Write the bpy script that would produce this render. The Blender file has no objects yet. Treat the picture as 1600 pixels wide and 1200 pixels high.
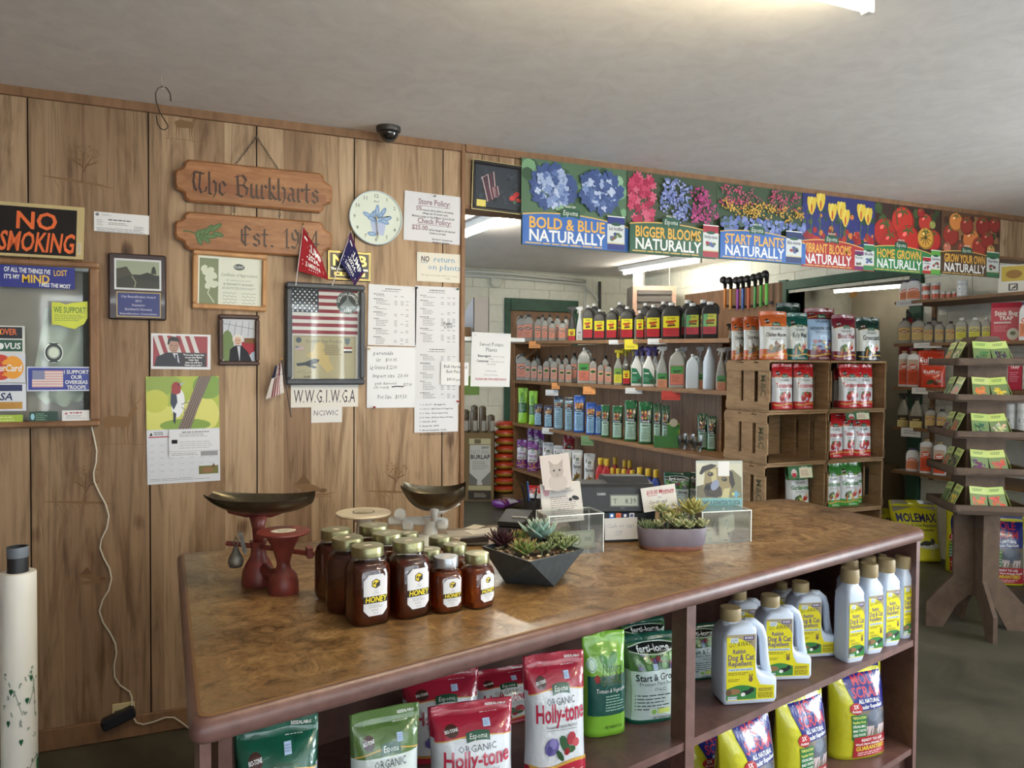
import bpy, bmesh, math, random
from mathutils import Vector, Matrix
from mathutils.geometry import tessellate_polygon
R_ = random.Random(7)
rad = math.radians
scn = bpy.context.scene
COL = scn.collection

# ------------------------------------------------------------------ camera
YAW, PITCH, ROLL, FPX, CAM_H = rad(23.75), rad(1.396), rad(.375), 1200.0, 1.483
WALL_Y, CEIL, COUNTER_Z = 3.366, 2.50, .918
F0 = Vector((math.sin(YAW), math.cos(YAW), 0)); R0 = Vector((math.cos(YAW), -math.sin(YAW), 0)); U0 = Vector((0, 0, 1))
FW = F0*math.cos(PITCH)-U0*math.sin(PITCH); UP = U0*math.cos(PITCH)+F0*math.sin(PITCH)
RT = R0*math.cos(ROLL)+UP*math.sin(ROLL); UP2 = UP*math.cos(ROLL)-R0*math.sin(ROLL)
EYE = Vector((0, 0, CAM_H))
cam = bpy.data.cameras.new('camera'); cam.sensor_width = 36; cam.lens = 36*FPX/1600; cam.clip_start = .02
camo = bpy.data.objects.new('camera', cam); COL.objects.link(camo)
camo.matrix_world = Matrix.Translation(EYE) @ Matrix((RT, UP2, -FW)).transposed().to_4x4()
scn.camera = camo
def ray(x, y): return FW+RT*((x-800)/FPX)+UP2*((600-y)/FPX)
def onz(x, y, z): d = ray(x, y); return EYE+d*((z-CAM_H)/d.z)
def ony(x, y, v=WALL_Y): d = ray(x, y); return EYE+d*(v/d.y)
def onx(x, y, v): d = ray(x, y); return EYE+d*(v/d.x)
def depth(p): return (p-EYE).dot(FW)

# ------------------------------------------------------------------ world, daylight through the front windows, exposure
def srgb(c, a=1.0):
    o = []
    for v in c[:3]:
        v = v/255
        o.append(v/12.92 if v <= .04045 else ((v+.055)/1.055)**2.4)
    return (o[0], o[1], o[2], a)
w = bpy.data.worlds.new('sky'); scn.world = w; w.use_nodes = True
bg = w.node_tree.nodes['Background']; bg.inputs[0].default_value = (.72, .86, 1, 1); bg.inputs[1].default_value = 1.0
def area(name, loc, rot, sx, sy, power, col):
    l = bpy.data.lights.new(name, 'AREA'); l.shape = 'RECTANGLE'; l.size = sx; l.size_y = sy; l.energy = power; l.color = col
    o = bpy.data.objects.new(name, l); COL.objects.link(o); o.location = loc; o.rotation_euler = rot
    return o
# the shop front: three big windows in the wall behind the photographer and a glazed door on the right
WINDOWS = [(-1.3, 1.6), (1.9, 4.8)]
for a, b in WINDOWS:
    area('window_daylight', ((a+b)/2, -2.92, 1.45), (rad(90), 0, rad(180)), b-a, 1.5, 140, (.86, .94, 1))
area('door_daylight', (5.42, .1, 1.25), (rad(90), 0, rad(90)), 1.5, 1.9, 75, (.86, .94, 1))
scn.view_settings.view_transform = 'Standard'; scn.view_settings.look = 'None'
scn.view_settings.gamma = 1; scn.view_settings.use_curve_mapping = False
scn.view_settings.exposure = 1.38
# ------------------------------------------------------------------ materials
MATS = {}
def newmat(name):
    m = bpy.data.materials.new(name); m.use_nodes = True; nt = m.node_tree
    return m, nt, nt.nodes['Principled BSDF']
def N(nt, t, **k):
    n = nt.nodes.new(t)
    for a, b in k.items():
        if a[0] == 'i' and a[1:].isdigit(): n.inputs[int(a[1:])].default_value = b
        elif a.startswith('in_'): n.inputs[a[3:]].default_value = b
        else: setattr(n, a, b)
    return n
def ramp(nt, fac, stops):
    r = nt.nodes.new('ShaderNodeValToRGB'); e = r.color_ramp.elements
    while len(e) < len(stops): e.new(.5)
    for i, (p, c) in enumerate(stops):
        e[i].position = p; e[i].color = srgb(c) if len(c) == 3 else c
    nt.links.new(fac, r.inputs[0]); return r.outputs[0]
def mix(nt, fac, a, b, mode='MIX'):
    m = nt.nodes.new('ShaderNodeMix'); m.data_type = 'RGBA'; m.blend_type = mode
    for s, v in ((m.inputs[0], fac), (m.inputs[6], a), (m.inputs[7], b)):
        if hasattr(v, 'is_linked'): nt.links.new(v, s)
        elif isinstance(v, (int, float)): s.default_value = v
        else: s.default_value = srgb(v) if len(v) == 3 else v
    return m.outputs[2]
def noise(nt, vec, scale, detail=4, rough=.55, dist=0, mul=None):
    if mul:
        mp = N(nt, 'ShaderNodeMapping'); mp.inputs['Scale'].default_value = mul; nt.links.new(vec, mp.inputs[0]); vec = mp.outputs[0]
    n = N(nt, 'ShaderNodeTexNoise'); n.inputs['Scale'].default_value = scale; n.inputs['Detail'].default_value = detail
    n.inputs['Roughness'].default_value = rough; n.inputs['Distortion'].default_value = dist
    nt.links.new(vec, n.inputs['Vector']); return n.outputs[0]
def bump(nt, b, h, strength=.3, dist=.002):
    n = N(nt, 'ShaderNodeBump'); n.inputs['Strength'].default_value = strength; n.inputs['Distance'].default_value = dist
    nt.links.new(h, n.inputs['Height']); nt.links.new(n.outputs[0], b.inputs['Normal'])
def pos(nt): return N(nt, 'ShaderNodeNewGeometry').outputs['Position']
def objc(nt): return N(nt, 'ShaderNodeTexCoord').outputs['Object']
def plain(name, col, rough=.5, metal=0, var=.08, scale=30, bmp=0, spec=.5, trans=0, alpha=1, ior=1.45, coat=0, emit=0):
    if name in MATS: return MATS[name]
    m, nt, b = newmat(name)
    c = noise(nt, objc(nt), scale, 3)
    dk = tuple(max(0, v*(1-var)) for v in col); lt = tuple(min(255, v*(1+var)) for v in col)
    nt.links.new(ramp(nt, c, [(.3, dk), (.7, lt)]), b.inputs['Base Color'])
    b.inputs['Roughness'].default_value = rough; b.inputs['Metallic'].default_value = metal
    b.inputs['Specular IOR Level'].default_value = spec; b.inputs['Transmission Weight'].default_value = trans
    b.inputs['Alpha'].default_value = alpha; b.inputs['IOR'].default_value = ior; b.inputs['Coat Weight'].default_value = coat
    if emit:
        b.inputs['Emission Color'].default_value = srgb(col); b.inputs['Emission Strength'].default_value = emit
    if bmp: bump(nt, b, noise(nt, objc(nt), scale*3, 4), bmp, .001)
    MATS[name] = m; return m
def printed(name, rough, spec=.5, coat=0, bmp=0, scale=40, trans=0, metal=0):
    m, nt, b = newmat(name)
    a = N(nt, 'ShaderNodeAttribute', attribute_name='Col')
    nt.links.new(a.outputs['Color'], b.inputs['Base Color'])
    b.inputs['Roughness'].default_value = rough; b.inputs['Specular IOR Level'].default_value = spec
    b.inputs['Coat Weight'].default_value = coat; b.inputs['Coat Roughness'].default_value = .08
    b.inputs['Transmission Weight'].default_value = trans; b.inputs['Metallic'].default_value = metal
    if bmp: bump(nt, b, noise(nt, objc(nt), scale, 3, .5, .6), bmp, .004)
    MATS[name] = m; return m
PAPER = printed('printed_paper', .7, .25)
GLOSSY = printed('printed_plastic', .32, .5)
FILM = printed('printed_bag_film', .22, .5, .5, .85, 20)
SATIN = printed('painted_satin', .45, .45)
CLOTH = printed('printed_cloth', .9, .1)
METAL = printed('worn_metal', .35, .5, metal=.85, bmp=.15, scale=60)

# ------------------------------------------------------------------ mesh builder: faces carry their own colour
LIN = {}
def lin(c):
    c = tuple(c)
    if c not in LIN: LIN[c] = srgb(c)
    return LIN[c]
WHITE = (236, 236, 232)
class MB:
    def __init__(s): s.v = []; s.f = []; s.c = []
    def add(s, vs, fs, col=WHITE, M=None):
        o = len(s.v)
        s.v += [tuple(M @ Vector(p)) for p in vs] if M is not None else [tuple(p) for p in vs]
        s.f += [tuple(i+o for i in f) for f in fs]; s.c += [lin(col)]*len(fs)
        return s
    def box(s, x0, x1, y0, y1, z0, z1, col=WHITE, M=None, b=0):
        if b:
            b = min(b, (x1-x0)*.45, (y1-y0)*.45, (z1-z0)*.45)
            vs = []
            for sx in (0, 1):
                for sy in (0, 1):
                    for sz in (0, 1):
                        X = (x0, x1)[sx]; Y = (y0, y1)[sy]; Z = (z0, z1)[sz]
                        ix = b if not sx else -b; iy = b if not sy else -b; iz = b if not sz else -b
                        vs += [(X, Y+iy, Z+iz), (X+ix, Y, Z+iz), (X+ix, Y+iy, Z)]
            def k(sx, sy, sz, a): return (sx*4+sy*2+sz)*3+a
            fs = []
            for e in (0, 1):
                fs += [[k(e, 0, 0, 0), k(e, 0, 1, 0), k(e, 1, 1, 0), k(e, 1, 0, 0)], [k(0, e, 0, 1), k(1, e, 0, 1), k(1, e, 1, 1), k(0, e, 1, 1)], [k(0, 0, e, 2), k(0, 1, e, 2), k(1, 1, e, 2), k(1, 0, e, 2)]]
                for g in (0, 1):
                    fs += [[k(e, g, 0, 0), k(e, g, 1, 0), k(e, g, 1, 1), k(e, g, 0, 1)], [k(0, e, g, 1), k(1, e, g, 1), k(1, e, g, 2), k(0, e, g, 2)], [k(e, 0, g, 0), k(e, 1, g, 0), k(e, 1, g, 2), k(e, 0, g, 2)]]
            for sx in (0, 1):
                for sy in (0, 1):
                    for sz in (0, 1): fs.append([k(sx, sy, sz, 0), k(sx, sy, sz, 1), k(sx, sy, sz, 2)])
            c = Vector(((x0+x1)/2, (y0+y1)/2, (z0+z1)/2)); out = []
            for f in fs:
                a, bb, d = (Vector(vs[i]) for i in f[:3])
                n = (bb-a).cross(d-a); ctr = sum((Vector(vs[i]) for i in f), Vector())/len(f)
                out.append(f if n.dot(ctr-c) > 0 else f[::-1])
            return s.add(vs, out, col, M)
        vs = [(x0, y0, z0), (x1, y0, z0), (x1, y1, z0), (x0, y1, z0), (x0, y0, z1), (x1, y0, z1), (x1, y1, z1), (x0, y1, z1)]
        return s.add(vs, [(0, 3, 2, 1), (4, 5, 6, 7), (0, 1, 5, 4), (1, 2, 6, 5), (2, 3, 7, 6), (3, 0, 4, 7)], col, M)
    def loft(s, rings, col=WHITE, M=None, cap0=True, cap1=True, cols=None, closed=True):
        n = len(rings[0]); vs = [p for r in rings for p in r]; m = n if closed else n-1
        for j in range(len(rings)-1):
            fs = [(j*n+i, j*n+(i+1) % n, (j+1)*n+(i+1) % n, (j+1)*n+i) for i in range(m)]
            if cols: s.add_faces(vs if j == 0 else None, fs, cols[j], M)
            else: s.add_faces(vs if j == 0 else None, fs, col, M)
        if cap0: s.add_faces(None, [tuple(range(n-1, -1, -1))], cols[0] if cols else col)
        if cap1: s.add_faces(None, [tuple((len(rings)-1)*n+i for i in range(n))], cols[-1] if cols else col)
        return s
    def add_faces(s, vs, fs, col, M=None):
        if vs is not None:
            s.o = len(s.v); s.v += [tuple(M @ Vector(p)) for p in vs] if M is not None else [tuple(p) for p in vs]
        s.f += [tuple(i+s.o for i in f) for f in fs]; s.c += [lin(col)]*len(fs)
    def lathe(s, prof, n=20, col=WHITE, M=None, cap0=True, cap1=True, cols=None):
        return s.loft([[(r*math.cos(2*math.pi*i/n), r*math.sin(2*math.pi*i/n), z) for i in range(n)] for r, z in prof], col, M, cap0, cap1, cols)
    def sup(s, secs, n=24, col=WHITE, M=None, cols=None, cap0=True, cap1=True):
        """secs: (z, half width, half depth, squareness exponent[, dx, dy])"""
        rings = []
        for q in secs:
            z, a, b, e = q[:4]; dx = q[4] if len(q) > 4 else 0; dy = q[5] if len(q) > 5 else 0
            rr = []
            for i in range(n):
                t = 2*math.pi*i/n; c, d = math.cos(t), math.sin(t)
                rr.append((dx+a*math.copysign(abs(c)**(2/e), c), dy+b*math.copysign(abs(d)**(2/e), d), z))
            rings.append(rr)
        return s.loft(rings, col, M, cap0, cap1, cols)
    def tube(s, pts, r, n=8, col=WHITE, M=None, caps=True):
        pts = [Vector(p) for p in pts]; rings = []; prev = None
        for i, p in enumerate(pts):
            t = (pts[min(i+1, len(pts)-1)]-pts[max(i-1, 0)]).normalized()
            if prev is None:
                a = Vector((0, 0, 1)) if abs(t.z) < .9 else Vector((1, 0, 0)); u = t.cross(a).normalized()
            else: u = (prev-t*prev.dot(t)).normalized()
            prev = u; v = t.cross(u); rr = r[i] if isinstance(r, (list, tuple)) else r
            rings.append([tuple(p+u*(rr*math.cos(2*math.pi*k/n))+v*(rr*math.sin(2*math.pi*k/n))) for k in range(n)])
        return s.loft(rings, col, M, caps, caps)
    def prism(s, pts, z0, z1, col=WHITE, M=None):
        """polygon in xy extruded along z"""
        ar = sum(pts[i][0]*pts[(i+1) % len(pts)][1]-pts[(i+1) % len(pts)][0]*pts[i][1] for i in range(len(pts)))
        if ar < 0: pts = pts[::-1]
        n = len(pts); vs = [(x, y, z0) for x, y in pts]+[(x, y, z1) for x, y in pts]
        tri = [t for t in tessellate_polygon([[Vector((x, y, 0)) for x, y in pts]])]
        fs = [(i, (i+1) % n, n+(i+1) % n, n+i) for i in range(n)]
        for t in tri:
            a, b, c = (Vector(pts[i]) for i in t)
            if (b-a).cross(c-a) < 0: t = t[::-1]
            fs += [tuple(i+n for i in t), tuple(t[::-1])]
        return s.add(vs, fs, col, M)
    def panel(s, pts, y0, y1, col=WHITE, M=None):
        """polygon in xz extruded along y (y0 = back, y1 = front, front is the smaller)"""
        T = Matrix(((1, 0, 0, 0), (0, 0, -1, 0), (0, 1, 0, 0), (0, 0, 0, 1)))
        return s.prism(pts, -y0, -y1, col, (M @ T) if M is not None else T)
    def grid(s, fn, nu, nv, col=WHITE, colfn=None, flip=False, M=None):
        vs = [fn(i/nu, j/nv) for j in range(nv+1) for i in range(nu+1)]; s.o = len(s.v)
        s.v += [tuple(M @ Vector(p)) for p in vs] if M is not None else [tuple(p) for p in vs]
        for j in range(nv):
            for i in range(nu):
                a = s.o+j*(nu+1)+i; f = (a, a+1, a+nu+2, a+nu+1)
                s.f.append(f[::-1] if flip else f); s.c.append(lin(colfn((i+.5)/nu, (j+.5)/nv) if colfn else col))
        return s
    def mesh(s, name, mat, smooth=0):
        me = bpy.data.meshes.new(name); me.from_pydata(s.v, [], s.f)
        a = me.attributes.new('Col', 'FLOAT_COLOR', 'CORNER'); flat = []
        for f, c in zip(s.f, s.c): flat += list(c)*len(f)
        a.data.foreach_set('color', flat)
        for m in (mat if isinstance(mat, (list, tuple)) else [mat]): me.materials.append(m)
        if smooth:
            me.shade_smooth()
            if smooth > 1: me.set_sharp_from_angle(angle=rad(smooth))
        return me
    def obj(s, name, mat, parent=None, loc=None, rot=None, smooth=0):
        o = bpy.data.objects.new(name, s.mesh(name, mat, smooth)); COL.objects.link(o)
        if parent: o.parent = parent
        if loc is not None: o.location = loc
        if rot is not None: o.rotation_euler = rot
        return o
def tag(o, label, cat, group=None):
    o['label'] = label; o['category'] = cat
    if group: o['group'] = group
    return o
def struct(o): o['kind'] = 'structure'; return o
def thing(name, label, cat, loc=(0, 0, 0), rotz=0, group=None, rot=None):
    o = bpy.data.objects.new(name, None); COL.objects.link(o); o.empty_display_size = .05
    o.location = loc; o.rotation_euler = rot if rot else (0, 0, rotz)
    return tag(o, label, cat, group)
def put(mesh, name, parent=None, loc=(0, 0, 0), rot=(0, 0, 0), scale=None):
    o = bpy.data.objects.new(name, mesh); COL.objects.link(o); o.location = loc; o.rotation_euler = rot
    if parent: o.parent = parent
    if scale: o.scale = scale
    return o
def dup(root, label, loc, rot=(0, 0, 0), scale=None, group=None):
    """copy a thing with its parts and sub-parts; meshes are shared"""
    r = root.copy(); COL.objects.link(r); r.location = loc; r.rotation_euler = rot; r['label'] = label
    if scale: r.scale = scale
    if group: r['group'] = group
    for ch in root.children:
        c = ch.copy(); COL.objects.link(c); c.parent = r
        for g in ch.children:
            d = g.copy(); COL.objects.link(d); d.parent = c
    return r
ORD = ['first', 'second', 'third', 'fourth', 'fifth', 'sixth', 'seventh', 'eighth', 'ninth', 'tenth', 'eleventh', 'twelfth', 'thirteenth', 'fourteenth', 'fifteenth', 'sixteenth', 'seventeenth', 'eighteenth']

# ------------------------------------------------------------------ lettering: outlines of the built-in typeface, one glyph each
CHARS = "ABCDEFGHIJKLMNOPQRSTUVWXYZabcdefghijklmnopqrstuvwxyz0123456789.,:;!?'\"-&$%/()+#*|"
GL = {}
def make_glyphs():
    jobs = []
    for b, off, res in ((0, 0, 1), (1, .022, 2)):
        for ch in CHARS:
            for rep in (1, 2):
                cu = bpy.data.curves.new('g', 'FONT'); cu.body = ch*rep; cu.resolution_u = res; cu.offset = off
                o = bpy.data.objects.new('g', cu); COL.objects.link(o); jobs.append((b, ch, rep, o, cu))
    dg = bpy.context.evaluated_depsgraph_get(); dg.update(); wid = {}
    for b, ch, rep, o, cu in jobs:
        e = o.evaluated_get(dg); me = e.to_mesh()
        xs = [v.co.x for v in me.vertices]
        if rep == 1:
            GL[(b, ch)] = [[(v.co.x, v.co.y) for v in me.vertices], [tuple(p.vertices) for p in me.polygons], 0]
            wid[(b, ch)] = max(xs) if xs else 0
        else: GL[(b, ch)][2] = (max(xs) if xs else 0)-wid[(b, ch)]
        e.to_mesh_clear()
    for b, ch, rep, o, cu in jobs: bpy.data.objects.remove(o); bpy.data.curves.remove(cu)
    for b in (0, 1): GL[(b, ' ')] = [[], [], GL[(b, 'n')][2]*.55]
make_glyphs()
CAP = max(p[1] for p in GL[(0, 'H')][0])

def subdiv(vs, fs, L):
    vs = list(vs); out = []; st = []; mid = {}
    for f in fs:
        for k in range(1, len(f)-1): st.append((f[0], f[k], f[k+1]))
    while st:
        a, b, c = st.pop(); e = [((vs[i][0]-vs[j][0])**2+(vs[i][1]-vs[j][1])**2, i, j, k) for i, j, k in ((a, b, c), (b, c, a), (c, a, b))]
        d2, i, j, k = max(e)
        if d2 <= L*L: out.append((a, b, c)); continue
        q = (min(i, j), max(i, j))
        if q not in mid: mid[q] = len(vs); vs.append(((vs[i][0]+vs[j][0])/2, (vs[i][1]+vs[j][1])/2))
        m = mid[q]; st += [(i, m, k), (m, j, k)]
    return vs, out
class Cv:
    """flat print: w x h design units (y down) laid on W x H metres; every mark lies a hair above the one before"""
    EPS = 2.2e-5; sub = 0
    def __init__(s, w, h, W, H, base=None, centre=False, off=.0004, thick=0):
        s.thick = thick; s.base = base
        s.w, s.h, s.W, s.H = w, h, W, H; s.ops = []; s.centre = centre; s.off = off
        if base: s.rect(0, 0, w, h, base)
    def _p(s, vs, fs, col): s.ops.append((vs, fs, col))
    def rect(s, x0, y0, x1, y1, col, nx=1, ny=1, rot=0):
        vs = [(x0+(x1-x0)*i/nx, y0+(y1-y0)*j/ny) for j in range(ny+1) for i in range(nx+1)]
        if rot:
            cx, cy, c, q = (x0+x1)/2, (y0+y1)/2, math.cos(rot), math.sin(rot)
            vs = [(cx+(x-cx)*c-(y-cy)*q, cy+(x-cx)*q+(y-cy)*c) for x, y in vs]
        fs = [(j*(nx+1)+i, (j+1)*(nx+1)+i, (j+1)*(nx+1)+i+1, j*(nx+1)+i+1) for j in range(ny) for i in range(nx)]
        s._p(vs, fs, col); return s
    def frame(s, x0, y0, x1, y1, t, col):
        s.rect(x0, y0, x1, y0+t, col); s.rect(x0, y1-t, x1, y1, col); s.rect(x0, y0, x0+t, y1, col); s.rect(x1-t, y0, x1, y1, col)
    def ell(s, cx, cy, rx, ry, col, n=12, rot=0, a0=0, a1=360):
        full = a1-a0 >= 360; m = n if full else n+1; c, q = math.cos(rot), math.sin(rot); vs = []
        for i in range(m):
            t = rad(a0+(a1-a0)*i/n); x, y = rx*math.cos(t), ry*math.sin(t); vs.append((cx+x*c-y*q, cy+x*q+y*c))
        s._p(vs, [tuple(range(m-1, -1, -1))], col); return s
    def ring(s, cx, cy, r0, r1, col, n=20):
        vs = [(cx+r*math.cos(2*math.pi*i/n), cy+r*math.sin(2*math.pi*i/n)) for r in (r0, r1) for i in range(n)]
        s._p(vs, [(i, (i+1) % n, n+(i+1) % n, n+i) for i in range(n)], col); return s
    def poly(s, pts, col):
        tri = tessellate_polygon([[Vector((x, y, 0)) for x, y in pts]]); fs = []
        for t in tri:
            a, b, c = (Vector(pts[i]) for i in t)
            fs.append(tuple(t) if (b-a).cross(c-a) < 0 else tuple(t[::-1]))
        s._p(list(pts), fs, col); return s
    def band(s, x0, x1, top, bot, col, n=12, m=3):
        """area between two curves top(x), bot(x)"""
        f = lambda g, x: g(x) if callable(g) else g
        vs = []
        for j in range(m+1):
            for i in range(n+1):
                x = x0+(x1-x0)*i/n; a, b = f(top, x), f(bot, x); vs.append((x, a+(b-a)*j/m))
        s._p(vs, [(j*(n+1)+i, (j+1)*(n+1)+i, (j+1)*(n+1)+i+1, j*(n+1)+i+1) for j in range(m) for i in range(n)], col); return s
    def stroke(s, pts, wd, col):
        n = len(pts); vs = []
        for i in range(n):
            a = Vector(pts[max(i-1, 0)]); b = Vector(pts[min(i+1, n-1)]); d = (b-a); d = d.normalized() if d.length else Vector((1, 0))
            k = wd[i] if isinstance(wd, (list, tuple)) else wd; p = Vector(pts[i]); q = Vector((-d.y, d.x))*(k/2)
            vs += [tuple(p+q), tuple(p-q)]
        s._p(vs, [(2*i, 2*i+2, 2*i+3, 2*i+1) for i in range(n-1)], col); return s
    def text(s, t, x, y, h, col, b=0, a='l', fit=None, sh=0, rot=0, sx=1, arc=None):
        k = h/CAP; tot = sum(GL[(b, c)][2] for c in t if (b, c) in GL)*k
        if fit: sx = fit/max(tot, 1e-9)
        x0 = {'l': 0, 'c': -tot*sx/2, 'r': -tot*sx}[a]; vs = []; fs = []; c_, s_ = math.cos(rot), math.sin(rot)
        for ch in t:
            g = GL.get((b, ch))
            if not g: continue
            o = len(vs)
            for px, py in g[0]:
                X = x0+(px*k+py*k*sh)*sx; Y = -py*k
                if arc:
                    th = X/arc; X, Y = (arc-Y)*math.sin(th), Y*math.cos(th)+arc*(1-math.cos(th)); 
                vs.append((x+X*c_-Y*s_, y+X*s_+Y*c_))
            fs += [tuple(i+o for i in f) for f in g[1]]; x0 += g[2]*k*sx
        s._p(vs, fs, col); return s
    def lines(s, x0, y0, x1, y1, n, col, th=.35, rag=.35, seed=1):
        r = random.Random(seed+int(x0*7+y0*13)); dy = (y1-y0)/n; vs = []; fs = []
        for i in range(n):
            X = x0; e = x1-(x1-x0)*r.random()*rag; y = y0+dy*i
            while X < e-1e-6:
                wd = min((x1-x0)*r.uniform(.06, .2), e-X); o = len(vs)
                vs += [(X, y), (X+wd, y), (X+wd, y+dy*th), (X, y+dy*th)]; fs.append((o, o+3, o+2, o+1)); X += wd+dy*th*.5+(x1-x0)*.012
        s._p(vs, fs, col); return s
    def mesh(s, name, mat=None, mp=None):
        m = MB(); d = s.off
        z0 = s.H/2 if s.centre else 0
        if s.thick:
            m.box(-s.W/2, s.W/2, 0, s.thick, -z0, s.H-z0, s.base or WHITE); d = max(d, 3e-5)
        for vs, fs, col in s.ops:
            o = len(m.v)
            if s.sub: vs, fs = subdiv(vs, fs, s.sub)
            for x, y in vs:
                X, Z = (x/s.w-.5)*s.W, (1-y/s.h)*s.H-z0
                m.v.append(mp(X, Z, d) if mp else (X, -d, Z))
            m.f += [tuple(i+o for i in f) for f in fs]; m.c += [lin(col)]*len(fs); d += s.EPS
        return m.mesh(name, mat or PAPER)
    def obj(s, name, mat=None, parent=None, loc=(0, 0, 0), rot=(0, 0, 0), mp=None):
        return put(s.mesh(name, mat, mp), name, parent, loc, rot)
# ------------------------------------------------------------------ surfaces
def m_wood_panel():
    m, nt, b = newmat('wood_panelling'); L = nt.links; p = pos(nt)
    sx = N(nt, 'ShaderNodeSeparateXYZ'); L.new(p, sx.inputs[0])
    wob = noise(nt, p, 1.2, 2)
    st = N(nt, 'ShaderNodeMath', operation='MULTIPLY_ADD', i1=8.6, i2=.35); L.new(sx.outputs[0], st.inputs[0])
    fl = N(nt, 'ShaderNodeMath', operation='FLOOR'); L.new(st.outputs[0], fl.inputs[0])
    wn = N(nt, 'ShaderNodeTexWhiteNoise', noise_dimensions='1D'); L.new(fl.outputs[0], wn.inputs['W'])
    tone = ramp(nt, wn.outputs[0], [(0, (152, 121, 92)), (.35, (172, 142, 110)), (.7, (183, 153, 121)), (1, (194, 166, 134))])
    warp = noise(nt, p, 1.0, 3, .6, .4, (2.2, 2.2, 1.1))
    grain = noise(nt, p, 1.0, 6, .62, 1.6, (26, 26, 1.5))
    g2 = noise(nt, p, 1.0, 4, .6, 3.2, (7, 7, .9))
    c = mix(nt, 1, tone, ramp(nt, grain, [(.28, (185, 180, 172)), (.5, (240, 238, 235)), (.75, (255, 255, 255))]), 'MULTIPLY')
    c = mix(nt, .8, c, ramp(nt, g2, [(.3, (190, 175, 160)), (.52, (250, 250, 250)), (.7, (255, 255, 255))]), 'MULTIPLY')
    mp = N(nt, 'ShaderNodeMapping'); mp.inputs['Scale'].default_value = (4.4, 4.4, 2.5); L.new(p, mp.inputs[0])
    vo = N(nt, 'ShaderNodeTexVoronoi'); vo.inputs['Scale'].default_value = 1.0; L.new(mp.outputs[0], vo.inputs['Vector'])
    mul = N(nt, 'ShaderNodeMath', operation='MULTIPLY_ADD', i1=.16, i2=-.05); L.new(grain, mul.inputs[0])
    ad = N(nt, 'ShaderNodeMath', operation='ADD'); L.new(vo.outputs[0], ad.inputs[0]); L.new(mul.outputs[0], ad.inputs[1])
    kn = ramp(nt, ad.outputs[0], [(.045, (95, 75, 60)), (.09, (165, 145, 125)), (.15, (255, 255, 255))])
    c = mix(nt, .85, c, kn, 'MULTIPLY')
    L.new(c, b.inputs['Base Color']); b.inputs['Roughness'].default_value = .5; b.inputs['Specular IOR Level'].default_value = .35
    bump(nt, b, grain, .08, .001)
    return m
def m_mottle(name, a, bb, c, scale, rough=.6, bmp=.1, spec=.4, mul=(1, 1, 1), big=.3):
    m, nt, b = newmat(name); p = pos(nt)
    n1 = noise(nt, p, scale, 8, .65, .8, mul); n2 = noise(nt, p, scale*.22, 4, .6, .3, mul)
    c1 = ramp(nt, n1, [(.3, a), (.5, bb), (.72, c)])
    c1 = mix(nt, big, c1, ramp(nt, n2, [(.35, (150, 150, 150)), (.65, (255, 255, 255))]), 'MULTIPLY')
    nt.links.new(c1, b.inputs['Base Color']); b.inputs['Roughness'].default_value = rough; b.inputs['Specular IOR Level'].default_value = spec
    if bmp: bump(nt, b, n1, bmp, .002)
    return m
WOODP = m_wood_panel()
CEILM = m_mottle('ceiling_plaster', (218, 212, 206), (226, 220, 214), (232, 227, 221), 9, .9, .12, .2, big=.06)
FLOORM = m_mottle('worn_concrete', (58, 56, 46), (76, 73, 60), (94, 90, 75), 2.6, .45, .06, .4, (1, 1, 1))
BLOCKM = m_mottle('painted_block', (222, 221, 204), (230, 229, 213), (236, 235, 220), 14, .7, .25, .3, big=.08)
MORTAR = m_mottle('painted_mortar', (196, 195, 180), (206, 205, 190), (212, 211, 198), 20, .8, .2, .2)
TRIMM = m_mottle('brown_trim', (120, 86, 58), (138, 101, 70), (150, 112, 80), 20, .5, .05, .4, (1, 1, .2))
GREENM = plain('green_paint', (42, 78, 58), .5, var=.12, scale=8)
DARKM = plain('groove_dark', (38, 26, 18), .9)  # plain dark brown of the backing behind the panel grooves
PINE = m_mottle('aged_pine', (128, 98, 66), (152, 120, 84), (170, 138, 100), 7, .65, .1, .3, (1, 1, 5))
SHELFW = m_mottle('shelf_wood', (112, 78, 48), (134, 97, 62), (150, 112, 74), 9, .55, .05, .35, (6, 1, 6))
RACKW = m_mottle('rack_brown', (78, 60, 48), (92, 73, 58), (104, 84, 68), 12, .6, .06, .3)
WHITEP = plain('white_paint', (222, 222, 218), .5, var=.03)
METALG = plain('galvanised', (150, 150, 148), .35, .8, var=.1)

# ------------------------------------------------------------------ shell
def slab(name, x0, x1, y0, y1, z0, z1, mat, parent=None): return MB().box(x0, x1, y0, y1, z0, z1).obj(name, mat, parent)
RX = 5.46                                   # inner face of the block wall on the right
struct(slab('floor', -2.5, 10, -3.1, 8.7, -.1, 0, FLOORM))
struct(slab('ceiling', -2.5, RX, -3.1, WALL_Y+.12, CEIL, CEIL+.1, CEILM))
struct(slab('ceiling', -2.5, 10, WALL_Y+.12, 8.7, 2.62, 2.72, CEILM))
# panelled wall on the left of the opening, a dark backing with single grooved panels in front of it
wl = struct(slab('wall_back', -2.5, 1.222, WALL_Y+.008, WALL_Y+.12, 0, CEIL, DARKM))
PANW = .4064; G0 = -.496
me = None
for k in range(-5, 5):
    x0 = G0+PANW*k+.0028; x1 = min(G0+PANW*(k+1)-.0028, 1.216)
    if x1 < -2.5: continue
    if k == 4: put(MB().box(0, x1-x0, 0, .008, 0, CEIL-.0).mesh('wood_panel', WOODP), 'wood_panel', wl, (x0, WALL_Y, 0))
    else:
        if me is None: me = MB().box(0, PANW-.0056, 0, .008, 0, CEIL).mesh('wood_panel', WOODP)
        put(me, 'wood_panel', wl, (x0, WALL_Y, 0))
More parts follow.
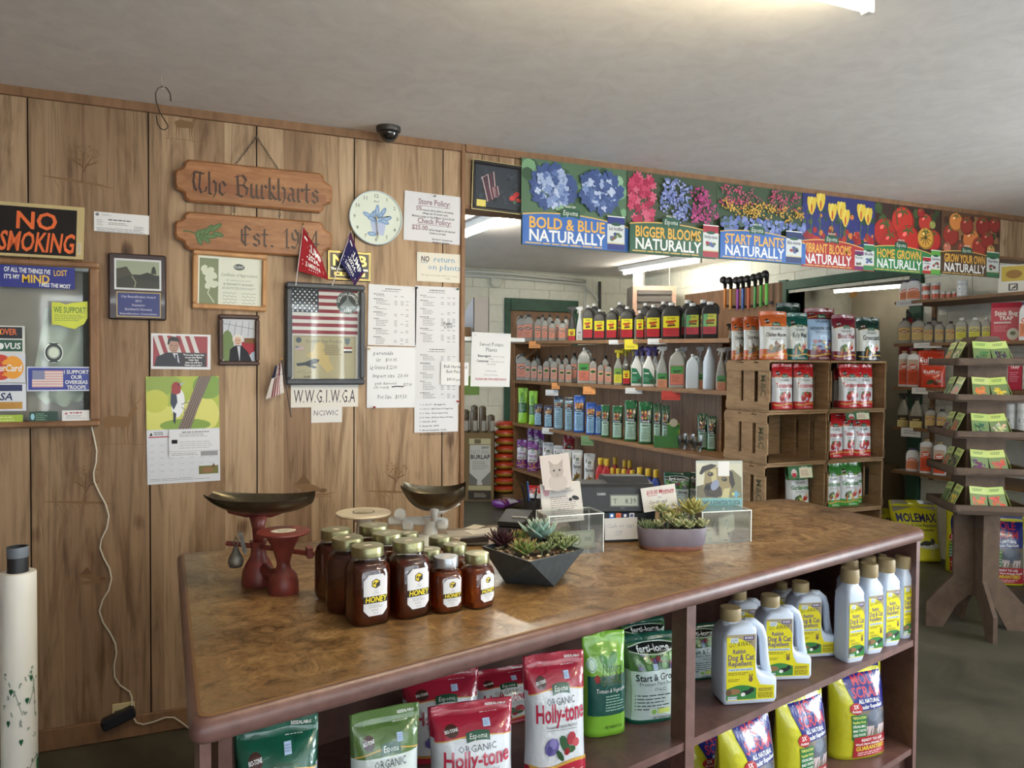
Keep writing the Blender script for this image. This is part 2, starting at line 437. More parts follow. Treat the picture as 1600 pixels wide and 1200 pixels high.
# header over the opening
HB = 2.225
wh = struct(slab('wall_header', 1.222, RX, WALL_Y+.008, WALL_Y+.12, HB, CEIL+.12, DARKM))
me = MB().box(0, .0815, 0, .008, 0, CEIL-HB).mesh('wood_panel', WOODP)
x = 1.238
while x < RX-.08: put(me, 'wood_panel', wh, (x, WALL_Y, HB)); x += .0845
struct(slab('trim_1', -2.5, 1.214, WALL_Y-.016, WALL_Y, CEIL-.034, CEIL, TRIMM))
struct(slab('trim_2', 1.236, RX, WALL_Y-.016, WALL_Y, CEIL-.034, CEIL, TRIMM))
struct(MB().box(1.214, 1.236, WALL_Y-.012, WALL_Y+.135, 0, CEIL, b=.004).obj('trim_3', TRIMM))
struct(slab('trim_4', 1.236, RX, WALL_Y-.006, WALL_Y+.13, HB-.018, HB, TRIMM))
struct(MB().box(-2.5, 1.214, WALL_Y-.014, WALL_Y, 0, .085, b=.004).obj('baseboard_back', TRIMM))
# far wall of the back room and right wall, both of painted block
FY = 8.42
wf = struct(slab('wall_far', 1.2, 10, FY+.006, FY+.2, 0, 2.66, MORTAR))
DOOR_Y0, DOOR_Y1, DOOR_Z = 4.40, 5.76, 2.23
m = MB(); m.box(RX+.006, RX+.2, WALL_Y+.12, DOOR_Y0, 0, 2.66); m.box(RX+.006, RX+.2, DOOR_Y1, FY, 0, 2.66); m.box(RX+.006, RX+.2, DOOR_Y0, DOOR_Y1, DOOR_Z, 2.66)
wr = struct(m.obj('wall_right', MORTAR))
def blocks(parent, axis, fixed, a0, a1, z0, z1, hole=None):
    cache = {}; r = 0; z = z0
    while z < z1-.02:
        h = min(.196, z1-z); spans = [(a0, a1)]
        if hole and z+h*.5 < hole[2]: spans = [(a0, hole[0]), (hole[1], a1)]
        for s0, s1 in spans:
            a = a0-(.2 if r % 2 else 0)
            while a < s1:
                p, q = max(a, s0), min(a+.396, s1)
                if q-p > .03:
                    k = (round(q-p, 3), round(h, 3))
                    if k not in cache:
                        mb = MB()
                        if axis == 'x': mb.box(0, k[0], 0, .008, 0, k[1], b=.002)
                        else: mb.box(0, .008, 0, k[0], 0, k[1], b=.002)
                        cache[k] = mb.mesh('block', BLOCKM)
                    put(cache[k], 'block', parent, (p, fixed, z) if axis == 'x' else (fixed, p, z))
                a += .4
        z += .2; r += 1
blocks(wf, 'x', FY, 2.4, RX, 0, 2.62)
blocks(wr, 'y', RX, WALL_Y+.12, FY, 0, 2.62, (DOOR_Y0-.1, DOOR_Y1+.1, DOOR_Z+.05))
# the front part of the right wall, shop front behind the camera, left wall
struct(slab('wall_side', RX, RX+.15, .95, WALL_Y+.12, 0, CEIL+.1, WHITEP))
m = MB(); m.box(RX, RX+.15, -3.1, -.75, 0, CEIL+.1); m.box(RX, RX+.15, -.75, .95, 2.2, CEIL+.1); m.box(RX, RX+.15, -.75, .95, 0, .25); struct(m.obj('wall_entrance', WHITEP))
m = MB(); m.box(-2.5, RX, -3.1, -2.95, 0, .7); m.box(-2.5, RX, -3.1, -2.95, 2.2, CEIL+.1)
m.box(-2.5, WINDOWS[0][0], -3.1, -2.95, .7, 2.2); m.box(WINDOWS[0][1], WINDOWS[1][0], -3.1, -2.95, .7, 2.2); m.box(WINDOWS[1][1], RX, -3.1, -2.95, .7, 2.2)
struct(m.obj('wall_front', WHITEP))
struct(slab('wall_left', -2.62, -2.5, -3.1, WALL_Y+.12, 0, CEIL+.1, TRIMM))
# green door casing in the right wall and the dim room beyond it
dm = struct(MB().box(RX-.03, RX+.21, DOOR_Y0-.11, DOOR_Y0, 0, DOOR_Z+.1, b=.004).obj('door_1', GREENM))
MB().box(RX-.03, RX+.21, DOOR_Y1, DOOR_Y1+.11, 0, DOOR_Z+.1, b=.004).obj('door_casing', GREENM, dm)
MB().box(RX-.035, RX+.21, DOOR_Y0-.0, DOOR_Y1, DOOR_Z, DOOR_Z+.085, b=.004).obj('door_head', GREENM, dm)
TANW = plain('dim_tan_wall', (168, 158, 138), .8, var=.05, scale=3)
struct(slab('wall_storeroom', 9.2, 9.4, 3.4, 8.7, 0, 2.62, TANW))
struct(slab('wall_partition', RX+.2, 9.3, 3.45, 3.6, 0, 2.62, TANW))
# green doorway at the far end, behind the long shelves
P = ony(800, 466, FY)
d2 = struct(MB().box(ony(788, 470, FY).x, ony(797, 470, FY).x, FY-.03, FY, 0, P.z, b=.004).obj('door_2', GREENM))
MB().box(ony(797, 470, FY).x, ony(902, 470, FY).x, FY-.035, FY, ony(850, 487, FY).z, P.z, b=.004).obj('door_head', GREENM, d2)
MB().box(ony(893, 470, FY).x, ony(902, 470, FY).x, FY-.03, FY, 0, ony(850, 487, FY).z, b=.004).obj('door_casing', GREENM, d2)
MB().box(ony(797, 470, FY).x, ony(893, 470, FY).x, FY-.012, FY-.002, 0, ony(850, 487, FY).z).obj('door_panel', TRIMM, d2)
# window frames and panes of the shop front, glazed entrance
for i, (a, b) in enumerate(WINDOWS):
    wn_ = struct(MB().box(a, b, -3.06, -3.0, .7, .75).obj('window_%d' % (i+1), WHITEP))
    for x0_, x1_, z0_, z1_ in ((a, b, 2.15, 2.2), (a, a+.05, .75, 2.15), (b-.05, b, .75, 2.15), ((a+b)/2-.025, (a+b)/2+.025, .75, 2.15)): MB().box(x0_, x1_, -3.06, -3.0, z0_, z1_).obj('window_frame', WHITEP, wn_)
dr_ = struct(MB().box(RX+.05, RX+.1, -.75, -.67, .25, 2.2).obj('door_3', WHITEP))
for y0_, y1_, z0_, z1_ in ((.87, .95, .25, 2.2), (-.67, .87, 2.12, 2.2), (-.67, .87, .25, .4), (.07, .13, .4, 2.12)): MB().box(RX+.05, RX+.1, y0_, y1_, z0_, z1_).obj('door_frame', WHITEP, dr_)
# ------------------------------------------------------------------ counter: a trapezoid, 8 ft long, 4 ft deep at one end
def m_laminate():
    m, nt, b = newmat('worn_brown_laminate'); L = nt.links; p = pos(nt)
    n1 = noise(nt, p, 15, 10, .72, 1.1); n2 = noise(nt, p, 2.2, 4, .6, .5); n3 = noise(nt, p, 34, 6, .7, 2.2)
    c = ramp(nt, n1, [(.34, (84, 58, 32)), (.46, (128, 96, 58)), (.56, (154, 121, 78)), (.68, (176, 146, 102))])
    c = mix(nt, .55, c, ramp(nt, n3, [(.36, (120, 100, 80)), (.52, (250, 250, 250))]), 'MULTIPLY')
    c = mix(nt, .7, c, ramp(nt, n2, [(.32, (140, 132, 122)), (.6, (255, 255, 255))]), 'MULTIPLY')
    at = N(nt, 'ShaderNodeAttribute', attribute_name='Col')
    we = N(nt, 'ShaderNodeMath', operation='MULTIPLY'); L.new(at.outputs['Fac'], we.inputs[0]); L.new(ramp(nt, n1, [(.42, (0, 0, 0)), (.6, (255, 255, 255))]), we.inputs[1])
    c = mix(nt, we.outputs[0], c, (74, 60, 46))
    L.new(c, b.inputs['Base Color']); b.inputs['Roughness'].default_value = .42; b.inputs['Specular IOR Level'].default_value = .4
    L.new(ramp(nt, n1, [(.3, (175, 175, 175)), (.7, (140, 140, 140))]), b.inputs['Roughness'])
    bump(nt, b, n3, .05, .001)
    return m
LAMI = m_laminate()
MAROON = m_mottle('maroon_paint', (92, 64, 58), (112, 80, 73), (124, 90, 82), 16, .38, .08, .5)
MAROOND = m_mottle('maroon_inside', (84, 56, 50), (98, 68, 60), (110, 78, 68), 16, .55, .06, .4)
CZ = COUNTER_Z
CBL, CFL, CFR, CBR = Vector((.006, 2.478)), Vector((.020, 1.283)), Vector((2.432, 1.873)), Vector((2.436, 2.552))
counter = thing('shop_counter', 'long maroon shop counter with worn brown laminate top and open shelves', 'counter', (0, 0, 0))
TH = .042
def top_poly(ins, rnd):
    c = (CBL+CFL+CFR+CBR)/4; P4 = [CBL, CFL, CFR, CBR]; out = []
    for i in range(4):
        a, p, q = P4[i-1], P4[i], P4[(i+1) % 4]
        u, v = (a-p).normalized(), (q-p).normalized(); s_ = ins/max(.05, abs(u.x*v.y-u.y*v.x))
        o = p+(u+v)*s_; r = rnd[i]
        for k in range(5):
            t = k/4; out.append(tuple((o+u*r)*(1-t)**2+o*(2*t*(1-t))+(o+v*r)*t*t))
    return out
RN = (.01, .03, .05, .09)
rings = []
for ins, z in ((.012, CZ-TH), (.004, CZ-TH+.004), (0, CZ-TH+.012), (0, CZ-.016), (.004, CZ-.006), (.012, CZ-.001), (.016, CZ)):
    rings.append([(x, y, z) for x, y in top_poly(ins, RN)])
mb = MB(); mb.loft(rings, (112, 80, 73)); mb.obj('top_edge', MAROON, counter, smooth=40)
# laminate sheet: rings carry wear (dark) towards the rim
mb = MB(); ws = [(.0165, .55), (.03, .9), (.07, .6), (.15, .18), (.27, 0)]
for i in range(len(ws)-1):
    A = top_poly(ws[i][0], RN); B = top_poly(ws[i+1][0], RN); n = len(A)
    g = int(255*(ws[i][1]+ws[i+1][1])/2)
    mb.add([(x, y, CZ+.0012) for x, y in A]+[(x, y, CZ+.0012) for x, y in B], [(k, (k+1) % n, n+(k+1) % n, n+k) for k in range(n)], (g, g, g))
A = top_poly(ws[-1][0], RN); mb.add([(x, y, CZ+.0012) for x, y in A], [tuple(range(len(A)))], (0, 0, 0))
mb.obj('laminate', LAMI, counter)
A = top_poly(.0125, RN); B = top_poly(.0185, RN); n = len(A); MB().add([(x, y, CZ+.0004) for x, y in A]+[(x, y, CZ+.0016) for x, y in B], [(k, (k+1) % n, n+(k+1) % n, n+k) for k in range(n)], (122, 90, 58)).obj('worn_rim', SATIN, counter)
# carcass: everything is set out along the slanted front
fd = (CFR-CFL).normalized(); fn = Vector((fd.y, -fd.x))             # along the front, and outwards
CL = (CFR-CFL).length
def fr(s, d, z): p = CFL+fd*s-fn*d; return (p.x, p.y, z)              # s along front, d inwards from the rim
def fbox(mb, s0, s1, d0, d1, z0, z1, col=WHITE):
    vs = [fr(s0, d0, z0), fr(s1, d0, z0), fr(s1, d1, z0), fr(s0, d1, z0), fr(s0, d0, z1), fr(s1, d0, z1), fr(s1, d1, z1), fr(s0, d1, z1)]
    mb.add(vs, [(0, 3, 2, 1), (4, 5, 6, 7), (0, 1, 5, 4), (1, 2, 6, 5), (2, 3, 7, 6), (3, 0, 4, 7)], col); return mb
def on_front(d, x): t = (x-CFL.x+fn.x*d)/fd.x; p = CFL+fd*t-fn*d; return p.y
IN = .045; ZT = CZ-TH
def s_at(px, py, z): p = onz(px, py, z); return (Vector((p.x, p.y))-CFL).dot(fd)
Z_MID, Z_LOW = .505, .11
def onf(px, py, d): p = CFL-fn*d; r_ = ray(px, py); k = p.dot(fn)/(r_.x*fn.x+r_.y*fn.y); return EYE+r_*k
def s_on(px, py, d): p = onf(px, py, d); return (Vector((p.x, p.y))-CFL).dot(fd)
SP = [.085, s_on(1079, 1080, IN), 0]; XR = onf(1433, 1080, IN).x; XL = CBL.x+.06
fbox(MB(), s_on(312, 1185, IN), s_on(330, 1185, IN), IN, IN+.03, 0, ZT).obj('front_post', MAROON, counter)
fbox(MB(), SP[1]-.018, SP[1]+.018, IN, IN+.05, 0, ZT).obj('front_post', MAROON, counter)
MB().prism([(XR-.024, on_front(IN, XR-.024)), (XR, on_front(IN, XR)), (XR, CBR.y-.04), (XR-.024, CBR.y-.04)], 0, ZT).obj('end_panel', MAROON, counter)
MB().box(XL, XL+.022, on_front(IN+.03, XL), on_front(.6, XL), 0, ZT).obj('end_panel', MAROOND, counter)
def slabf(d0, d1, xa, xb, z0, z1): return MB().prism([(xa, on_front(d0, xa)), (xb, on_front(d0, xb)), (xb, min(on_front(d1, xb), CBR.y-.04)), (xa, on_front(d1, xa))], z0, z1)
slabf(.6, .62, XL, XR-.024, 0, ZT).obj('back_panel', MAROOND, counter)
xm = fr(SP[1], IN, 0)[0]
for z in (Z_MID, Z_LOW):
    slabf(IN+.004, .6, XL+.022, xm, z-.022, z).obj('shelf', MAROON, counter); slabf(IN+.004, .6, xm, XR-.024, z-.022, z).obj('shelf', MAROON, counter)
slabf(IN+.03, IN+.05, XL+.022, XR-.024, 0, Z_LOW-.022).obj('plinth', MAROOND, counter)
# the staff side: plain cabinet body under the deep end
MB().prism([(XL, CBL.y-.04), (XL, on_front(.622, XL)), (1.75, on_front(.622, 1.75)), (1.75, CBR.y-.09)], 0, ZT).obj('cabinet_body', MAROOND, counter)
# ------------------------------------------------------------------ ceiling lamps
def tubemat(name, col, s):
    m, nt, b = newmat(name); b.inputs['Base Color'].default_value = srgb((240, 240, 235))
    b.inputs['Emission Color'].default_value = srgb(col); b.inputs['Emission Strength'].default_value = s
    return m
TUBE1 = tubemat('lit_tube_warm', (255, 240, 205), 23)
TUBE2 = tubemat('lit_tube_cool', (255, 250, 236), 66)
TUBE3 = tubemat('lit_tube_heater_side', (255, 250, 236), 30)
TUBE4 = tubemat('lit_tube_storeroom', (255, 250, 236), 9)
def fixture(label, a, b, ceil, tubes, mat, wd=.2, drop=.09):
    a, b = Vector(a), Vector(b); L = (b-a).length; an = math.atan2(b.y-a.y, b.x-a.x)
    t = thing('ceiling_light', label, 'light', ((a.x+b.x)/2, (a.y+b.y)/2, ceil), an)
    MB().panel([(-wd/2, 0), (wd/2, 0), (wd/2*.9, -.045), (wd*.2, -.05), (-wd*.2, -.05), (-wd/2*.9, -.045)], L/2, -L/2, (235, 235, 230), Matrix.Rotation(rad(90), 4, 'Z')).obj('housing', WHITEP, t)
    for i in range(tubes):
        y = (i-(tubes-1)/2)*wd*.55
        M = Matrix.Translation((0, y, -drop+.016)) @ Matrix.Rotation(rad(90), 4, 'Y')
        MB().lathe([(.013, -L/2+.04), (.016, -L/2+.05), (.016, L/2-.05), (.013, L/2-.04)], 14, WHITE, M).obj('tube', mat, t, smooth=40)
        for e in (-1, 1): MB().box(e*(L/2-.03)-.012, e*(L/2-.03)+.012, y-.014, y+.014, -drop-.004, -.04, (225, 222, 214), b=.003).obj('lamp_holder', SATIN, t)
    return t
fixture('two tube fluorescent ceiling light at the top edge above the counter', (.46, 1.43, 0), (1.69, 1.43, 0), CEIL, 2, TUBE1)
fixture('two tube fluorescent light behind the photographer over the shop floor', (2.6, -1.2, 0), (3.82, -1.2, 0), CEIL, 2, TUBE1)
fixture('bright tube light beyond the framed night picture', (2.19, 5.98, 0), (2.26, 4.6, 0), 2.62, 1, TUBE2, .12)
fixture('bright tube light above the heater and long shelves', (4.72, 7.6, 0), (4.85, 6.3, 0), 2.62, 1, TUBE3, .12)
a = onz(1300, 456, 2.55); b = onz(1414, 447, 2.55)
fixture('tube light in the storeroom seen through the green doorway', a, b, 2.62, 1, TUBE4, .12)
# ------------------------------------------------------------------ things on the panelled wall
def WR(x0, x1, y0, y1, yy=WALL_Y):
    ym, xm = (y0+y1)/2, (x0+x1)/2
    a, b = ony(x0, ym, yy).x, ony(x1, ym, yy).x; z0, z1 = ony(xm, y1, yy).z, ony(xm, y0, yy).z
    return (a+b)/2, z0, b-a, z1-z0
BLK, INK, RED, GREY, BLUE = (28, 28, 30), (62, 62, 66), (170, 36, 44), (128, 128, 130), (44, 62, 150)
def paper(name, label, cat, px, draw, base=(226, 224, 222), rot=0, off=.004, group=None, yy=WALL_Y, mat=None):
    cx, z0, W, H = WR(*px, yy); w_, h_ = px[1]-px[0], px[3]-px[2]
    cv = Cv(w_, h_, W, H, base, centre=True, thick=.0012, off=.0003); draw(cv)
    o = cv.obj(name, mat or PAPER, None, (cx, yy-off, z0+H/2), (0, rot, 0)); return tag(o, label, cat, group)
def pin(cx, cz, col, label, yy=WALL_Y):
    o = MB().lathe([(.0045, 0), (.0045, .003), (.0025, .005), (.003, .010), (.005, .012), (.004, .0135)], 10, col, Matrix.Rotation(rad(90), 4, 'X')).obj('push_pin', GLOSSY, None, (cx, yy-.0062, cz), smooth=40)
    return tag(o, label, 'push pin', 'push pins on the wall papers')
def usflag(cv, x0, y0, x1, y1, red=(142, 44, 56), blue=(46, 50, 74), nx=1, canton=.4, wht=(214, 210, 206)):
    h = (y1-y0)/13
    for i in range(13): cv.rect(x0, y0+h*i, x1, y0+h*(i+1), red if i % 2 == 0 else wht, nx, 1)
    cw = (x1-x0)*canton; cv.rect(x0, y0, x0+cw, y0+h*7, blue, nx, 1)
    for r in range(9):
        for c in range(6 if r % 2 == 0 else 5):
            cv.ell(x0+cw*((c+.5)/6+(0 if r % 2 == 0 else 1/12)), y0+h*7*(r+.5)/9, cw*.035, cw*.035, (226, 226, 226), 5)
def frame_thing(name, label, cat, px, mat, fw, dep, draw, inner=(210, 210, 205), glass=True, group=None, mat2=None, rot=0, profile=.6, yy=WALL_Y):
    cx, z0, W, H = WR(*px, yy); t = thing(name, label, cat, (cx, yy, z0+H/2), group=group); t.rotation_euler = (0, rot, 0)
    for (a, b, c, d) in ((-W/2, W/2, H/2-fw, H/2), (-W/2, W/2, -H/2, -H/2+fw), (-W/2, -W/2+fw, -H/2+fw, H/2-fw), (W/2-fw, W/2, -H/2+fw, H/2-fw)):
        MB().box(a, b, -dep, -.001, c, d, b=min(fw, dep)*.28).obj('frame_rail', mat, t)
    w_, h_ = px[1]-px[0], px[3]-px[2]
    cv = Cv(w_, h_, W, H, None, centre=True, off=.0); cv.rect(fw/W*w_*.9, fw/H*h_*.9, w_-fw/W*w_*.9, h_-fw/H*h_*.9, inner); draw(cv)
    cv.obj('picture', mat2 or PAPER, t, (0, -dep*profile+.004, 0))
    return t, W, H
# --- no smoking sign, leaning on the case
cx, z0, W, H = WR(-4, 133, 320, 404)
cv = Cv(137, 84, W, .215, (196, 176, 128), thick=.003)
cv.rect(4, 6, 125, 80, (34, 30, 30)); OR = (232, 112, 62)
cv.text('NO', 62, 40, 26, OR, 1, 'c', 66); cv.text('SMOKING', 64, 75, 29, OR, 1, 'c', 116, sh=.16)
cv.rect(127, 58, 133, 76, (225, 215, 190)); cv.lines(127.5, 59, 132.5, 75, 12, BLK, .5, .1)
tag(cv.obj('no_smoking_sign', SATIN, None, (cx, WALL_Y-.072, z0-.004), (rad(-17), 0, 0)), 'black no smoking sign with orange letters leaning above the glazed case', 'sign')
# --- glazed wooden display case
case_px = (-140, 157, 405, 668); cx, z0, W, H = WR(*case_px)
CASEW = m_mottle('case_wood', (124, 88, 58), (142, 104, 72), (156, 118, 84), 12, .45, .05, .4, (1, 1, .3))
case = thing('display_case', 'shallow wooden wall case with stickers on its glass, on the far left', 'display case', (cx, WALL_Y, z0+H/2))
fw = .034
for (a, b, c, d) in ((-W/2, W/2, H/2-fw*.7, H/2), (-W/2, W/2, -H/2, -H/2+fw*.7), (-W/2, -W/2+fw, -H/2+fw*.7, H/2-fw*.7), (W/2-fw, W/2, -H/2+fw*.7, H/2-fw*.7)):
    MB().box(a, b, -.062, -.001, c, d, b=.006).obj('frame_rail', CASEW, case)
MB().box(-W/2+fw, W/2-fw, -.012, -.002, -H/2+fw*.7, H/2-fw*.7).obj('back_panel', plain('case_grey', (150, 142, 132), .4, .2, var=.06, scale=6), case)
MB().box(-W/2+fw, W/2-fw, -.045, -.04, H/2-fw*.7-.012, H/2-fw*.7).obj('metal_strip', METALG, case)
MB().box(W/2-fw-.02, W/2-fw, -.05, -.012, -H/2+fw*.7, H/2-fw*.7-.018).obj('inner_side', plain('case_dark', (58, 58, 54), .5), case)
GLASS = None
def glassmat(name, alpha, rough=.02, col=(235, 245, 240), film=False):
    """clear sheet: see-through with a sharp reflection; film adds a milky body"""
    m, nt, b = newmat(name); tr = N(nt, 'ShaderNodeBsdfTransparent'); mx = N(nt, 'ShaderNodeMixShader'); tr.inputs[0].default_value = (.97, .98, .975, 1)
    if film: b.inputs['Base Color'].default_value = srgb(col); b.inputs['Roughness'].default_value = rough; sh = b; mx.inputs[0].default_value = alpha
    else:
        nt.nodes.remove(b); sh = N(nt, 'ShaderNodeBsdfGlossy'); sh.inputs['Roughness'].default_value = rough; lw = N(nt, 'ShaderNodeLayerWeight', i0=.35+alpha)
        mm = N(nt, 'ShaderNodeMath', operation='MULTIPLY', i1=.16 if name == 'window_glass' else .5); nt.links.new(lw.outputs[0], mm.inputs[0]); nt.links.new(mm.outputs[0], mx.inputs[0])
    nt.links.new(tr.outputs[0], mx.inputs[1]); nt.links.new(sh.outputs[0], mx.inputs[2]); nt.links.new(mx.outputs[0], nt.nodes['Material Output'].inputs[0])
    MATS[name] = m; return m
PANE = glassmat('window_glass', .12); ACRYL = glassmat('clear_acrylic', .16, .08); BAGCLR = glassmat('clear_plastic_bag', .5, .12, (216, 228, 206), True); PETG = glassmat('clear_cup', .22, .1)
MB().box(-W/2+fw*.8, W/2-fw*.8, -.05, -.048, -H/2+fw*.5, H/2-fw*.5).obj('glass_pane', PANE, case)
CY = WALL_Y-.0508
def sticker(name, label, px, draw, base, **k): return paper(name, label, 'sticker', px, draw, base, off=.0015, yy=CY, mat=GLOSSY, **k)
def d(cv):
    cv.rect(0, 0, 117, 34, (34, 40, 128)); cv.text("OF ALL THE THINGS I'VE", 6, 10, 7, WHITE, 1, fit=72, rot=.03); cv.text('LOST', 83, 14, 8.5, (228, 180, 52), 1, fit=22, rot=-.05)
    cv.text("IT'S MY", 6, 21, 6.5, WHITE, 1, fit=24); cv.text('MIND', 33, 26, 12, (236, 190, 56), 1, fit=44); cv.text('I MISS THE MOST', 60, 31.5, 6, WHITE, 1, fit=50, rot=.03)
sticker('bumper_sticker', 'dark blue bumper sticker with joke about a lost mind, top of glazed case', (0, 117, 416, 448), d, (34, 40, 128))
def d(cv):
    cv.poly([(0, 3), (12, 3), (22, 6), (32, 3), (56, 0), (56, 26), (50, 36), (42, 40), (36, 44), (24, 42), (10, 38), (0, 38)], (206, 212, 62)); cv.text('WE SUPPORT', 3, 19, 9, (96, 130, 50), 1, fit=50)
    cv.lines(4, 22, 52, 33, 4, (120, 146, 60), .4)
cx_, z0_, W_, H_ = WR(81, 137, 470, 515, CY); cv = Cv(56, 45, W_, H_, None, centre=True); d(cv)
tag(cv.obj('state_sticker', GLOSSY, None, (cx_, CY-.0012, z0_+H_/2)), 'yellow green state shaped we support sticker on the glazed case', 'sticker')
def d(cv):
    cv.rect(2, 2, 38, 20, (30, 28, 30)); cv.text('OVER', 2, 14, 9, (224, 106, 50), 1, fit=27); cv.ell(0, 10, 5, 5, (240, 190, 60)); cv.rect(2, 22, 38, 40, (36, 84, 62)); cv.text('VUS', 9, 36, 9, WHITE, 1, fit=26, sh=.1); cv.ell(4, 32, 5, 5, WHITE)
sticker('card_sticker', 'orange and green charge card sticker, upper of three at the left edge', (-3, 39, 509, 552), d, (214, 214, 206))
def d(cv):
    cv.ell(4, 22, 20, 20, (206, 62, 40), 24); cv.ell(23, 22, 17, 18, (238, 160, 44), 28)
    for i in range(6): cv.rect(6, 8+i*5, 14, 10+i*5, (238, 160, 44) if i % 2 else (206, 62, 40))
    cv.text('erCard', 0, 28, 10, WHITE, 1, fit=37, sh=.15)
sticker('card_sticker', 'red and orange overlapping circles card sticker at the left edge', (-3, 40, 552, 598), d, (214, 216, 222))
def d(cv): cv.rect(0, 2, 38, 12, (38, 44, 92)); cv.text('SA', 2, 26, 11, (38, 44, 92), 1, fit=20, sh=.2); cv.rect(0, 29, 38, 40, (190, 138, 52))
sticker('card_sticker', 'blue and gold striped card sticker, lowest of three at the left edge', (-3, 41, 599, 642), d, (222, 224, 230))
def d(cv):
    cv.rect(2, 2, 98, 36, (50, 62, 150)); usflag(cv, 8, 6, 56, 32, (214, 160, 160), (92, 98, 150), wht=(226, 214, 206))
    for i, s_ in enumerate(('I SUPPORT', 'OUR', 'OVERSEAS', 'TROOPS')): cv.text(s_, 77, 11+8*i, 5.6, WHITE, 1, 'c', (40, 18, 36, 30)[i])
sticker('bumper_sticker', 'blue flag sticker reading support our overseas troops, low on the case', (42, 142, 573, 611), d, (206, 210, 226))
def d(cv): cv.ell(14.5, 16, 14.5, 16, (226, 232, 222), 20); cv.ell(14.5, 16, 13, 14, (48, 54, 52), 20); cv.ell(14.5, 16, 9.5, 9.5, (210, 220, 200), 20); cv.ring(14.5, 16, 8, 8.8, (60, 66, 60)); cv.rect(8, 1, 21, 3, (48, 54, 52)); cv.rect(8, 29, 21, 31, (48, 54, 52))
cx_, z0_, W_, H_ = WR(69, 99, 535, 567, CY); cv = Cv(29, 32, W_, H_, None, centre=True); d(cv)
tag(cv.obj('badge_sticker', GLOSSY, None, (cx_, CY-.0012, z0_+H_/2)), 'small round dark badge sticker in the middle of the case glass', 'sticker')
def d(cv): cv.lines(4, 3, 32, 12, 2, (216, 226, 140), .5)
sticker('business_card', 'lime green card tucked along the bottom of the case', (-4, 36, 648, 661), d, (164, 190, 62))
def d(cv): cv.ell(5, 8, 3.2, 5, (150, 200, 214)); cv.lines(10, 3, 30, 15, 4, (130, 170, 140), .4)
sticker('business_card', 'dark green card with blue drop at the bottom of the case', (46, 90, 643, 660), d, (34, 66, 50))
def d(cv): cv.poly([(3, 6), (7, 3), (9, 6)], RED); cv.lines(12, 3, 40, 5.4, 1, RED, .8); cv.lines(6, 8, 38, 14, 3, GREY, .3)
sticker('business_card', 'white card with red heading at the bottom right of the case', (97, 141, 641, 660), d, (226, 222, 220))
# crumpled clear bag hanging inside the case
cx_, z0_, W_, H_ = WR(54, 142, 484, 632, WALL_Y-.03); rr = random.Random(3)
ph = [(rr.uniform(3, 14), rr.uniform(-9, 9), rr.uniform(0, 6)) for _ in range(7)]
def fb(u, v):
    x = (u-.5)*W_*(.62+.38*min(1, v*1.6)) if v < .9 else (u-.5)*W_*(1-(v-.9)*4)
    y = -.004-.016*sum(math.sin(a*u+b*v*2+c) for a, b, c in ph)/5; return (x, y, H_*(.5-v)+.01*math.sin(9*u))
tag(MB().grid(fb, 20, 24, (220, 232, 214), flip=True).obj('plastic_bag', BAGCLR, None, (cx_, WALL_Y-.024, z0_+H_/2), smooth=1), 'crumpled clear plastic bag hanging inside the glazed case', 'bag')
# --- license slip
def d(cv): cv.ell(5, 4, 3, 2.6, GREY); cv.lines(12, 3, 28, 6, 2, GREY, .35); cv.lines(22, 10.5, 58, 13, 1, INK, .6, 0); cv.lines(4, 12, 16, 22, 4, GREY, .3); cv.lines(22, 15.5, 56, 20, 2, INK, .3); cv.lines(62, 19, 80, 26, 3, INK, .3); cv.lines(4, 24, 82, 32, 5, GREY, .35, .1)
paper('license_slip', 'narrow white registration slip pinned right of the no smoking sign', 'paper', (147, 233, 334, 364), d, rot=rad(.4))
# --- award plaque
WALN = plain('walnut', (58, 38, 32), .3, var=.15, scale=15, coat=.3)
cx, z0, W, H = WR(170, 260, 398, 500); t = thing('award_plaque', 'dark walnut award plaque with silver framed photo and blue plate', 'plaque', (cx, WALL_Y, z0+H/2))
MB().box(-W/2, W/2, -.02, -.001, -H/2, H/2, b=.005).obj('board', WALN, t)
cv = Cv(90, 102, W, H, None, centre=True)
cv.rect(9, 8, 82, 56, (206, 206, 206)); cv.rect(12, 11, 79, 53, (150, 156, 130)); cv.rect(12, 32, 79, 53, (56, 52, 38)); cv.poly([(12, 24), (28, 20), (36, 32), (12, 40)], (70, 64, 46)); cv.ell(70, 30, 4, 12, (44, 46, 34)); cv.rect(60, 30, 74, 38, (150, 138, 110)); cv.poly([(38, 36), (60, 28), (79, 34), (79, 44)], (48, 46, 34)); cv.stroke([(36, 34), (42, 44), (40, 52)], 1.5, (150, 146, 120))
cv.obj('photo_plate', GLOSSY, t, (0, -.0205, 0))
cv = Cv(90, 102, W, H, None, centre=True); cv.rect(12, 59, 81, 98, (190, 160, 92)); cv.rect(13.5, 60.5, 79.5, 96.5, (46, 52, 112))
for i, (s_, f_) in enumerate((('City Beautification Award', 54), ('2013', 10), ('Presented to', 20), ("Burkhart's Nursery", 42), ('Beautification Committee', 58))): cv.text(s_, 46, 68+6.5*i, 3.3 if i != 4 else 2.4, (176, 170, 186), 1, 'c', f_)
cv.obj('name_plate', GLOSSY, t, (0, -.0205, 0))
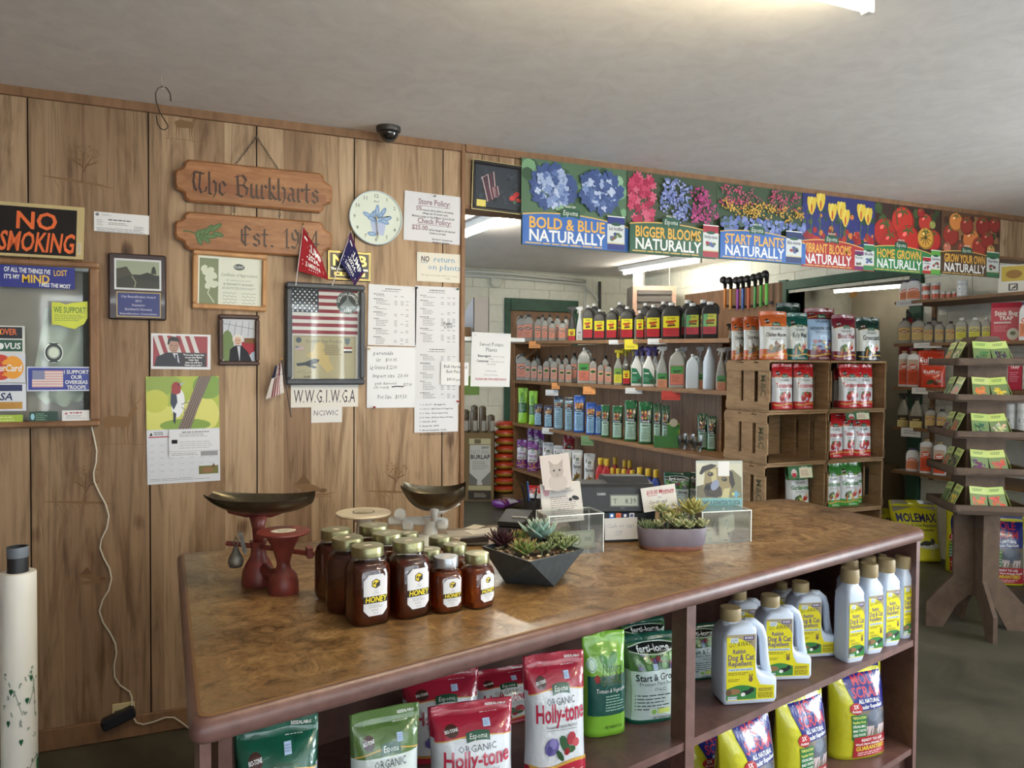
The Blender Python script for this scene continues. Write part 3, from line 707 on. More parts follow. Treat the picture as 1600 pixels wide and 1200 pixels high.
# --- hanging carved sign of two boards
SIGNW = m_mottle('carved_sign_wood', (134, 86, 50), (158, 106, 66), (176, 124, 82), 8, .4, .06, .4, (1, 1, 6))
BL = {'T': (.8, [[(0, .82), (.12, .97), (.6, .9), (.74, 1)], [(.42, .95), (.36, .25), (.48, .03), (.72, .12), (.76, .3)], [(.12, .92), (.04, .55), (.1, .25), (.2, .12)]]),
 'h': (.5, [[(.05, 1), (.06, .05), (.15, 0)], [(.06, .45), (.3, .62), (.42, .5), (.42, .1), (.3, -.12)]]),
 'e': (.46, [[(.4, .15), (.25, 0), (.08, .12), (.08, .5), (.25, .62), (.4, .46), (.1, .3)]]),
 'B': (.78, [[(.14, .95), (.2, .1), (.02, -.02)], [(0, .9), (.45, 1), (.64, .8), (.48, .55), (.16, .52)], [(.48, .55), (.7, .4), (.66, .12), (.42, 0), (.12, .1)]]),
 'u': (.54, [[(.02, .56), (.1, .62), (.1, .1), (.22, 0), (.38, .14)], [(.4, .62), (.4, .08), (.5, 0)]]),
 'r': (.42, [[(.02, .56), (.1, .62), (.1, .06), (.2, 0)], [(.1, .44), (.3, .62), (.38, .52)]]),
 'k': (.5, [[(.08, 1), (.08, .06), (.16, 0)], [(.08, .4), (.3, .62), (.36, .5), (.12, .34), (.36, .06), (.46, .02)]]),
 'a': (.5, [[(.06, .54), (.22, .62), (.36, .52), (.36, .08), (.46, 0)], [(.36, .34), (.12, .3), (.06, .14), (.16, 0), (.36, .14)]]),
 't': (.4, [[(.14, .88), (.13, .1), (.22, 0), (.34, .08)], [(0, .62), (.32, .62)]]),
 's': (.46, [[(.36, .52), (.22, .62), (.06, .5), (.12, .36), (.34, .28), (.36, .1), (.2, 0), (.04, .1)]]),
 'E': (.66, [[(.56, .82), (.3, 1), (.08, .8), (.08, .25), (.3, 0), (.6, .16)], [(.08, .52), (.46, .56)], [(.27, .97), (.27, .08)]]),
 '1': (.36, [[(.03, .8), (.18, 1), (.18, .04), (.28, 0)]]), '9': (.5, [[(.4, .7), (.24, .98), (.06, .8), (.1, .52), (.26, .44), (.42, .6)], [(.42, .85), (.4, .3), (.2, 0), (.05, .1)]]),
 '2': (.5, [[(.05, .78), (.2, 1), (.4, .82), (.34, .55), (.06, .08), (.24, .06), (.44, 0)]]), '4': (.52, [[(.34, 0), (.34, 1), (.03, .32), (.48, .3)]]), '.': (.3, [[(.08, .06), (.16, .02)]]), ' ': (.36, [])}
def blackletter(cv, s, x, y, h, fit, col):
    tot = sum(BL[c][0]+.06 for c in s); k = fit/tot; n = Vector((math.cos(rad(38)), -math.sin(rad(38))))*h*.062
    for c in s:
        for st in BL[c][1]:
            for p, q in zip(st[:-1], st[1:]):
                a = Vector((x+p[0]*k, y-p[1]*h)); b = Vector((x+q[0]*k, y-q[1]*h)); e_ = (b-a).normalized()*h*.03 if (b-a).length else Vector((0, 0))
                cv.poly([tuple(a-e_+n), tuple(a-e_-n), tuple(b+e_-n), tuple(b+e_+n)], col)
        x += (BL[c][0]+.06)*k
def signboard(parent, px, draw, more=()):
    cx, z0, W, H = WR(*px, WALL_Y-.03); w_, h_ = W/2, H/2; n = .16*W*.5; out = []
    for sx, sz in ((1, 1), (1, -1), (-1, -1), (-1, 1)):
        q = [(w_-n, h_), (w_-n*.72, h_*.86), (w_-n*.68, h_*.66), (w_-n*.4, h_*.52), (w_-n*.1, h_*.46), (w_, h_*.3)]
        if sx*sz < 0: q = q[::-1]
        out += [(a*sx, b*sz) for a, b in q]
    def bev(k): return [(x-math.copysign(k, x), z-math.copysign(k, z)) for x, z in out]
    loc = (cx, WALL_Y-.004, z0+H/2); m = MB()
    m.loft([[(x, -.001, z) for x, z in out], [(x, -.018, z) for x, z in out], [(x, -.025, z) for x, z in bev(.007)]])
    o = m.obj('board', SIGNW, parent, loc)
    cv = Cv(px[1]-px[0], px[3]-px[2], W, H, None, centre=True); draw(cv); cv.obj('carved_lettering', SATIN, o, (0, -.0252, 0))
    for nm, dr in more: cv = Cv(px[1]-px[0], px[3]-px[2], W, H, None, centre=True); dr(cv); cv.obj(nm, SATIN, o, (0, -.0252, 0))
    return cx, z0, W, H
sg = thing('hanging_sign', 'carved wooden family name sign of two boards hung on chains', 'sign')
DKB = (62, 40, 26)
def d1(cv):
    cv.poly([(26, 36), (70, 30), (150, 38), (200, 32), (236, 36), (236, 50), (190, 46), (120, 52), (60, 46), (26, 50)], (136, 84, 50))
    blackletter(cv, 'The Burkharts', 26, 50, 33, 200, DKB)
A1 = signboard(sg, (273, 519, 259, 323), d1)
def leaf_(cv):
    g1, g2 = (66, 92, 50), (88, 116, 66); cv.stroke([(12, 30), (24, 31), (40, 36)], 2, g1)
    for (x, y, a, l) in ((36, 42, 1.2, 9), (44, 40, .6, 10), (40, 30, -.5, 10), (50, 26, -.9, 11), (52, 36, -.1, 12), (60, 22, -.6, 12), (64, 32, .2, 9), (34, 34, -1.4, 7)):
        cv.ell(x, y, l, 4, g1, 10, a); cv.ell(x, y, l*.8, 2.2, g2, 10, a)
A2 = signboard(sg, (273, 519, 338, 396), lambda cv: blackletter(cv, 'Est.', 98, 46, 30, 56, DKB), (('carved_leaf', leaf_), ('carved_numerals', lambda cv: blackletter(cv, '1924', 166, 46, 30, 60, DKB))))
def chain(parent, p, q):
    p, q = Vector(p), Vector(q); n = max(3, int((q-p).length/.0105)); mb = MB(); dr = (q-p).normalized()
    for i in range(n):
        c = p+(q-p)*((i+.5)/n); side = Vector((0, 1, 0)) if i % 2 else dr.cross(Vector((0, 1, 0))); L = (q-p).length/n*.72
        pts = [c+dr*(L*math.cos(2*math.pi*k/8))+side*(.0042*math.sin(2*math.pi*k/8)) for k in range(9)]
        mb.tube(pts, .0011, 5, (92, 84, 74), caps=False)
    return mb.obj('chain', METAL, parent)
def eye(parent, p):
    return MB().tube([(p[0]+.007*math.sin(a), p[1], p[2]+.007*math.cos(a)) for a in [2*math.pi*k/12 for k in range(13)]], .0016, 6, (214, 200, 170), caps=False).obj('screw_eye', METAL, parent)
N0 = ony(401, 214, WALL_Y-.02)
MB().tube([(N0.x, WALL_Y+.002, N0.z), (N0.x, WALL_Y-.03, N0.z+.003)], .0022, 6, (120, 110, 100)).obj('nail', METAL, sg)
for px1, py1, py2, py3 in ((366, 260, 317, 336), (437, 268, 323, 342)):
    a = ony(px1, py1, WALL_Y-.02); b = ony(px1, py2, WALL_Y-.02); c = ony(px1, py3, WALL_Y-.02)
    for q in (a, b, c): eye(sg, q)
    chain(sg, N0, a); chain(sg, b, c)
# --- certificate, photo frame
LTW = m_mottle('light_frame_wood', (170, 122, 76), (188, 140, 92), (202, 156, 108), 14, .4, .05, .4, (1, 1, .3))
def d(cv):
    cv.rect(9, 9, 109, 86, (216, 218, 204)); cv.rect(11, 12, 40, 83, (132, 140, 112))
    for x, y, r in ((22, 34, 7), (28, 30, 6), (18, 28, 6), (32, 38, 7), (26, 45, 8), (34, 52, 7), (24, 54, 6)): cv.ell(x, y, r, r*.75, (206, 210, 190), 9, x)
    cv.stroke([(28, 54), (24, 66), (34, 80)], 1.5, (206, 210, 190))
    cv.ell(72, 23, 9, 5, (90, 96, 96)); cv.text('PLANT', 72, 25, 4, (206, 208, 204), 1, 'c', 15); cv.text('Certificate of Appreciation', 72, 38, 5, (120, 128, 110), 0, 'c', 58, sh=.25)
    cv.text('this certificate is presented to', 72, 45, 2.4, GREY, 0, 'c', 40); cv.text("BURKHART'S NURSERY", 72, 52, 3.4, (104, 108, 104), 0, 'c', 48); cv.lines(46, 55, 100, 59, 2, GREY, .3)
    for i in range(8):
        x, y = 47+(i % 2)*30, 64+(i//2)*5; cv.stroke([(x+k*2.4, y+1.2*math.sin(k*2.1+i)) for k in range(10)], .5, (84, 88, 92))
frame_thing('framed_certificate', 'framed certificate of appreciation with white flowers, light wood frame', 'picture', (300, 417, 394, 485), LTW, .022, .02, d, (206, 206, 196), rot=rad(1))
DKW = plain('dark_brown_frame', (74, 52, 42), .35, var=.12, scale=20)
def d(cv):
    cv.rect(7, 7, 57, 76, (196, 198, 204))
    for i in range(6): cv.stroke([(8+i*10, 10), (2+i*11, 34)], .8, (120, 124, 132))
    cv.stroke([(8, 14), (56, 22)], .8, (120, 124, 132)); cv.ell(14, 50, 10, 26, (116, 134, 92)); cv.rect(36, 42, 57, 62, (160, 62, 72)); cv.rect(40, 36, 57, 44, (120, 92, 62)); cv.ell(30, 38, 8.5, 8, (214, 208, 200)); cv.ell(30, 41, 5.5, 6.5, (206, 168, 148)); cv.poly([(16, 76), (18, 54), (26, 48), (36, 48), (46, 58), (54, 76)], (52, 52, 58)); cv.poly([(29, 49), (34, 49), (33, 74)], (196, 200, 204)); cv.ell(28.3, 40, .8, .8, BLK); cv.ell(32, 40, .8, .8, BLK); cv.stroke([(27.5, 44.5), (32.5, 44.5)], .7, (150, 90, 80)); cv.poly([(50, 60), (57, 56), (57, 74), (53, 74)], (176, 190, 206))
frame_thing('framed_photo', 'small dark framed photo of a white haired person in a greenhouse', 'picture', (341, 405, 492, 571), DKW, .018, .018, d)
# --- portrait print with flags
def d(cv):
    cv.rect(3, 3, 90, 52, (150, 54, 56))
    for i in range(5): cv.poly([(3+i*14, 3), (10+i*14, 3), (27+i*14, 52), (20+i*14, 52)], (206, 200, 196))
    cv.rect(0, 0, 3, 55, (216, 214, 216)); cv.rect(88, 0, 93, 55, (216, 214, 216)); cv.rect(0, 51, 93, 55, (216, 214, 216))
    cv.poly([(5, 51), (9, 36), (24, 29), (44, 29), (56, 38), (58, 51)], (36, 32, 36)); cv.poly([(33, 30), (41, 30), (44, 46), (38, 40)], (200, 200, 208)); cv.poly([(37, 32), (40, 32), (42, 50), (38, 50)], (40, 38, 44)); cv.ell(35, 19, 8, 10.5, (172, 132, 112), 16); cv.poly([(25, 17), (26, 9), (32, 4), (40, 5), (44, 10), (44, 17), (42, 12), (30, 11), (27, 17)], (44, 34, 30))
    for x in (32, 38.5): cv.stroke([(x-1.6, 18), (x+1.6, 18)], .9, (60, 40, 34))
    cv.stroke([(35.3, 19), (35, 23), (36.5, 23.4)], .6, (130, 90, 76)); cv.stroke([(32.5, 26), (38.5, 26)], .7, (120, 70, 62))
    cv.rect(44, 29, 86, 51, (52, 36, 40))
    for i, s_ in enumerate(('"If we ever forget that', 'we are One Nation', 'Under God,', 'then we will be a', 'Nation gone under."')): cv.text(s_, 66, 33.5+4*i, 2.7, WHITE, 1, 'c', (33, 27, 16, 26, 28)[i])
paper('portrait_print', 'print of a dark suited man before striped flags with a quotation', 'picture', (236, 329, 522, 577), d, (216, 214, 216), rot=rad(.5), mat=GLOSSY)
# --- wall calendar: picture leaf, month leaf
cx, z0, W, H = WR(229, 343, 588, 754); cal = thing('hanging_calendar', 'hanging calendar with a red headed woodpecker photograph above the month', 'calendar', (cx, WALL_Y-.003, z0+H/2)); cal.rotation_euler = (0, rad(-.6), 0)
cv = Cv(114, 166, W, H, None, centre=True, off=.001); rr = random.Random(5)
cv.rect(0, 0, 114, 82, (168, 180, 62))
for x, y, a, b, c in ((20, 66, 34, 22, (206, 204, 96)), (84, 60, 30, 30, (210, 206, 104)), (26, 12, 30, 16, (140, 160, 60)), (96, 16, 24, 20, (120, 150, 50)), (14, 38, 20, 18, (190, 190, 70)), (60, 76, 40, 10, (128, 156, 54))):
    cv.poly([(min(114, max(0, x+a*math.cos(t))), min(82, max(0, y+b*math.sin(t)))) for t in [2*math.pi*k/18 for k in range(18)]], c)
cv.poly([(82, 0), (102, 0), (80, 50), (68, 82), (48, 82), (62, 50)], (112, 92, 78))
for i in range(9): cv.stroke([(86+i*1.6-i*.2, 0), (66+i*1.8, 44), (50+i*2, 82)], .7, (78, 60, 50) if i % 2 else (146, 126, 108))
cv.ell(49, 42, 10, 22, (226, 226, 226), 18, .12); cv.poly([(38, 26), (46, 22), (48, 40), (42, 52), (37, 42)], (52, 56, 70)); cv.ell(46.5, 17, 7.5, 8.5, (150, 42, 34), 16); cv.ell(46, 23, 7.5, 5, (150, 42, 34)); cv.poly([(52, 11), (61, 9), (53, 15)], (170, 170, 166)); cv.ell(50, 13, 1.2, 1.2, BLK); cv.poly([(41, 54), (46, 58), (44, 74), (41, 70)], (44, 46, 56)); cv.stroke([(54, 44), (62, 40), (66, 42)], 1.4, (120, 110, 104)); cv.stroke([(54, 48), (60, 52), (58, 58)], 1.2, (120, 110, 104))
cv.obj('picture_leaf', GLOSSY, cal)
cv = Cv(114, 166, W, H, None, centre=True, off=.0012); cv.rect(0, 82, 114, 166, (214, 216, 222)); cv.poly([(4, 91), (7, 86), (9, 91)], BLK); cv.text('NATIONAL', 11, 87.5, 2.2, BLK, 1, fit=14); cv.text('WILDLIFE', 11, 90.5, 2.2, BLK, 1, fit=14); cv.rect(3, 92.5, 36, 94, RED)
for i in range(6): cv.rect(3, 104+i*10, 111, 104.3+i*10, (196, 198, 206))
for i in range(8): cv.rect(3+i*15.4, 98, 3.3+i*15.4, 156, (200, 202, 210))
for i in range(5):
    for j in range(7): cv.lines(5+j*15.4, 106+i*10, 5+j*15.4+6, 107.5+i*10, 1, (150, 152, 160), .5)
cv.rect(80, 141, 111, 154, (120, 116, 70)); cv.ell(94, 148, 9, 4, (150, 110, 80)); cv.poly([(100, 143), (104, 137), (106, 144)], (110, 76, 54)); cv.lines(4, 158, 108, 163, 2, (150, 150, 156), .3)
cv.obj('month_leaf', PAPER, cal)
mbk = MB().box(-W/2, W/2, 0, .002, -H/2, H/2, (226, 226, 226)).obj('backing', PAPER, cal)
def d(cv): cv.rect(0, 0, 79, 33, (222, 222, 226)); cv.lines(20, 3, 62, 5, 1, INK, .6, 0); cv.lines(16, 6, 66, 12, 3, GREY, .3); cv.rect(4, 15, 13, 21, (40, 40, 44)); cv.lines(16, 18, 70, 31, 4, (170, 170, 176), .25); cv.rect(0, 33, 79, 33.4, GREY); cv.rect(49, 34, 76, 41, (150, 150, 154)); cv.lines(4, 36, 46, 41, 2, GREY, .3)
paper('order_form', 'white order form clipped over the upper half of the calendar month', 'paper', (264, 343, 671, 713), d, (222, 222, 226), off=.0085)
# --- little flags on sticks
def quadflag(name, label, px4, pole, cvs, draw, wave=.006, yy=WALL_Y-.045, pcol=(196, 190, 184), prad=.0022):
    t = thing(name, label, 'flag')
    Q = [ony(x, y, yy) for x, y in px4]; cv = Cv(cvs[0], cvs[1], 1, 1, None, off=0); draw(cv)
    def mp(side):
        def f(X, Z, dd):
            u, v = X+.5, 1-Z; p = (Q[0]*(1-u)+Q[1]*u)*(1-v)+(Q[3]*(1-u)+Q[2]*u)*v
            return (p.x, p.y-dd*side+wave*math.sin(u*7+v*2)*(.3+u), p.z)
        return f
    cv.obj('cloth', CLOTH, t, mp=mp(1))
    MB().tube([ony(*pole[0], yy+.003), ony(*pole[1], yy+.003)], prad, 8, pcol).obj('stick', SATIN, t)
    tip = ony(*pole[0], yy+.003)
    MB().lathe([(.001, -.004), (.0045, 0), (.003, .005), (.0005, .01)], 8, (206, 170, 90), Matrix.Translation(tip)).obj('finial', METAL, t)
    return t
def dflag(base, edge):
    def d(cv):
        cv.rect(0, 0, 100, 70, base, 8, 6); cv.frame(4, 4, 96, 66, 1.2, edge); cv.text('TRUMP', 50, 27, 17, WHITE, 1, 'c', 80); cv.text('-2024-', 50, 43, 11, WHITE, 1, 'c', 50); cv.text('TAKE AMERICA BACK', 50, 57, 8, WHITE, 1, 'c', 84)
        for i in range(5): cv.ell(36+i*7, 62, 1.5, 1.5, WHITE, 5)
    return d
quadflag('stick_flag', 'small red campaign flag on a white stick above the shadow box', ((474, 354), (503, 404), (514, 437), (465, 423)), ((474, 351), (462, 446)), (100, 70), dflag((150, 40, 46), (92, 24, 32)))
quadflag('stick_flag', 'small navy campaign flag on a grey stick below the clock', ((548, 362), (569, 427), (555, 446), (530, 408)), ((549, 360), (519, 446)), (100, 70), dflag((46, 44, 84), (150, 50, 60)))
def d(cv): cv.rect(0, 0, 40, 100, (206, 198, 192), 4, 8); [cv.rect(i*40/7, 0, (i+.5)*40/7, 100, (134, 44, 54), 1, 6) for i in range(7)]; cv.rect(0, 0, 40, 38, (44, 44, 64), 3, 3); [cv.ell(4+(i % 5)*8, 4+(i//5)*8, 1.3, 1.3, WHITE, 5) for i in range(20)]
quadflag('stick_flag', 'small drooping stars and stripes flag left of the shadow box', ((430, 572), (441, 566), (444, 614), (415, 624)), ((440, 562), (455, 652)), (40, 100), d, .008, pcol=(40, 36, 36))
# --- gold on black member plaque
cx, z0, W, H = WR(511, 579, 393, 439); t = thing('member_plaque', 'black plaque with large gold letters behind the navy flag', 'plaque', (cx, WALL_Y, z0+H/2)); GOLD = (206, 176, 104)
MB().box(-W/2, W/2, -.012, -.001, -H/2, H/2, (30, 28, 28), b=.003).obj('board', GLOSSY, t)
cv = Cv(68, 46, W, H, None, centre=True); cv.frame(1, 1, 67, 45, 1, GOLD); cv.frame(3, 3, 65, 43, .5, GOLD); cv.text('NFIB', 34, 23, 16, GOLD, 1, 'c', 54); cv.text('The Voice of Small Business', 34, 30, 3.6, (226, 222, 206), 1, 'c', 58); cv.rect(10, 33, 58, 39, GOLD); cv.text('M  E  M  B  E  R', 34, 37.6, 3.4, BLK, 1, 'c', 40)
cv.obj('gilt_lettering', METAL, t, (0, -.0122, 0))
# --- wall clock
cx, z0, W, H = WR(544, 627, 299, 384); r = (W+H)/4; t = thing('clock', 'round pale wall clock with a blue potted plant on its dial', 'clock', (cx, WALL_Y, z0+H/2))
RX90 = Matrix.Rotation(rad(90), 4, 'X')
MB().lathe([(r*.97, .001), (r, .006), (r, .018), (r*.985, .024), (r*.955, .024), (r*.95, .019)], 48, (190, 204, 208), RX90).obj('rim', SATIN, t, smooth=40)
cv = Cv(100, 100, 2*r, 2*r, None, centre=True); cv.ell(50, 50, 47.6, 47.6, (214, 220, 206), 48)
b1, b2, b3 = (124, 152, 190), (158, 180, 206), (92, 120, 164)
cv.poly([(39, 58), (69, 56), (64, 82), (44, 80)], (178, 188, 214)); cv.ell(54, 57, 15, 3, b2)
for x, y, a, l in ((44, 44, -.9, 11), (52, 38, -1.5, 13), (62, 40, -1, 12), (34, 46, .5, 10), (70, 50, -.3, 10), (42, 52, .3, 9), (58, 48, -1.3, 10), (66, 56, .4, 9), (42, 80, .1, 9), (48, 46, 1.2, 8)):
    cv.ell(x, y, l, 4.2, b1, 10, a); cv.ell(x, y, l*.7, 2, b3 if (x+y) % 2 else b2, 8, a)
for i in range(1, 13): a = rad(30*i); cv.text(str(i), 50+40*math.sin(a), 50-40*math.cos(a)+3, 6.6, (70, 76, 80), 0, 'c')
cv.text('Bird', 50, 22, 4, (120, 110, 100), 0, 'c', sh=.3)
cv.obj('dial', PAPER, t, (0, -.0195, 0))
def hand(nm, ang, L, wd, col, y):
    M = Matrix.Translation((0, y, 0)) @ Matrix.Rotation(ang, 4, 'Y'); MB().panel([(-wd, -L*.14), (wd, -L*.14), (wd*.5, L*.6), (wd*1.4, L*.72), (0, L), (-wd*1.4, L*.72), (-wd*.5, L*.6)], 0, -.001, col, M).obj(nm, SATIN, t)
hand('minute_hand', rad(174), r*.78, .0016, (150, 130, 100), -.0225); hand('hour_hand', rad(80), r*.58, .002, BLK, -.0215); hand('second_hand', rad(177), r*.8, .0006, BLK, -.0235)
MB().lathe([(.004, .019), (.004, .025), (.002, .026)], 10, GOLD, RX90).obj('spindle', METAL, t)
# --- framed shadow box
def d(cv):
    cv.rect(7, 7, 115, 153, (212, 208, 202)); usflag(cv, 8, 7, 112, 78, (140, 52, 62), (50, 52, 60), canton=.41)
    cv.ell(96, 28, 18, 18, (54, 58, 58), 28); cv.ring(96, 28, 16.8, 17.6, (120, 124, 120), 28); cv.poly([(96, 12), (98, 24), (108, 34), (108, 37), (99, 35), (98, 41), (102, 44), (90, 44), (94, 41), (93, 35), (84, 37), (84, 34), (94, 24)], (120, 126, 124))
    for i, ch in enumerate('SOUTH'): a = rad(-80+i*17); cv.text(ch, 96+13*math.sin(a), 28-13*math.cos(a)+1.6, 4, WHITE, 1, 'c', rot=a)
    for i, ch in enumerate('DAKOTA'): a = rad(14+i*14); cv.text(ch, 96+13*math.sin(a), 28-13*math.cos(a)+1.6, 4, WHITE, 1, 'c', rot=a)
    cv.text('ANG', 96, 43, 4, WHITE, 1, 'c')
    cv.rect(12, 81, 109, 150, (176, 164, 132)); cv.frame(13, 82, 108, 149, .6, (130, 116, 90)); cv.text('Operation Iraqi Freedom', 58, 92, 6, (110, 104, 92), 0, 'c', 58, sh=.3); cv.ell(20, 88, 4.5, 4.5, (74, 84, 90)); cv.poly([(91, 84), (100, 84), (99, 92), (95.5, 95), (92, 92)], (110, 120, 124)); usflag(cv, 15, 97, 28, 104, (150, 80, 84), (80, 84, 110)); cv.rect(90, 98, 103, 101, (160, 60, 60)); cv.rect(90, 101, 103, 104, (222, 222, 214)); cv.rect(90, 104, 103, 107, (60, 60, 58))
    cv.poly([(46, 92), (54, 90), (60, 98), (56, 104), (66, 112), (68, 122), (74, 132), (64, 138), (52, 124), (40, 116), (30, 112), (42, 104)], (200, 176, 122)); cv.lines(60, 95, 90, 112, 6, (120, 104, 80), .35)
    cv.poly([(16, 124), (30, 122), (44, 116), (52, 118), (50, 122), (40, 126), (48, 130), (44, 132), (30, 127), (18, 128)], (62, 64, 66)); cv.stroke([(18, 138), (30, 134), (26, 140), (40, 137)], .5, (90, 84, 74)); cv.text('10-03', 27, 146, 3, BLK, 1)
t, W, H = frame_thing('shadow_box', 'charcoal shadow box holding a folded flag display, patch and desert certificate', 'picture', (445, 568, 444, 601), plain('charcoal_frame', (72, 74, 78), .4, var=.06), .026, .04, d, profile=.5)
MB().box(-W/2+.022, W/2-.022, -.036, -.035, -H/2+.022, H/2-.022).obj('glass_pane', PANE, t)
# --- papers
def hw(cv, s, x, y, h, col, fit=None, rot=0, sh=.08, b=0): cv.text(s, x, y, h, col, b, fit=fit, rot=rot, sh=sh)
def d(cv): hw(cv, 'W.W.G.1.W.G.A', 4, 32, 20, (60, 60, 66), 96, .0)
paper('slogan_sheet', 'white sheet with large handwritten capital initials under the shadow box', 'paper', (454, 559, 597, 636), d, (216, 210, 202), off=.0065)
def d(cv): hw(cv, 'NCSWIC', 3, 14, 8, (90, 84, 96), 39)
paper('slogan_note', 'small white note hanging below the sheet of large initials', 'paper', (486, 534, 635, 660), d, (216, 212, 208), off=.004)
MG = (142, 116, 124)
def d(cv):
    cv.text('Store Policy:', 46, 18, 8.5, MG, 1, 'c', 50); cv.rect(21, 20, 71, 20.7, MG); cv.text('5%', 18, 28, 6.5, MG, 1, fit=9); cv.text('interest will be added to all existing', 28, 28, 2.8, INK, 1, fit=48)
    cv.text('billings past 30 month cycle.', 48, 33, 2.8, INK, 1, 'c', 40); cv.text('Minimum charge on Visa & Master Card is $15.00', 45, 38.5, 3, INK, 1, 'c', 66); cv.text('Check Policy:', 47, 47.5, 8, MG, 1, 'c', 53); cv.rect(20, 49, 73, 49.7, MG); cv.text('$25.00', 12, 58, 7, MG, 1, fit=25); cv.text('will be charged on all returned', 38, 58, 2.8, INK, 1, fit=42); cv.text('Checks to our bank', 52, 63, 2.8, INK, 1, 'c', 26); cv.text("Burkhart's Greenhouse", 60, 72, 2.4, INK, 1, 'c', 32); cv.text("Burkhart's Nursery", 58, 76.5, 2.4, INK, 1, 'c', 26)
paper('policy_sheet', 'printed store policy and check policy sheet right of the clock', 'paper', (631, 719, 303, 379), d, (214, 212, 214), rot=rad(1.4))
def d(cv): hw(cv, 'NO', 6, 14, 8, (70, 60, 70), 13, b=1); cv.rect(6, 15.5, 17, 16.3, (96, 130, 160)); hw(cv, 'return', 25, 14, 9, (96, 150, 182), 34); hw(cv, 'on plants', 16, 26, 8.5, (96, 150, 182), 52); hw(cv, 'All sales are final without receipt', 6, 36, 2.4, (150, 130, 110), 58); hw(cv, 'tags', 44, 40, 2.4, (150, 130, 110), 8)
paper('return_note', 'cream card handwritten in blue, no return on plants', 'paper', (651, 722, 396, 441), d, (218, 212, 198))
def table(seed):
    def d(cv):
        w_, h_ = cv.w, cv.h; r = random.Random(seed); cv.lines(w_/2-12, 5.5, w_/2+12, 7.5, 1, INK, .6, 0); cv.lines(20, 9, 54, 11, 1, GREY, .5); y = 14
        while y < h_-8:
            cv.lines(8, y, 8+r.uniform(8, 16), y+2, 1, INK, .6, .1)
            for k in range(r.randint(1, 5)):
                y += 2.6; cv.lines(12, y, 12+r.uniform(14, 22), y+2, 1, GREY, .45, .2, seed+k)
                for x in (40, 50, 58):
                    if r.random() < .8: cv.rect(x, y, x+4.5, y+.8, GREY)
            y += 5
    return d
paper('price_list', 'printed price table, upper left sheet of the pinned price papers', 'paper', (575, 650, 446, 540), table(2), (218, 217, 218), rot=rad(.7))
def d(cv): table(4)(cv); hw(cv, 'Ferns', 44, 60, 5, BLK, 14, -.05); hw(cv, '$ 36.00', 45, 65, 4, BLK, 13, -.05)
paper('price_list', 'printed price table marked ferns by hand, upper right sheet', 'paper', (648, 717, 448, 540), d, (214, 213, 215))
def d(cv):
    for s_, x, y, h, f in (('perenials', 9, 13, 6, 31), ('Qt    $10.95', 13, 23, 5, 33), ('Lg Grasses $ 22.00', 4, 35, 6, 42), ('Impact size  23.00', 8, 48, 5.5, 56), ('pink diamond', 12, 59, 4, 33), ('(3) ready', 10, 65, 4, 24), ('$27.00', 56, 61, 4.5, 14), ('Pot Size   $19.50', 16, 81, 6, 46)): hw(cv, s_, x, y, h, (70, 72, 84), f, -.01, .15)
    cv.stroke([(38, 62.5), (46, 61.5), (57, 62)], 1.6, BLK)
paper('price_note', 'handwritten perennials price sheet below the left price table', 'paper', (573, 648, 542, 637), d, (222, 222, 224), off=.005, rot=rad(.3))
paper('price_list', 'printed price table, middle sheet of the right column', 'paper', (648, 717, 540, 632), table(9), (212, 211, 213), off=.0028)
def d(cv):
    for i, s_ in enumerate(('1 - 2 1/2 x 5" - .80 Single Pot', '3 - 2 1/2 x 5" - $8.95 Sheet of 12 Single Pots', '4 - 6 - Pack - .45 per Square Pack', '6 - 8 - Packs - $9.95 per Sheet of 8 Packs', '7 - Web Flat - $9.95', '8 - Bounty Flat - $9.95', '9 - Mounds Seeding Flat - $17.95', '10 - 1/2 Yard Flat - 12 Single Pots')): cv.text(s_, 8, 10+6.6*i, 2, INK, 1, fit=min(52, len(s_)*1.3))
paper('pot_size_list', 'numbered pot and flat size list, lowest sheet of the right column', 'paper', (647, 715, 623, 675), d, (216, 215, 218), off=.005)
def d(cv): hw(cv, 'Bulk Hardwood', 4, 9, 5, BLK, 36, .02, .1); hw(cv, 'Bark Mulch', 8, 17, 5, BLK, 24, 0, .1); hw(cv, '$49.00 per yd', 9, 29, 4.5, BLK, 27, 0, .1)
paper('mulch_note', 'small handwritten bark mulch price note overhanging the wall edge', 'paper', (688, 731, 566, 602), d, (220, 219, 218), off=.0085, rot=rad(1))
k_ = 0
for (x, y, c, l) in ((650, 450, (60, 60, 60), 'dark push pin between the two upper price tables'), (714, 452, (52, 84, 70), 'green push pin at the upper right price table corner'), (584, 636, (160, 36, 44), 'red push pin at the lower left of the perennials sheet'), (714, 627, (170, 30, 40), 'red push pin at the right edge above the pot list'), (576, 545, (190, 160, 110), 'brass push pin at the top left of the perennials sheet'), (679, 307, (170, 168, 168), 'clear push pin at the top of the store policy sheet')):
    q = ony(x, y); pin(q.x, q.z, c, l, WALL_Y)
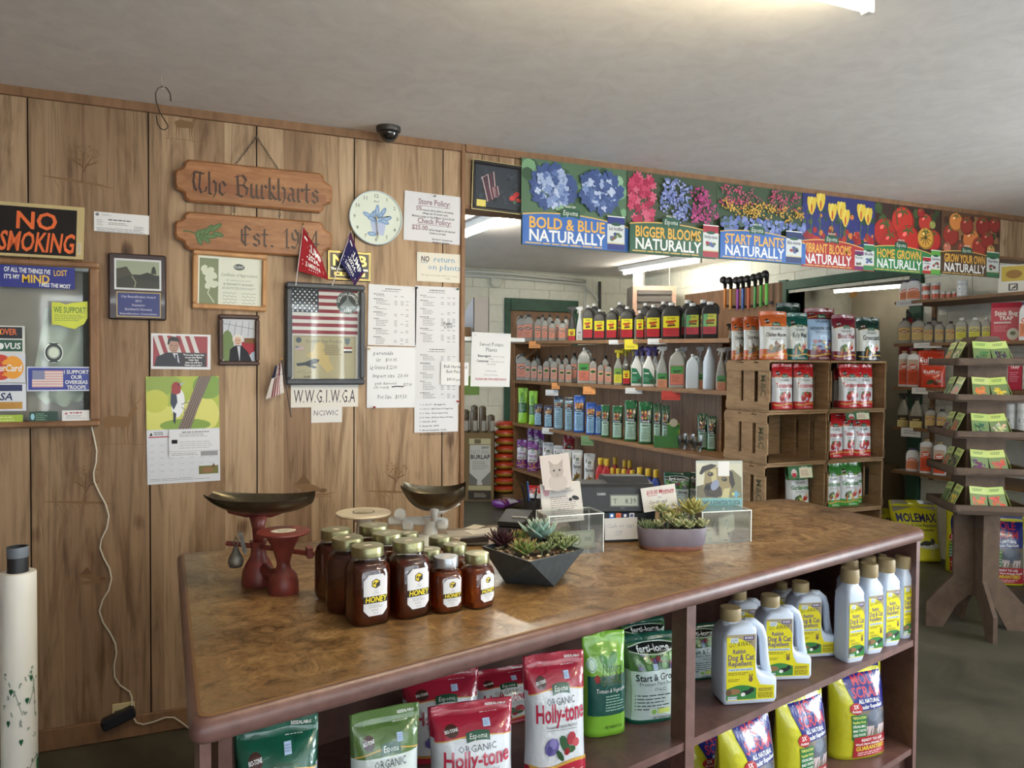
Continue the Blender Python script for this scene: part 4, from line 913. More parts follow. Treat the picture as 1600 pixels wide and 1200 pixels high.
# --- S hook on the ceiling and dome camera
h = onz(252, 117, CEIL); t = thing('ceiling_hook', 'bright screw hook in the ceiling holding a wire S hook', 'hook', h)
MB().tube([(0, 0, .006), (0, 0, -.03), (.003, 0, -.036), (.008, 0, -.04), (.007, 0, -.048), (0, 0, -.05), (-.005, 0, -.046)], .0022, 8, (190, 186, 178)).obj('screw_hook', METAL, t)
S = []
for x, y in ((267, 158), (266, 147), (261, 138), (254, 135), (247, 138), (243, 146), (244, 158), (249, 174), (256, 186), (262, 195), (262, 200), (257, 203), (251, 201), (246, 193), (244, 180)):
    q = ony(x, y, h.y); S.append((q.x-h.x, 0, q.z-h.z))
t2 = tag(MB().tube(S, .002, 8, (74, 66, 58)).obj('s_hook', METAL, None, h, smooth=1), 'rusty wire S hook hanging from the ceiling hook', 'hook')
h = onz(607, 196, CEIL); h.y -= .03; h = onz(607, 199, CEIL); t = thing('dome_camera', 'smoked dome security camera on the ceiling above the clock', 'camera', h)
DOME = plain('smoked_dome', (30, 28, 26), .06, var=.02, coat=1)
MB().lathe([(.052, 0), (.053, -.012), (.05, -.02), (.044, -.022)], 32, (60, 54, 50)).obj('mount_ring', SATIN, t, smooth=40)
MB().lathe([(.045*math.cos(rad(a)), -.02-.046*math.sin(rad(a))) for a in (0, 15, 30, 45, 60, 75, 86)], 32, (30, 28, 26)).obj('dome', DOME, t, smooth=1)
# --- lamp cord, outlet, plug strip
cord = [(146, 655), (143, 668), (147, 684), (151, 705), (150, 722), (146, 738), (147, 752), (155, 770), (165, 788), (170, 806), (167, 825), (158, 843), (156, 856), (162, 872), (171, 888), (174, 904), (170, 922), (160, 938), (155, 955), (161, 973), (172, 989), (180, 1005), (182, 1020), (178, 1040), (179, 1058), (188, 1071), (203, 1081), (206, 1090), (206, 1104), (207, 1118), (213, 1129), (224, 1132), (240, 1128), (258, 1121), (272, 1121), (284, 1129), (300, 1142)]
tag(MB().tube([ony(x, y, WALL_Y-.008 if y < 1095 else WALL_Y-.024) for x, y in cord], .0032, 8, (206, 196, 176)).obj('extension_cord', SATIN, None, smooth=1), 'cream electric cord winding down the wall from the case', 'cord')
cx, z0, W, H = WR(184, 202, 1106, 1124); t = thing('power_outlet', 'cream wall outlet above the baseboard', 'outlet', (cx, WALL_Y, z0+H/2))
MB().box(-.04, .04, -.006, 0, -.035, .045, (206, 190, 146), b=.003).obj('cover_plate', SATIN, t)
for e in (-1, 1): MB().box(e*.02-.011, e*.02+.011, -.0085, -.006, -.01, .02, (120, 106, 76), b=.002).obj('socket', SATIN, t)
a, b_ = ony(166, 1130, WALL_Y-.03), ony(204, 1112, WALL_Y-.03)
MM = Matrix.Translation((a+b_)/2) @ Matrix.Rotation(-math.atan2(b_.z-a.z, b_.x-a.x), 4, 'Y')
tag(MB().box(-.06, .06, -.028, .018, -.022, .02, (24, 24, 32), MM, b=.006).obj('plug_adapter', SATIN), 'black plug adapter tilted below the cream outlet', 'adapter')
# --- faint scenes printed on the panelling
BR1, BR2 = (128, 98, 68), (112, 84, 58)
def motif_tree(name, x, y, s):
    q = ony(x, y); W = s*.26; cv = Cv(100, 80, W, W*.8, None, centre=True, off=.0002); r = random.Random(x)
    cv.stroke([(4, 60), (30, 62), (52, 64), (76, 66), (96, 70)], [1, 3, 4, 3, 1], BR1)
    for i in range(7): cv.stroke([(20+i*9, 64+i % 3), (24+i*9+r.uniform(-4, 6), 74+r.uniform(-3, 5))], .8, BR1)
    for p in ([(55, 64), (56, 46), (50, 30)], [(56, 50), (64, 34), (70, 24)], [(56, 44), (57, 20)], [(53, 40), (42, 32)], [(60, 40), (74, 34)]): cv.stroke(p, [2.2, 1.4, .7][:len(p)], BR2)
    for i in range(90): a = r.uniform(0, 6.3); k = r.random()**.5; cv.ell(57+22*k*math.cos(a), 24+14*k*math.sin(a), r.uniform(.8, 2), r.uniform(.6, 1.4), (132, 104, 72) if i % 2 else BR1, 5)
    cv.stroke([(14, 40), (14, 60)], 1, BR1)
    cv.obj(name, PAPER, wl, (q.x, WALL_Y-.0002, q.z))
for i, (x, y, s) in enumerate(((122, 258, 1), (126, 760, 1), (612, 748, .95))): motif_tree('printed_tree', x, y, s)
def motif_deer(x, y, s, flip=1):
    q = ony(x, y); W = s*.2; cv = Cv(100, 100, W, W, None, centre=True, off=.0002)
    f = lambda pts: [(50+(a-50)*flip, b) for a, b in pts]
    cv.poly(f([(20, 40), (60, 36), (74, 44), (70, 60), (26, 58)]), BR1); cv.poly(f([(24, 44), (10, 22), (18, 16), (28, 36)]), BR1)
    for px_ in (28, 34, 62, 68): cv.stroke(f([(px_, 56), (px_+1, 74), (px_-1, 92)]), [4, 2, 1.4], BR1)
    for e in (-8, 6): cv.stroke(f([(16, 18), (14+e, 6), (16+e*1.6, -2)]), 1.4, BR1)
    cv.stroke([(0, 94), (50, 92), (100, 95)], 1.4, BR1); cv.stroke(f([(90, 92), (88, 40), (96, 10)]), 2, BR1)
    cv.obj('printed_deer', PAPER, wl, (q.x, WALL_Y-.0002, q.z))
motif_deer(180, 660, 1, -1); motif_deer(287, 195, .7, -1)
def motif_duck(x, y, s):
    q = ony(x, y); cv = Cv(100, 50, s*.2, s*.1, None, centre=True, off=.0002)
    for i in range(16): r = random.Random(i+x); cv.stroke([(r.uniform(0, 50), 40+r.uniform(-4, 6)), (r.uniform(30, 100), 40+r.uniform(-4, 6))], 1.2, BR1)
    cv.ell(50, 26, 26, 7, BR1, 12, .3); cv.poly([(30, 20), (44, 2), (56, 20)], BR2); cv.ell(78, 34, 7, 4, BR2)
    cv.obj('printed_bird', PAPER, wl, (q.x, WALL_Y-.0002, q.z))
motif_duck(480, 760, 1.2); motif_duck(140, 900, .8)
# --- roll of printed bags standing at the left edge
base = onz(30, 1330, 0); base = Vector((-.36, 2.0, 0)); P0 = ray(28, 893); tt = 2.06/P0.y; Q0 = EYE+P0*tt
t = thing('bag_roll', 'tall white roll of shopping bags with green heart vines, bottom left', 'roll', (Q0.x, Q0.y, 0))
rr_ = 25*depth(Q0)/FPX; HT = Q0.z
MB().lathe([(rr_*.98, 0), (rr_, .01), (rr_, HT-.003), (rr_*.97, HT), (rr_*.62, HT), (rr_*.6, HT-.03)], 40, (226, 222, 214), cap1=True).obj('roll', SATIN, t, smooth=40)
MB().lathe([(rr_*.58, HT-.03), (rr_*.58, HT+.055), (rr_*.56, HT+.058), (rr_*.46, HT+.058), (rr_*.44, HT+.04)], 28, (36, 36, 40)).obj('core', SATIN, t, smooth=40)
MB().lathe([(rr_*.6, HT+.034), (rr_*.61, HT+.036), (rr_*.61, HT+.056), (rr_*.6, HT+.058)], 28, (110, 116, 124), cap0=False, cap1=False).obj('core_tape', SATIN, t, smooth=40)
cv = Cv(60, 300, 2*math.pi*rr_*.4, HT-.02, None, off=.0006); G1 = (70, 96, 72); r = random.Random(8); VS = .30/300*300
def py2v(py): return (py-893)/(1240-893)*150
for (a, b_) in (((44, 65), (14, 80)), ((54, 70), (30, 100)), ((8, 86), (50, 110)), ((46, 62), (52, 96)), ((10, 64), (34, 92))):
    cv.stroke([a, ((a[0]+b_[0])/2+3, (a[1]+b_[1])/2-2), b_], .7, G1)
    for k in range(5): u = k/4; cv.ell(a[0]+(b_[0]-a[0])*u+2, a[1]+(b_[1]-a[1])*u-1.5, 2.4, 1.1, (150, 160, 148), 7, k)
def heart(x, y, s): cv.ell(x-s*.45, y, s*.55, s*.6, (34, 92, 58), 8); cv.ell(x+s*.45, y, s*.55, s*.6, (34, 92, 58), 8); cv.poly([(x-s, y+s*.1), (x+s, y+s*.1), (x, y+s*1.3)], (34, 92, 58))
for x, y in ((46, 67), (20, 74), (40, 82), (16, 96), (32, 110)): heart(x, y, 2.6)
cv.ring(56, 142, 17, 17.8, G1); cv.poly([(41, 134), (52, 128), (60, 126), (60, 164), (48, 164), (42, 156), (45, 146)], (30, 100, 54))
for i, s_ in enumerate(('TH', 'FOR', 'WH', 'RO')): cv.text(s_, 47, 138+6.5*i, 3.6, WHITE, 1, rot=-.25)
for i in range(9): a = rad(90+i*22); cv.ell(56+22*math.cos(a), 144+20*math.sin(a), 1.4, 1.8, (120, 130, 122), 7)
RF = math.atan2(-Q0.x, -Q0.y)  # towards the camera
def mp(X, Z, dd):
    a = X/rr_; dr = Vector((-Q0.x, -Q0.y)).normalized(); th = math.atan2(dr.y, dr.x)+a; return ((rr_+dd)*math.cos(th), (rr_+dd)*math.sin(th), Z)
cv.obj('vine_print', SATIN, t, mp=mp)
ph = [(r.uniform(4, 12), r.uniform(3, 11), r.uniform(0, 6)) for _ in range(6)]
def fbag(u, v):
    th = 2*math.pi*u; k = .5+.12*sum(math.sin(a*th/2 if False else round(a)*th+b*v+c) for a, b, c in ph)/3; rad_ = .085*(k+.35)*(1-.5*v**3)*(1 if v < .98 else .3)
    return (rad_*math.cos(th), rad_*.8*math.sin(th), .84*v)
tag(MB().grid(fbag, 28, 26, (226, 226, 222)).obj('plastic_bag', BAGCLR, None, (Q0.x-.13, Q0.y-.02, 0), smooth=1), 'crumpled translucent plastic sack beside the bag roll', 'bag')
# ------------------------------------------------------------------ product kinds: meshes made once, placed many times
KIND = {}
def kind(key, size, *parts):
    """size = (width, depth, height); parts = (name, mesh[, [(subname, mesh)]])"""
    KIND[key] = (size, parts)
def place(key, name, label, cat, loc, rotz=0, size=None, group=None, rot=None):
    (w, d, h), parts = KIND[key]; t = thing(name, label, cat, loc, rotz, group, rot)
    if size: t.scale = (size[0]/w, size[1]/d, size[2]/h)
    for p in parts:
        o = put(p[1], p[0], t)
        if len(p) > 2:
            for q in p[2]: put(q[1], q[0], o)
    return t
def bag_surf(W, H, D, seed, lean=0, crin=.004, flop=0, pinch=.9):
    r = random.Random(seed); ph = [(r.uniform(2, 9), r.uniform(3, 13), r.uniform(0, 6.3), r.uniform(.4, 1)) for _ in range(7)]
    tw = r.uniform(-.02, .02)
    def S(u, v, side=-1):
        k = v/pinch
        pr = (.72+.5*k-.22*k*k)*max(0, 1-k**3.2)**.75 if k < 1 else 0
        th = D/2*pr*max(0, 1-abs(u)**3)**.55
        n = sum(a[3]*math.sin(a[0]*u+a[1]*v+a[2]+(3 if side > 0 else 0)) for a in ph)/4
        n2 = math.sin(5*u+ph[0][2])*math.sin(17*v+ph[1][2])
        edge = max(0, 1-abs(u)**4)
        y = side*(th+.0016)+(n*crin+n2*crin*.4)*edge*(.35+v*.65)+lean*v*v*H
        if flop and v > .8: y += flop*((v-.8)/.2)**2*H*.2
        wd = W/2*(1-.05*math.sin(math.pi*min(1, k))+.01*n)
        return (u*wd+tw*v*H, y, v*H-(abs(u)**3)*.012*H*(v > .95)-abs(flop)*max(0, v-.8)*H*.3)
    return S
def bag(key, W, H, D, zones, draw, seed=1, lean=0, flop=0, crin=.004, side=None, cw=100, ch=150, mat=None, stick=None, pinch=.9):
    """zones: [(v_top, colour)...] from bottom; draw(cv) marks a cw x ch canvas over the front"""
    S = bag_surf(W, H, D, seed, lean, crin, flop, pinch); vs = sorted(set([i/18 for i in range(19)]+[z[0] for z in zones]))
    nu = 14; m = MB()
    def zc(v):
        for a, c in zones:
            if v <= a+1e-6: return c
        return zones[-1][1]
    us = [-1+2*i/nu for i in range(nu+1)]
    for sd in (-1, 1):
        o = len(m.v)
        for v in vs:
            for u in us: m.v.append(S(u, v, sd))
        for j in range(len(vs)-1):
            for i in range(nu):
                a = o+j*(nu+1)+i; f = (a, a+1, a+nu+2, a+nu+1); m.f.append(f if sd < 0 else f[::-1]); c = zc((vs[j]+vs[j+1])/2)
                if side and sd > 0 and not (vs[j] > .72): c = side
                m.c.append(lin(c))
        b0 = o
    n = (nu+1)*len(vs)
    for i in range(nu): m.f.append((i+1, i, n+i, n+i+1)); m.c.append(lin(zones[0][1]))            # bottom
    for j in range(len(vs)-1):
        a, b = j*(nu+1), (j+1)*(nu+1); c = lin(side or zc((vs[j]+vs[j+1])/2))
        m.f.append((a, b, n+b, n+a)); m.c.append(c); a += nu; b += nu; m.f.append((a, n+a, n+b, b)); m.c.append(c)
    a = (len(vs)-1)*(nu+1)
    for i in range(nu): m.f.append((a+i, a+i+1, n+a+i+1, n+a+i)); m.c.append(lin(zones[-1][1]))
    parts = [('pouch', m.mesh('pouch', mat or FILM, 1))]
    cv = Cv(cw, ch, 1.9, 1, None, off=.0012); cv.sub = 5; cv.EPS = 7e-5; draw(cv)
    def mp(X, Z, d): p = S(max(-1, min(1, X)), max(0, min(1, Z)), -1); return (p[0], p[1]-d, p[2])
    parts.append(('front_print', cv.mesh('front_print', mat or FILM, mp)))
    if stick:
        cv = Cv(cw, ch, 1.9, 1, None, off=.0032); x, y = stick; cv.rect(x, y, x+9, y+9, (176, 196, 224)); cv.lines(x+1, y+2, x+8, y+8, 3, (120, 130, 160), .4)
        parts.append(('price_sticker', cv.mesh('price_sticker', PAPER, mp)))
    kind(key, (W, D, H), *parts)
GRN_LOGO = (40, 84, 62)
def logo(cv, x, y, w=26):
    k = w/26; cv.band(x-w/2, x+w/2, lambda q: y-5*k-2*k*(1-((q-x)/(w/2))**2), lambda q: y+5*k-2*k*(1-((q-x)/(w/2))**2), GRN_LOGO, 8, 2); cv.text('Espoma', x, y+1.2*k, 5.4*k, (226, 232, 222), 0, 'c', 20*k, sh=.2)
def esp(top, title, tcol, art, bot, body=(218, 220, 224), cut=46, band2=(206, 160, 70), ts=15, fit=74):
    def d(cv):
        cv.band(1, 99, 0.5, lambda x: cut-7*math.sin(math.pi*x/100), top, 12, 5)
        cv.band(1, 99, lambda x: cut-7*math.sin(math.pi*x/100), lambda x: cut+1.4-7*math.sin(math.pi*x/100), band2, 12, 1)
        cv.ell(22, cut-14, 9, 8, (70, 40, 34), 10); cv.text('BIO-TONE', 22, cut-12.5, 3.6, WHITE, 1, 'c', 17, rot=-.15)
        cv.lines(60, 12, 94, 18, 2, WHITE, .5); cv.text('RESEALABLE', 94, 9, 3.4, WHITE, 1, 'r', 26)
        logo(cv, 54, cut-4, 30); cv.text('ORGANIC', 52, cut+13, 8.5, (52, 56, 60), 0, 'c', 50)
        cv.text(title, 51, cut+33, ts, tcol, 1, 'c', fit, sh=.06); cv.text('Premium & Complete Plant Food', 52, cut+41, 4.2, (70, 70, 76), 0, 'c', 54); cv.rect(26, cut+43, 78, cut+43.7, GREY, 4, 1)
        art(cv)
        cv.band(1, 99, lambda x: 132+3*math.sin(x/16), lambda x: 137+3*math.sin(x/16), band2, 12, 1); cv.band(1, 99, lambda x: 136+3*math.sin(x/16), 149.5, bot, 12, 2); cv.lines(40, 141, 92, 147, 3, (230, 214, 210), .4)
    return d
def blob(cv, pts):
    for x, y, a, b, c in pts: cv.ell(x, y, a, b, c, 9, x)
def art_holly(cv): blob(cv, [(34, 110, 13, 11, (108, 98, 160)), (36, 106, 7, 6, (140, 130, 190)), (30, 114, 6, 5, (84, 76, 140)), (56, 108, 7, 13, (54, 90, 58)), (66, 116, 10, 5, (64, 100, 62)), (68, 102, 9, 8, (178, 62, 74)), (76, 108, 7, 6, (200, 92, 96)), (60, 118, 5, 5, (150, 30, 40)), (48, 122, 10, 4, (48, 84, 54))])
def art_tomato(cv): blob(cv, [(36, 112, 13, 12, (166, 34, 34)), (58, 116, 14, 12, (178, 40, 36)), (70, 104, 12, 11, (160, 30, 32)), (48, 102, 11, 9, (190, 60, 44)), (34, 98, 7, 4, (70, 110, 50)), (60, 96, 9, 3, (70, 110, 50)), (38, 108, 4, 3, (220, 110, 96)), (60, 112, 4, 3, (224, 120, 100))])
def art_veg(cv): blob(cv, [(34, 112, 13, 12, (54, 86, 50)), (44, 106, 9, 10, (80, 110, 56)), (54, 116, 16, 6, (196, 190, 120)), (70, 108, 9, 13, (176, 52, 44)), (74, 98, 8, 6, (206, 170, 140)), (30, 122, 14, 3, (206, 120, 50)), (58, 124, 12, 3, (214, 130, 60))])
def art_flower(cv):
    r = random.Random(3)
    for i in range(26): cv.ell(r.uniform(20, 80), r.uniform(94, 124), r.uniform(3, 8), r.uniform(3, 6), r.choice([(96, 60, 130), (150, 60, 90), (200, 176, 90), (180, 90, 60), (70, 96, 60)]), 8)
def art_dog(cv): blob(cv, [(50, 116, 38, 10, (96, 78, 46)), (52, 104, 7, 9, (120, 84, 52)), (48, 96, 3, 6, (110, 80, 50)), (30, 112, 10, 8, (150, 120, 60)), (74, 112, 12, 8, (160, 130, 60)), (40, 118, 8, 5, (70, 80, 44))])
REDT = (178, 34, 52)
bag('holly_bag', .22, .36, .13, [(.1, (176, 40, 60)), (.72, (214, 216, 220)), (1, (164, 36, 58))], esp((164, 36, 58), 'Holly-tone', (178, 26, 62), art_holly, (176, 40, 60), ts=21, fit=86), 1, .05, side=(150, 150, 156), stick=(62, 22))
bag('biotone_bag', .22, .36, .12, [(.7, (206, 214, 216)), (1, (24, 86, 66))], esp((24, 86, 66), 'Bio-tone', (36, 90, 70), art_flower, (36, 90, 66), ts=18), 2, .04, side=(150, 156, 152), stick=(58, 20))
bag('olive_bag', .2, .34, .12, [(.68, (206, 214, 210)), (1, (84, 112, 56))], esp((84, 112, 56), 'Garden-tone', (70, 110, 60), art_veg, (84, 112, 56), ts=17), 3, .03, side=(140, 146, 140), stick=(64, 26))
bag('tomato_bag', .17, .33, .1, [(.16, (190, 36, 46)), (.7, (214, 214, 216)), (1, (190, 36, 42))], esp((190, 36, 42), 'Tomato-tone', (184, 36, 44), art_tomato, (190, 36, 46), ts=15, fit=84), 4, .02, side=(140, 142, 146), stick=(50, 112))
bag('garden_bag', .17, .33, .1, [(.16, (64, 150, 60)), (.7, (214, 216, 216)), (1, (60, 130, 56))], esp((60, 130, 56), 'Garden-tone', (56, 130, 62), art_veg, (64, 150, 60), ts=15, fit=84), 5, .02, side=(150, 152, 150), stick=None)
bag('orange_bag', .16, .32, .1, [(.22, (196, 98, 48)), (.68, (206, 206, 200)), (1, (190, 92, 44))], esp((190, 92, 44), 'Chicken Manure', (60, 50, 44), art_dog, (196, 98, 48), ts=12, fit=78), 6, .02, side=(120, 116, 108))
bag('teal_bag', .15, .32, .1, [(.24, (26, 96, 86)), (.72, (206, 212, 208)), (1, (24, 84, 74))], esp((24, 84, 74), 'Kelp Meal', (40, 60, 60), art_veg, (26, 96, 86), ts=16, fit=72), 7, .02, side=(110, 126, 122))
bag('casting_bag', .21, .36, .11, [(.2, (116, 46, 44)), (.78, (148, 176, 206)), (1, (112, 40, 44))], esp((112, 40, 44), 'EARTHWORM CASTINGS', (60, 66, 80), art_flower, (116, 46, 44), (150, 178, 208), ts=8, fit=84, cut=30), 8, .0, side=(96, 60, 60))
bag('blood_bag', .17, .32, .1, [(.2, (116, 32, 50)), (.74, (208, 208, 208)), (1, (110, 30, 46))], esp((110, 30, 46), 'Blood Meal', (130, 40, 50), art_veg, (116, 32, 50), ts=16, fit=78), 9, .02, side=(140, 136, 136))
bag('sand_bag', .17, .32, .1, [(.22, (34, 46, 46)), (.74, (206, 210, 204)), (1, (30, 56, 48))], esp((30, 56, 48), 'Greensand', (40, 44, 44), art_veg, (34, 46, 46), ts=16, fit=74), 10, .02, side=(120, 122, 118))
bag('plant_bag', .17, .3, .1, [(.2, (116, 50, 120)), (.7, (210, 210, 212)), (1, (150, 152, 160))], esp((190, 190, 194), 'Plant-tone', (84, 60, 110), art_dog, (116, 50, 120), ts=16, fit=78), 11, .03, side=(120, 110, 126))
bag('purple_bag', .17, .3, .1, [(.3, (112, 44, 124)), (.74, (206, 204, 210)), (1, (118, 50, 130))], esp((118, 50, 130), 'Flower-tone', (150, 60, 140), art_flower, (112, 44, 124), ts=15, fit=80), 12, .03, side=(110, 60, 120))
bag('plaintone_bag', .16, .3, .1, [(.14, (96, 72, 50)), (1, (206, 206, 204))], esp((196, 196, 192), 'Plant-tone', (60, 60, 64), art_dog, (110, 84, 60), ts=16, fit=78), 13, .03, side=(150, 150, 148))
bag('redtop_bag', .15, .28, .09, [(.6, (200, 196, 196)), (1, (150, 34, 44))], esp((150, 34, 44), 'Plant-tone', (150, 34, 44), art_flower, (150, 34, 44)), 14, .05, side=(150, 140, 140))
def d(cv):
    cv.rect(2, 60, 98, 118, (24, 84, 74), 10, 6); cv.ell(12, 44, 11, 11, (196, 226, 196), 14); cv.ring(12, 44, 8, 9, (40, 120, 80)); cv.ell(44, 40, 16, 7, (56, 130, 40), 12, .6); cv.ell(64, 38, 14, 7, (66, 142, 46), 12, -.7); cv.ell(22, 64, 6, 6, (150, 40, 36))
    cv.text('Natural', 62, 56, 13, (42, 92, 34), 0, 'c', 54, sh=.15); cv.text('GUARD', 60, 74, 17, (84, 100, 34), 0, 'c', 66); cv.text('Tomato & Vegetable', 56, 84, 6, WHITE, 0, 'c', 76, sh=.2); cv.lines(40, 89, 94, 114, 6, (160, 200, 180), .35); cv.text('NET WEIGHT 5 LBS', 62, 138, 4, (50, 80, 40), 1, 'c', 44)
bag('guard_bag', .17, .35, .11, [(1, (128, 184, 56))], d, 15, .03, side=(104, 156, 46))
def dfert(title, two=''):
    def d(cv):
        cv.rect(2, 16, 98, 58, (70, 110, 60), 10, 4); r = random.Random(len(title))
        for i in range(40): cv.ell(r.uniform(8, 92), r.uniform(32, 56), r.uniform(3, 8), r.uniform(2, 6), r.choice([(60, 100, 52), (86, 130, 70), (104, 150, 80), (84, 70, 120), (140, 60, 66), (50, 80, 50)]), 8)
        [cv.stroke([(x, y_+k_*math.sin(math.pi*x/100)) for x in range(3, 98, 5)], 1.3, (214, 222, 218)) for y_, k_ in ((19.6, -6), (24.4, 9))]; cv.band(3, 97, lambda x: 21-6*math.sin(math.pi*x/100), lambda x: 23+8*math.sin(math.pi*x/100), (30, 36, 36), 12, 2)
        cv.text('ferti-lome', 50, 28, 10, (226, 230, 228), 1, 'c', 64)
        cv.band(3, 97, 58, 142, (190, 206, 204), 10, 6); cv.text(title, 50, 74, 11, (30, 36, 40), 1, 'c', 82); cv.text('Premium Plant Food', 50, 82, 6, (50, 56, 60), 0, 'c', 70); cv.text('19-6-12', 54, 92, 6.5, (40, 46, 50), 0, 'c', 24)
        for i in range(5): cv.ell(8, 99.5+i*6, 1, 1, BLK, 6); cv.lines(11, 98+i*6, 92, 101+i*6, 1, (60, 66, 70), .6, .4, i)
        cv.rect(32, 122, 48, 134, (206, 216, 206), 2, 2); cv.ell(42, 128, 5, 4.5, (140, 190, 90)); cv.rect(50, 123, 74, 132, (196, 214, 110), 3, 1); cv.text('NET WEIGHT 4 LBS', 60, 141, 3.6, (50, 56, 60), 1, 'c', 40)
    return d
bag('fert_bag', .19, .34, .11, [(.05, (30, 100, 80)), (.62, (190, 206, 204)), (.9, (70, 110, 60)), (1, (22, 78, 64))], dfert('Start & Grow'), 16, .03, .15, side=(24, 88, 70), stick=(44, 48))
bag('fertlow_bag', .3, .3, .12, [(.8, (40, 90, 60)), (1, (24, 74, 54))], dfert('Start & Grow'), 17, .0, .0, side=(24, 70, 52))
def dscram(cv):
    cv.poly([(22, 0), (98, 0), (98, 90), (30, 60), (20, 30)], (34, 42, 124)); cv.band(30, 98, 60, lambda x: 80, (34, 42, 124), 8, 3)
    cv.text('MOLE', 58, 32, 15, (190, 56, 76), 1, 'c', 48); cv.text('SCRAM', 58, 50, 15, (190, 56, 76), 1, 'c', 58)
    cv.text('ALL NATURAL', 60, 59, 6, WHITE, 1, 'c', 42); cv.text('Granular Repellent', 60, 67.5, 6, WHITE, 1, 'c', 54, rot=-.03)
    cv.rect(30, 70, 99, 112, (120, 108, 96), 6, 4); cv.ell(72, 86, 22, 16, (84, 90, 104), 14); cv.ell(66, 80, 12, 10, (104, 112, 128), 10)
    for x in (52, 60, 78, 86): cv.stroke([(x, 96), (x-3, 104), (x-4, 112)], [5, 4, 1], (206, 186, 186)); cv.stroke([(x+4, 96), (x+3, 104), (x+1, 112)], [4, 3, 1], (206, 186, 186))
    cv.ell(32, 66, 12, 9, (178, 44, 52), 14); cv.text('3X', 32, 66, 6, WHITE, 1, 'c', 10); cv.text('Action', 32, 72, 4, WHITE, 1, 'c', 16)
    cv.rect(22, 76, 50, 116, (46, 116, 66), 3, 5)
    for i, s_ in enumerate(('TRIPLE ACTION', 'Repellent Works', 'STRONG SMELL', 'BAD TASTE', 'LESS FOOD')): cv.text(s_, 36, 82+7*i, 3.8, (226, 226, 120) if i < 2 else WHITE, 1, 'c', 25)
    cv.rect(26, 112, 99, 146, (166, 38, 50), 6, 4); cv.text('READY TO USE', 62, 120, 4.4, WHITE, 1, 'c', 44); cv.text("Won't Harm Animals, People", 62, 126, 3.6, WHITE, 1, 'c', 66); cv.text('GUARANTEED', 60, 135, 7, (226, 206, 60), 1, 'c', 60); cv.lines(34, 138, 92, 145, 2, (226, 180, 180), .5)
bag('scram_bag', .27, .38, .15, [(1, (206, 202, 44))], dscram, 18, .03, side=(196, 190, 40), mat=FILM)
def dmole(cv):
    cv.poly([(2, 0), (98, 0), (98, 26), (50, 16), (2, 30)], (150, 142, 116)); cv.rect(70, 6, 96, 16, (84, 70, 130), 3, 1); cv.text('MOLEMAX', 50, 54, 20, (46, 40, 92), 1, 'c', 90, sh=-.05); cv.text('Mole & Vole Repellent', 54, 66, 7, (80, 80, 60), 1, 'c', 80); cv.text('Granules', 70, 76, 6, (60, 60, 50), 1, 'c', 34); cv.lines(10, 74, 44, 96, 4, (110, 110, 60), .4)
    cv.ell(72, 112, 24, 8, (206, 206, 190), 14); blob(cv, [(66, 106, 12, 6, (50, 46, 44)), (80, 102, 8, 6, (62, 56, 52)), (56, 108, 6, 4, (44, 40, 38))]); cv.poly([(2, 110), (30, 124), (44, 149), (2, 149)], (58, 52, 44))
bag('mole_bag', .36, .42, .16, [(1, (206, 200, 40))], dmole, 19, .1, crin=.008, side=(180, 172, 40))
def dpanel(pan, pic, lines_=(70, 90, 96), y0=62, hd=(40, 44, 50)):
    def d(cv):
        cv.rect(8, 30, 92, y0-4, pic, 8, 3); r = random.Random(y0+pic[0])
        for i in range(16): cv.ell(r.uniform(14, 86), r.uniform(34, y0-8), r.uniform(4, 10), r.uniform(3, 8), r.choice([(190, 130, 70), (206, 160, 90), (150, 60, 50), (80, 110, 60), (60, 50, 44), (214, 200, 170)]), 8)
        cv.band(8, 92, lambda x: y0-5-5*math.sin(math.pi*x/100), lambda x: y0+4, hd, 10, 2); cv.text('ferti-lome', 50, y0+1, 7, (220, 224, 224), 1, 'c', 52)
        cv.rect(8, y0+4, 92, 142, pan, 8, 6); cv.lines(16, y0+10, 84, y0+16, 1, (40, 50, 60), .8, .2); cv.lines(16, y0+24, 86, 136, 7, lines_, .3)
    return d
bag('navy_bag', .15, .24, .08, [(1, (34, 36, 66))], dpanel((138, 176, 200), (90, 70, 50)), 20, .02, side=(30, 32, 58))
bag('greyblue_bag', .15, .34, .09, [(.9, (120, 150, 168)), (1, (70, 76, 82))], dpanel((132, 166, 186), (110, 90, 66), y0=50), 21, .02, side=(84, 96, 104))
bag('blue_bag', .17, .36, .1, [(1, (44, 92, 180))], dpanel((128, 168, 204), (150, 100, 60)), 22, .02, side=(40, 76, 150))
bag('green_bag', .17, .34, .1, [(1, (30, 96, 54))], dpanel((160, 190, 172), (60, 60, 56), y0=72), 23, .02, side=(26, 80, 48))
def d(cv): cv.rect(4, 64, 96, 106, (50, 92, 60), 8, 4); cv.ell(40, 40, 14, 22, (96, 150, 50), 12, .4); cv.ell(60, 40, 12, 22, (110, 166, 56), 12, -.4); cv.text('Natural', 50, 60, 10, (44, 90, 40), 0, 'c', 60); cv.lines(20, 72, 84, 100, 5, (150, 190, 130), .35)
bag('lime_bag', .17, .34, .1, [(1, (146, 204, 56))], d, 24, .0, side=(120, 176, 48))
def d(cv): cv.text('Sulfur', 46, 50, 20, WHITE, 1, 'c', 76); cv.text('PLANT FUNGICIDE', 48, 60, 5, (240, 220, 210), 1, 'c', 60); cv.rect(14, 74, 94, 140, (196, 60, 38), 6, 5); blob(cv, [(40, 112, 20, 14, (70, 80, 52)), (64, 120, 16, 10, (96, 54, 44)), (76, 104, 14, 9, (150, 130, 110))])
bag('sulfur_bag', .24, .26, .1, [(1, (206, 66, 40))], d, 25, .0, side=(186, 56, 36))

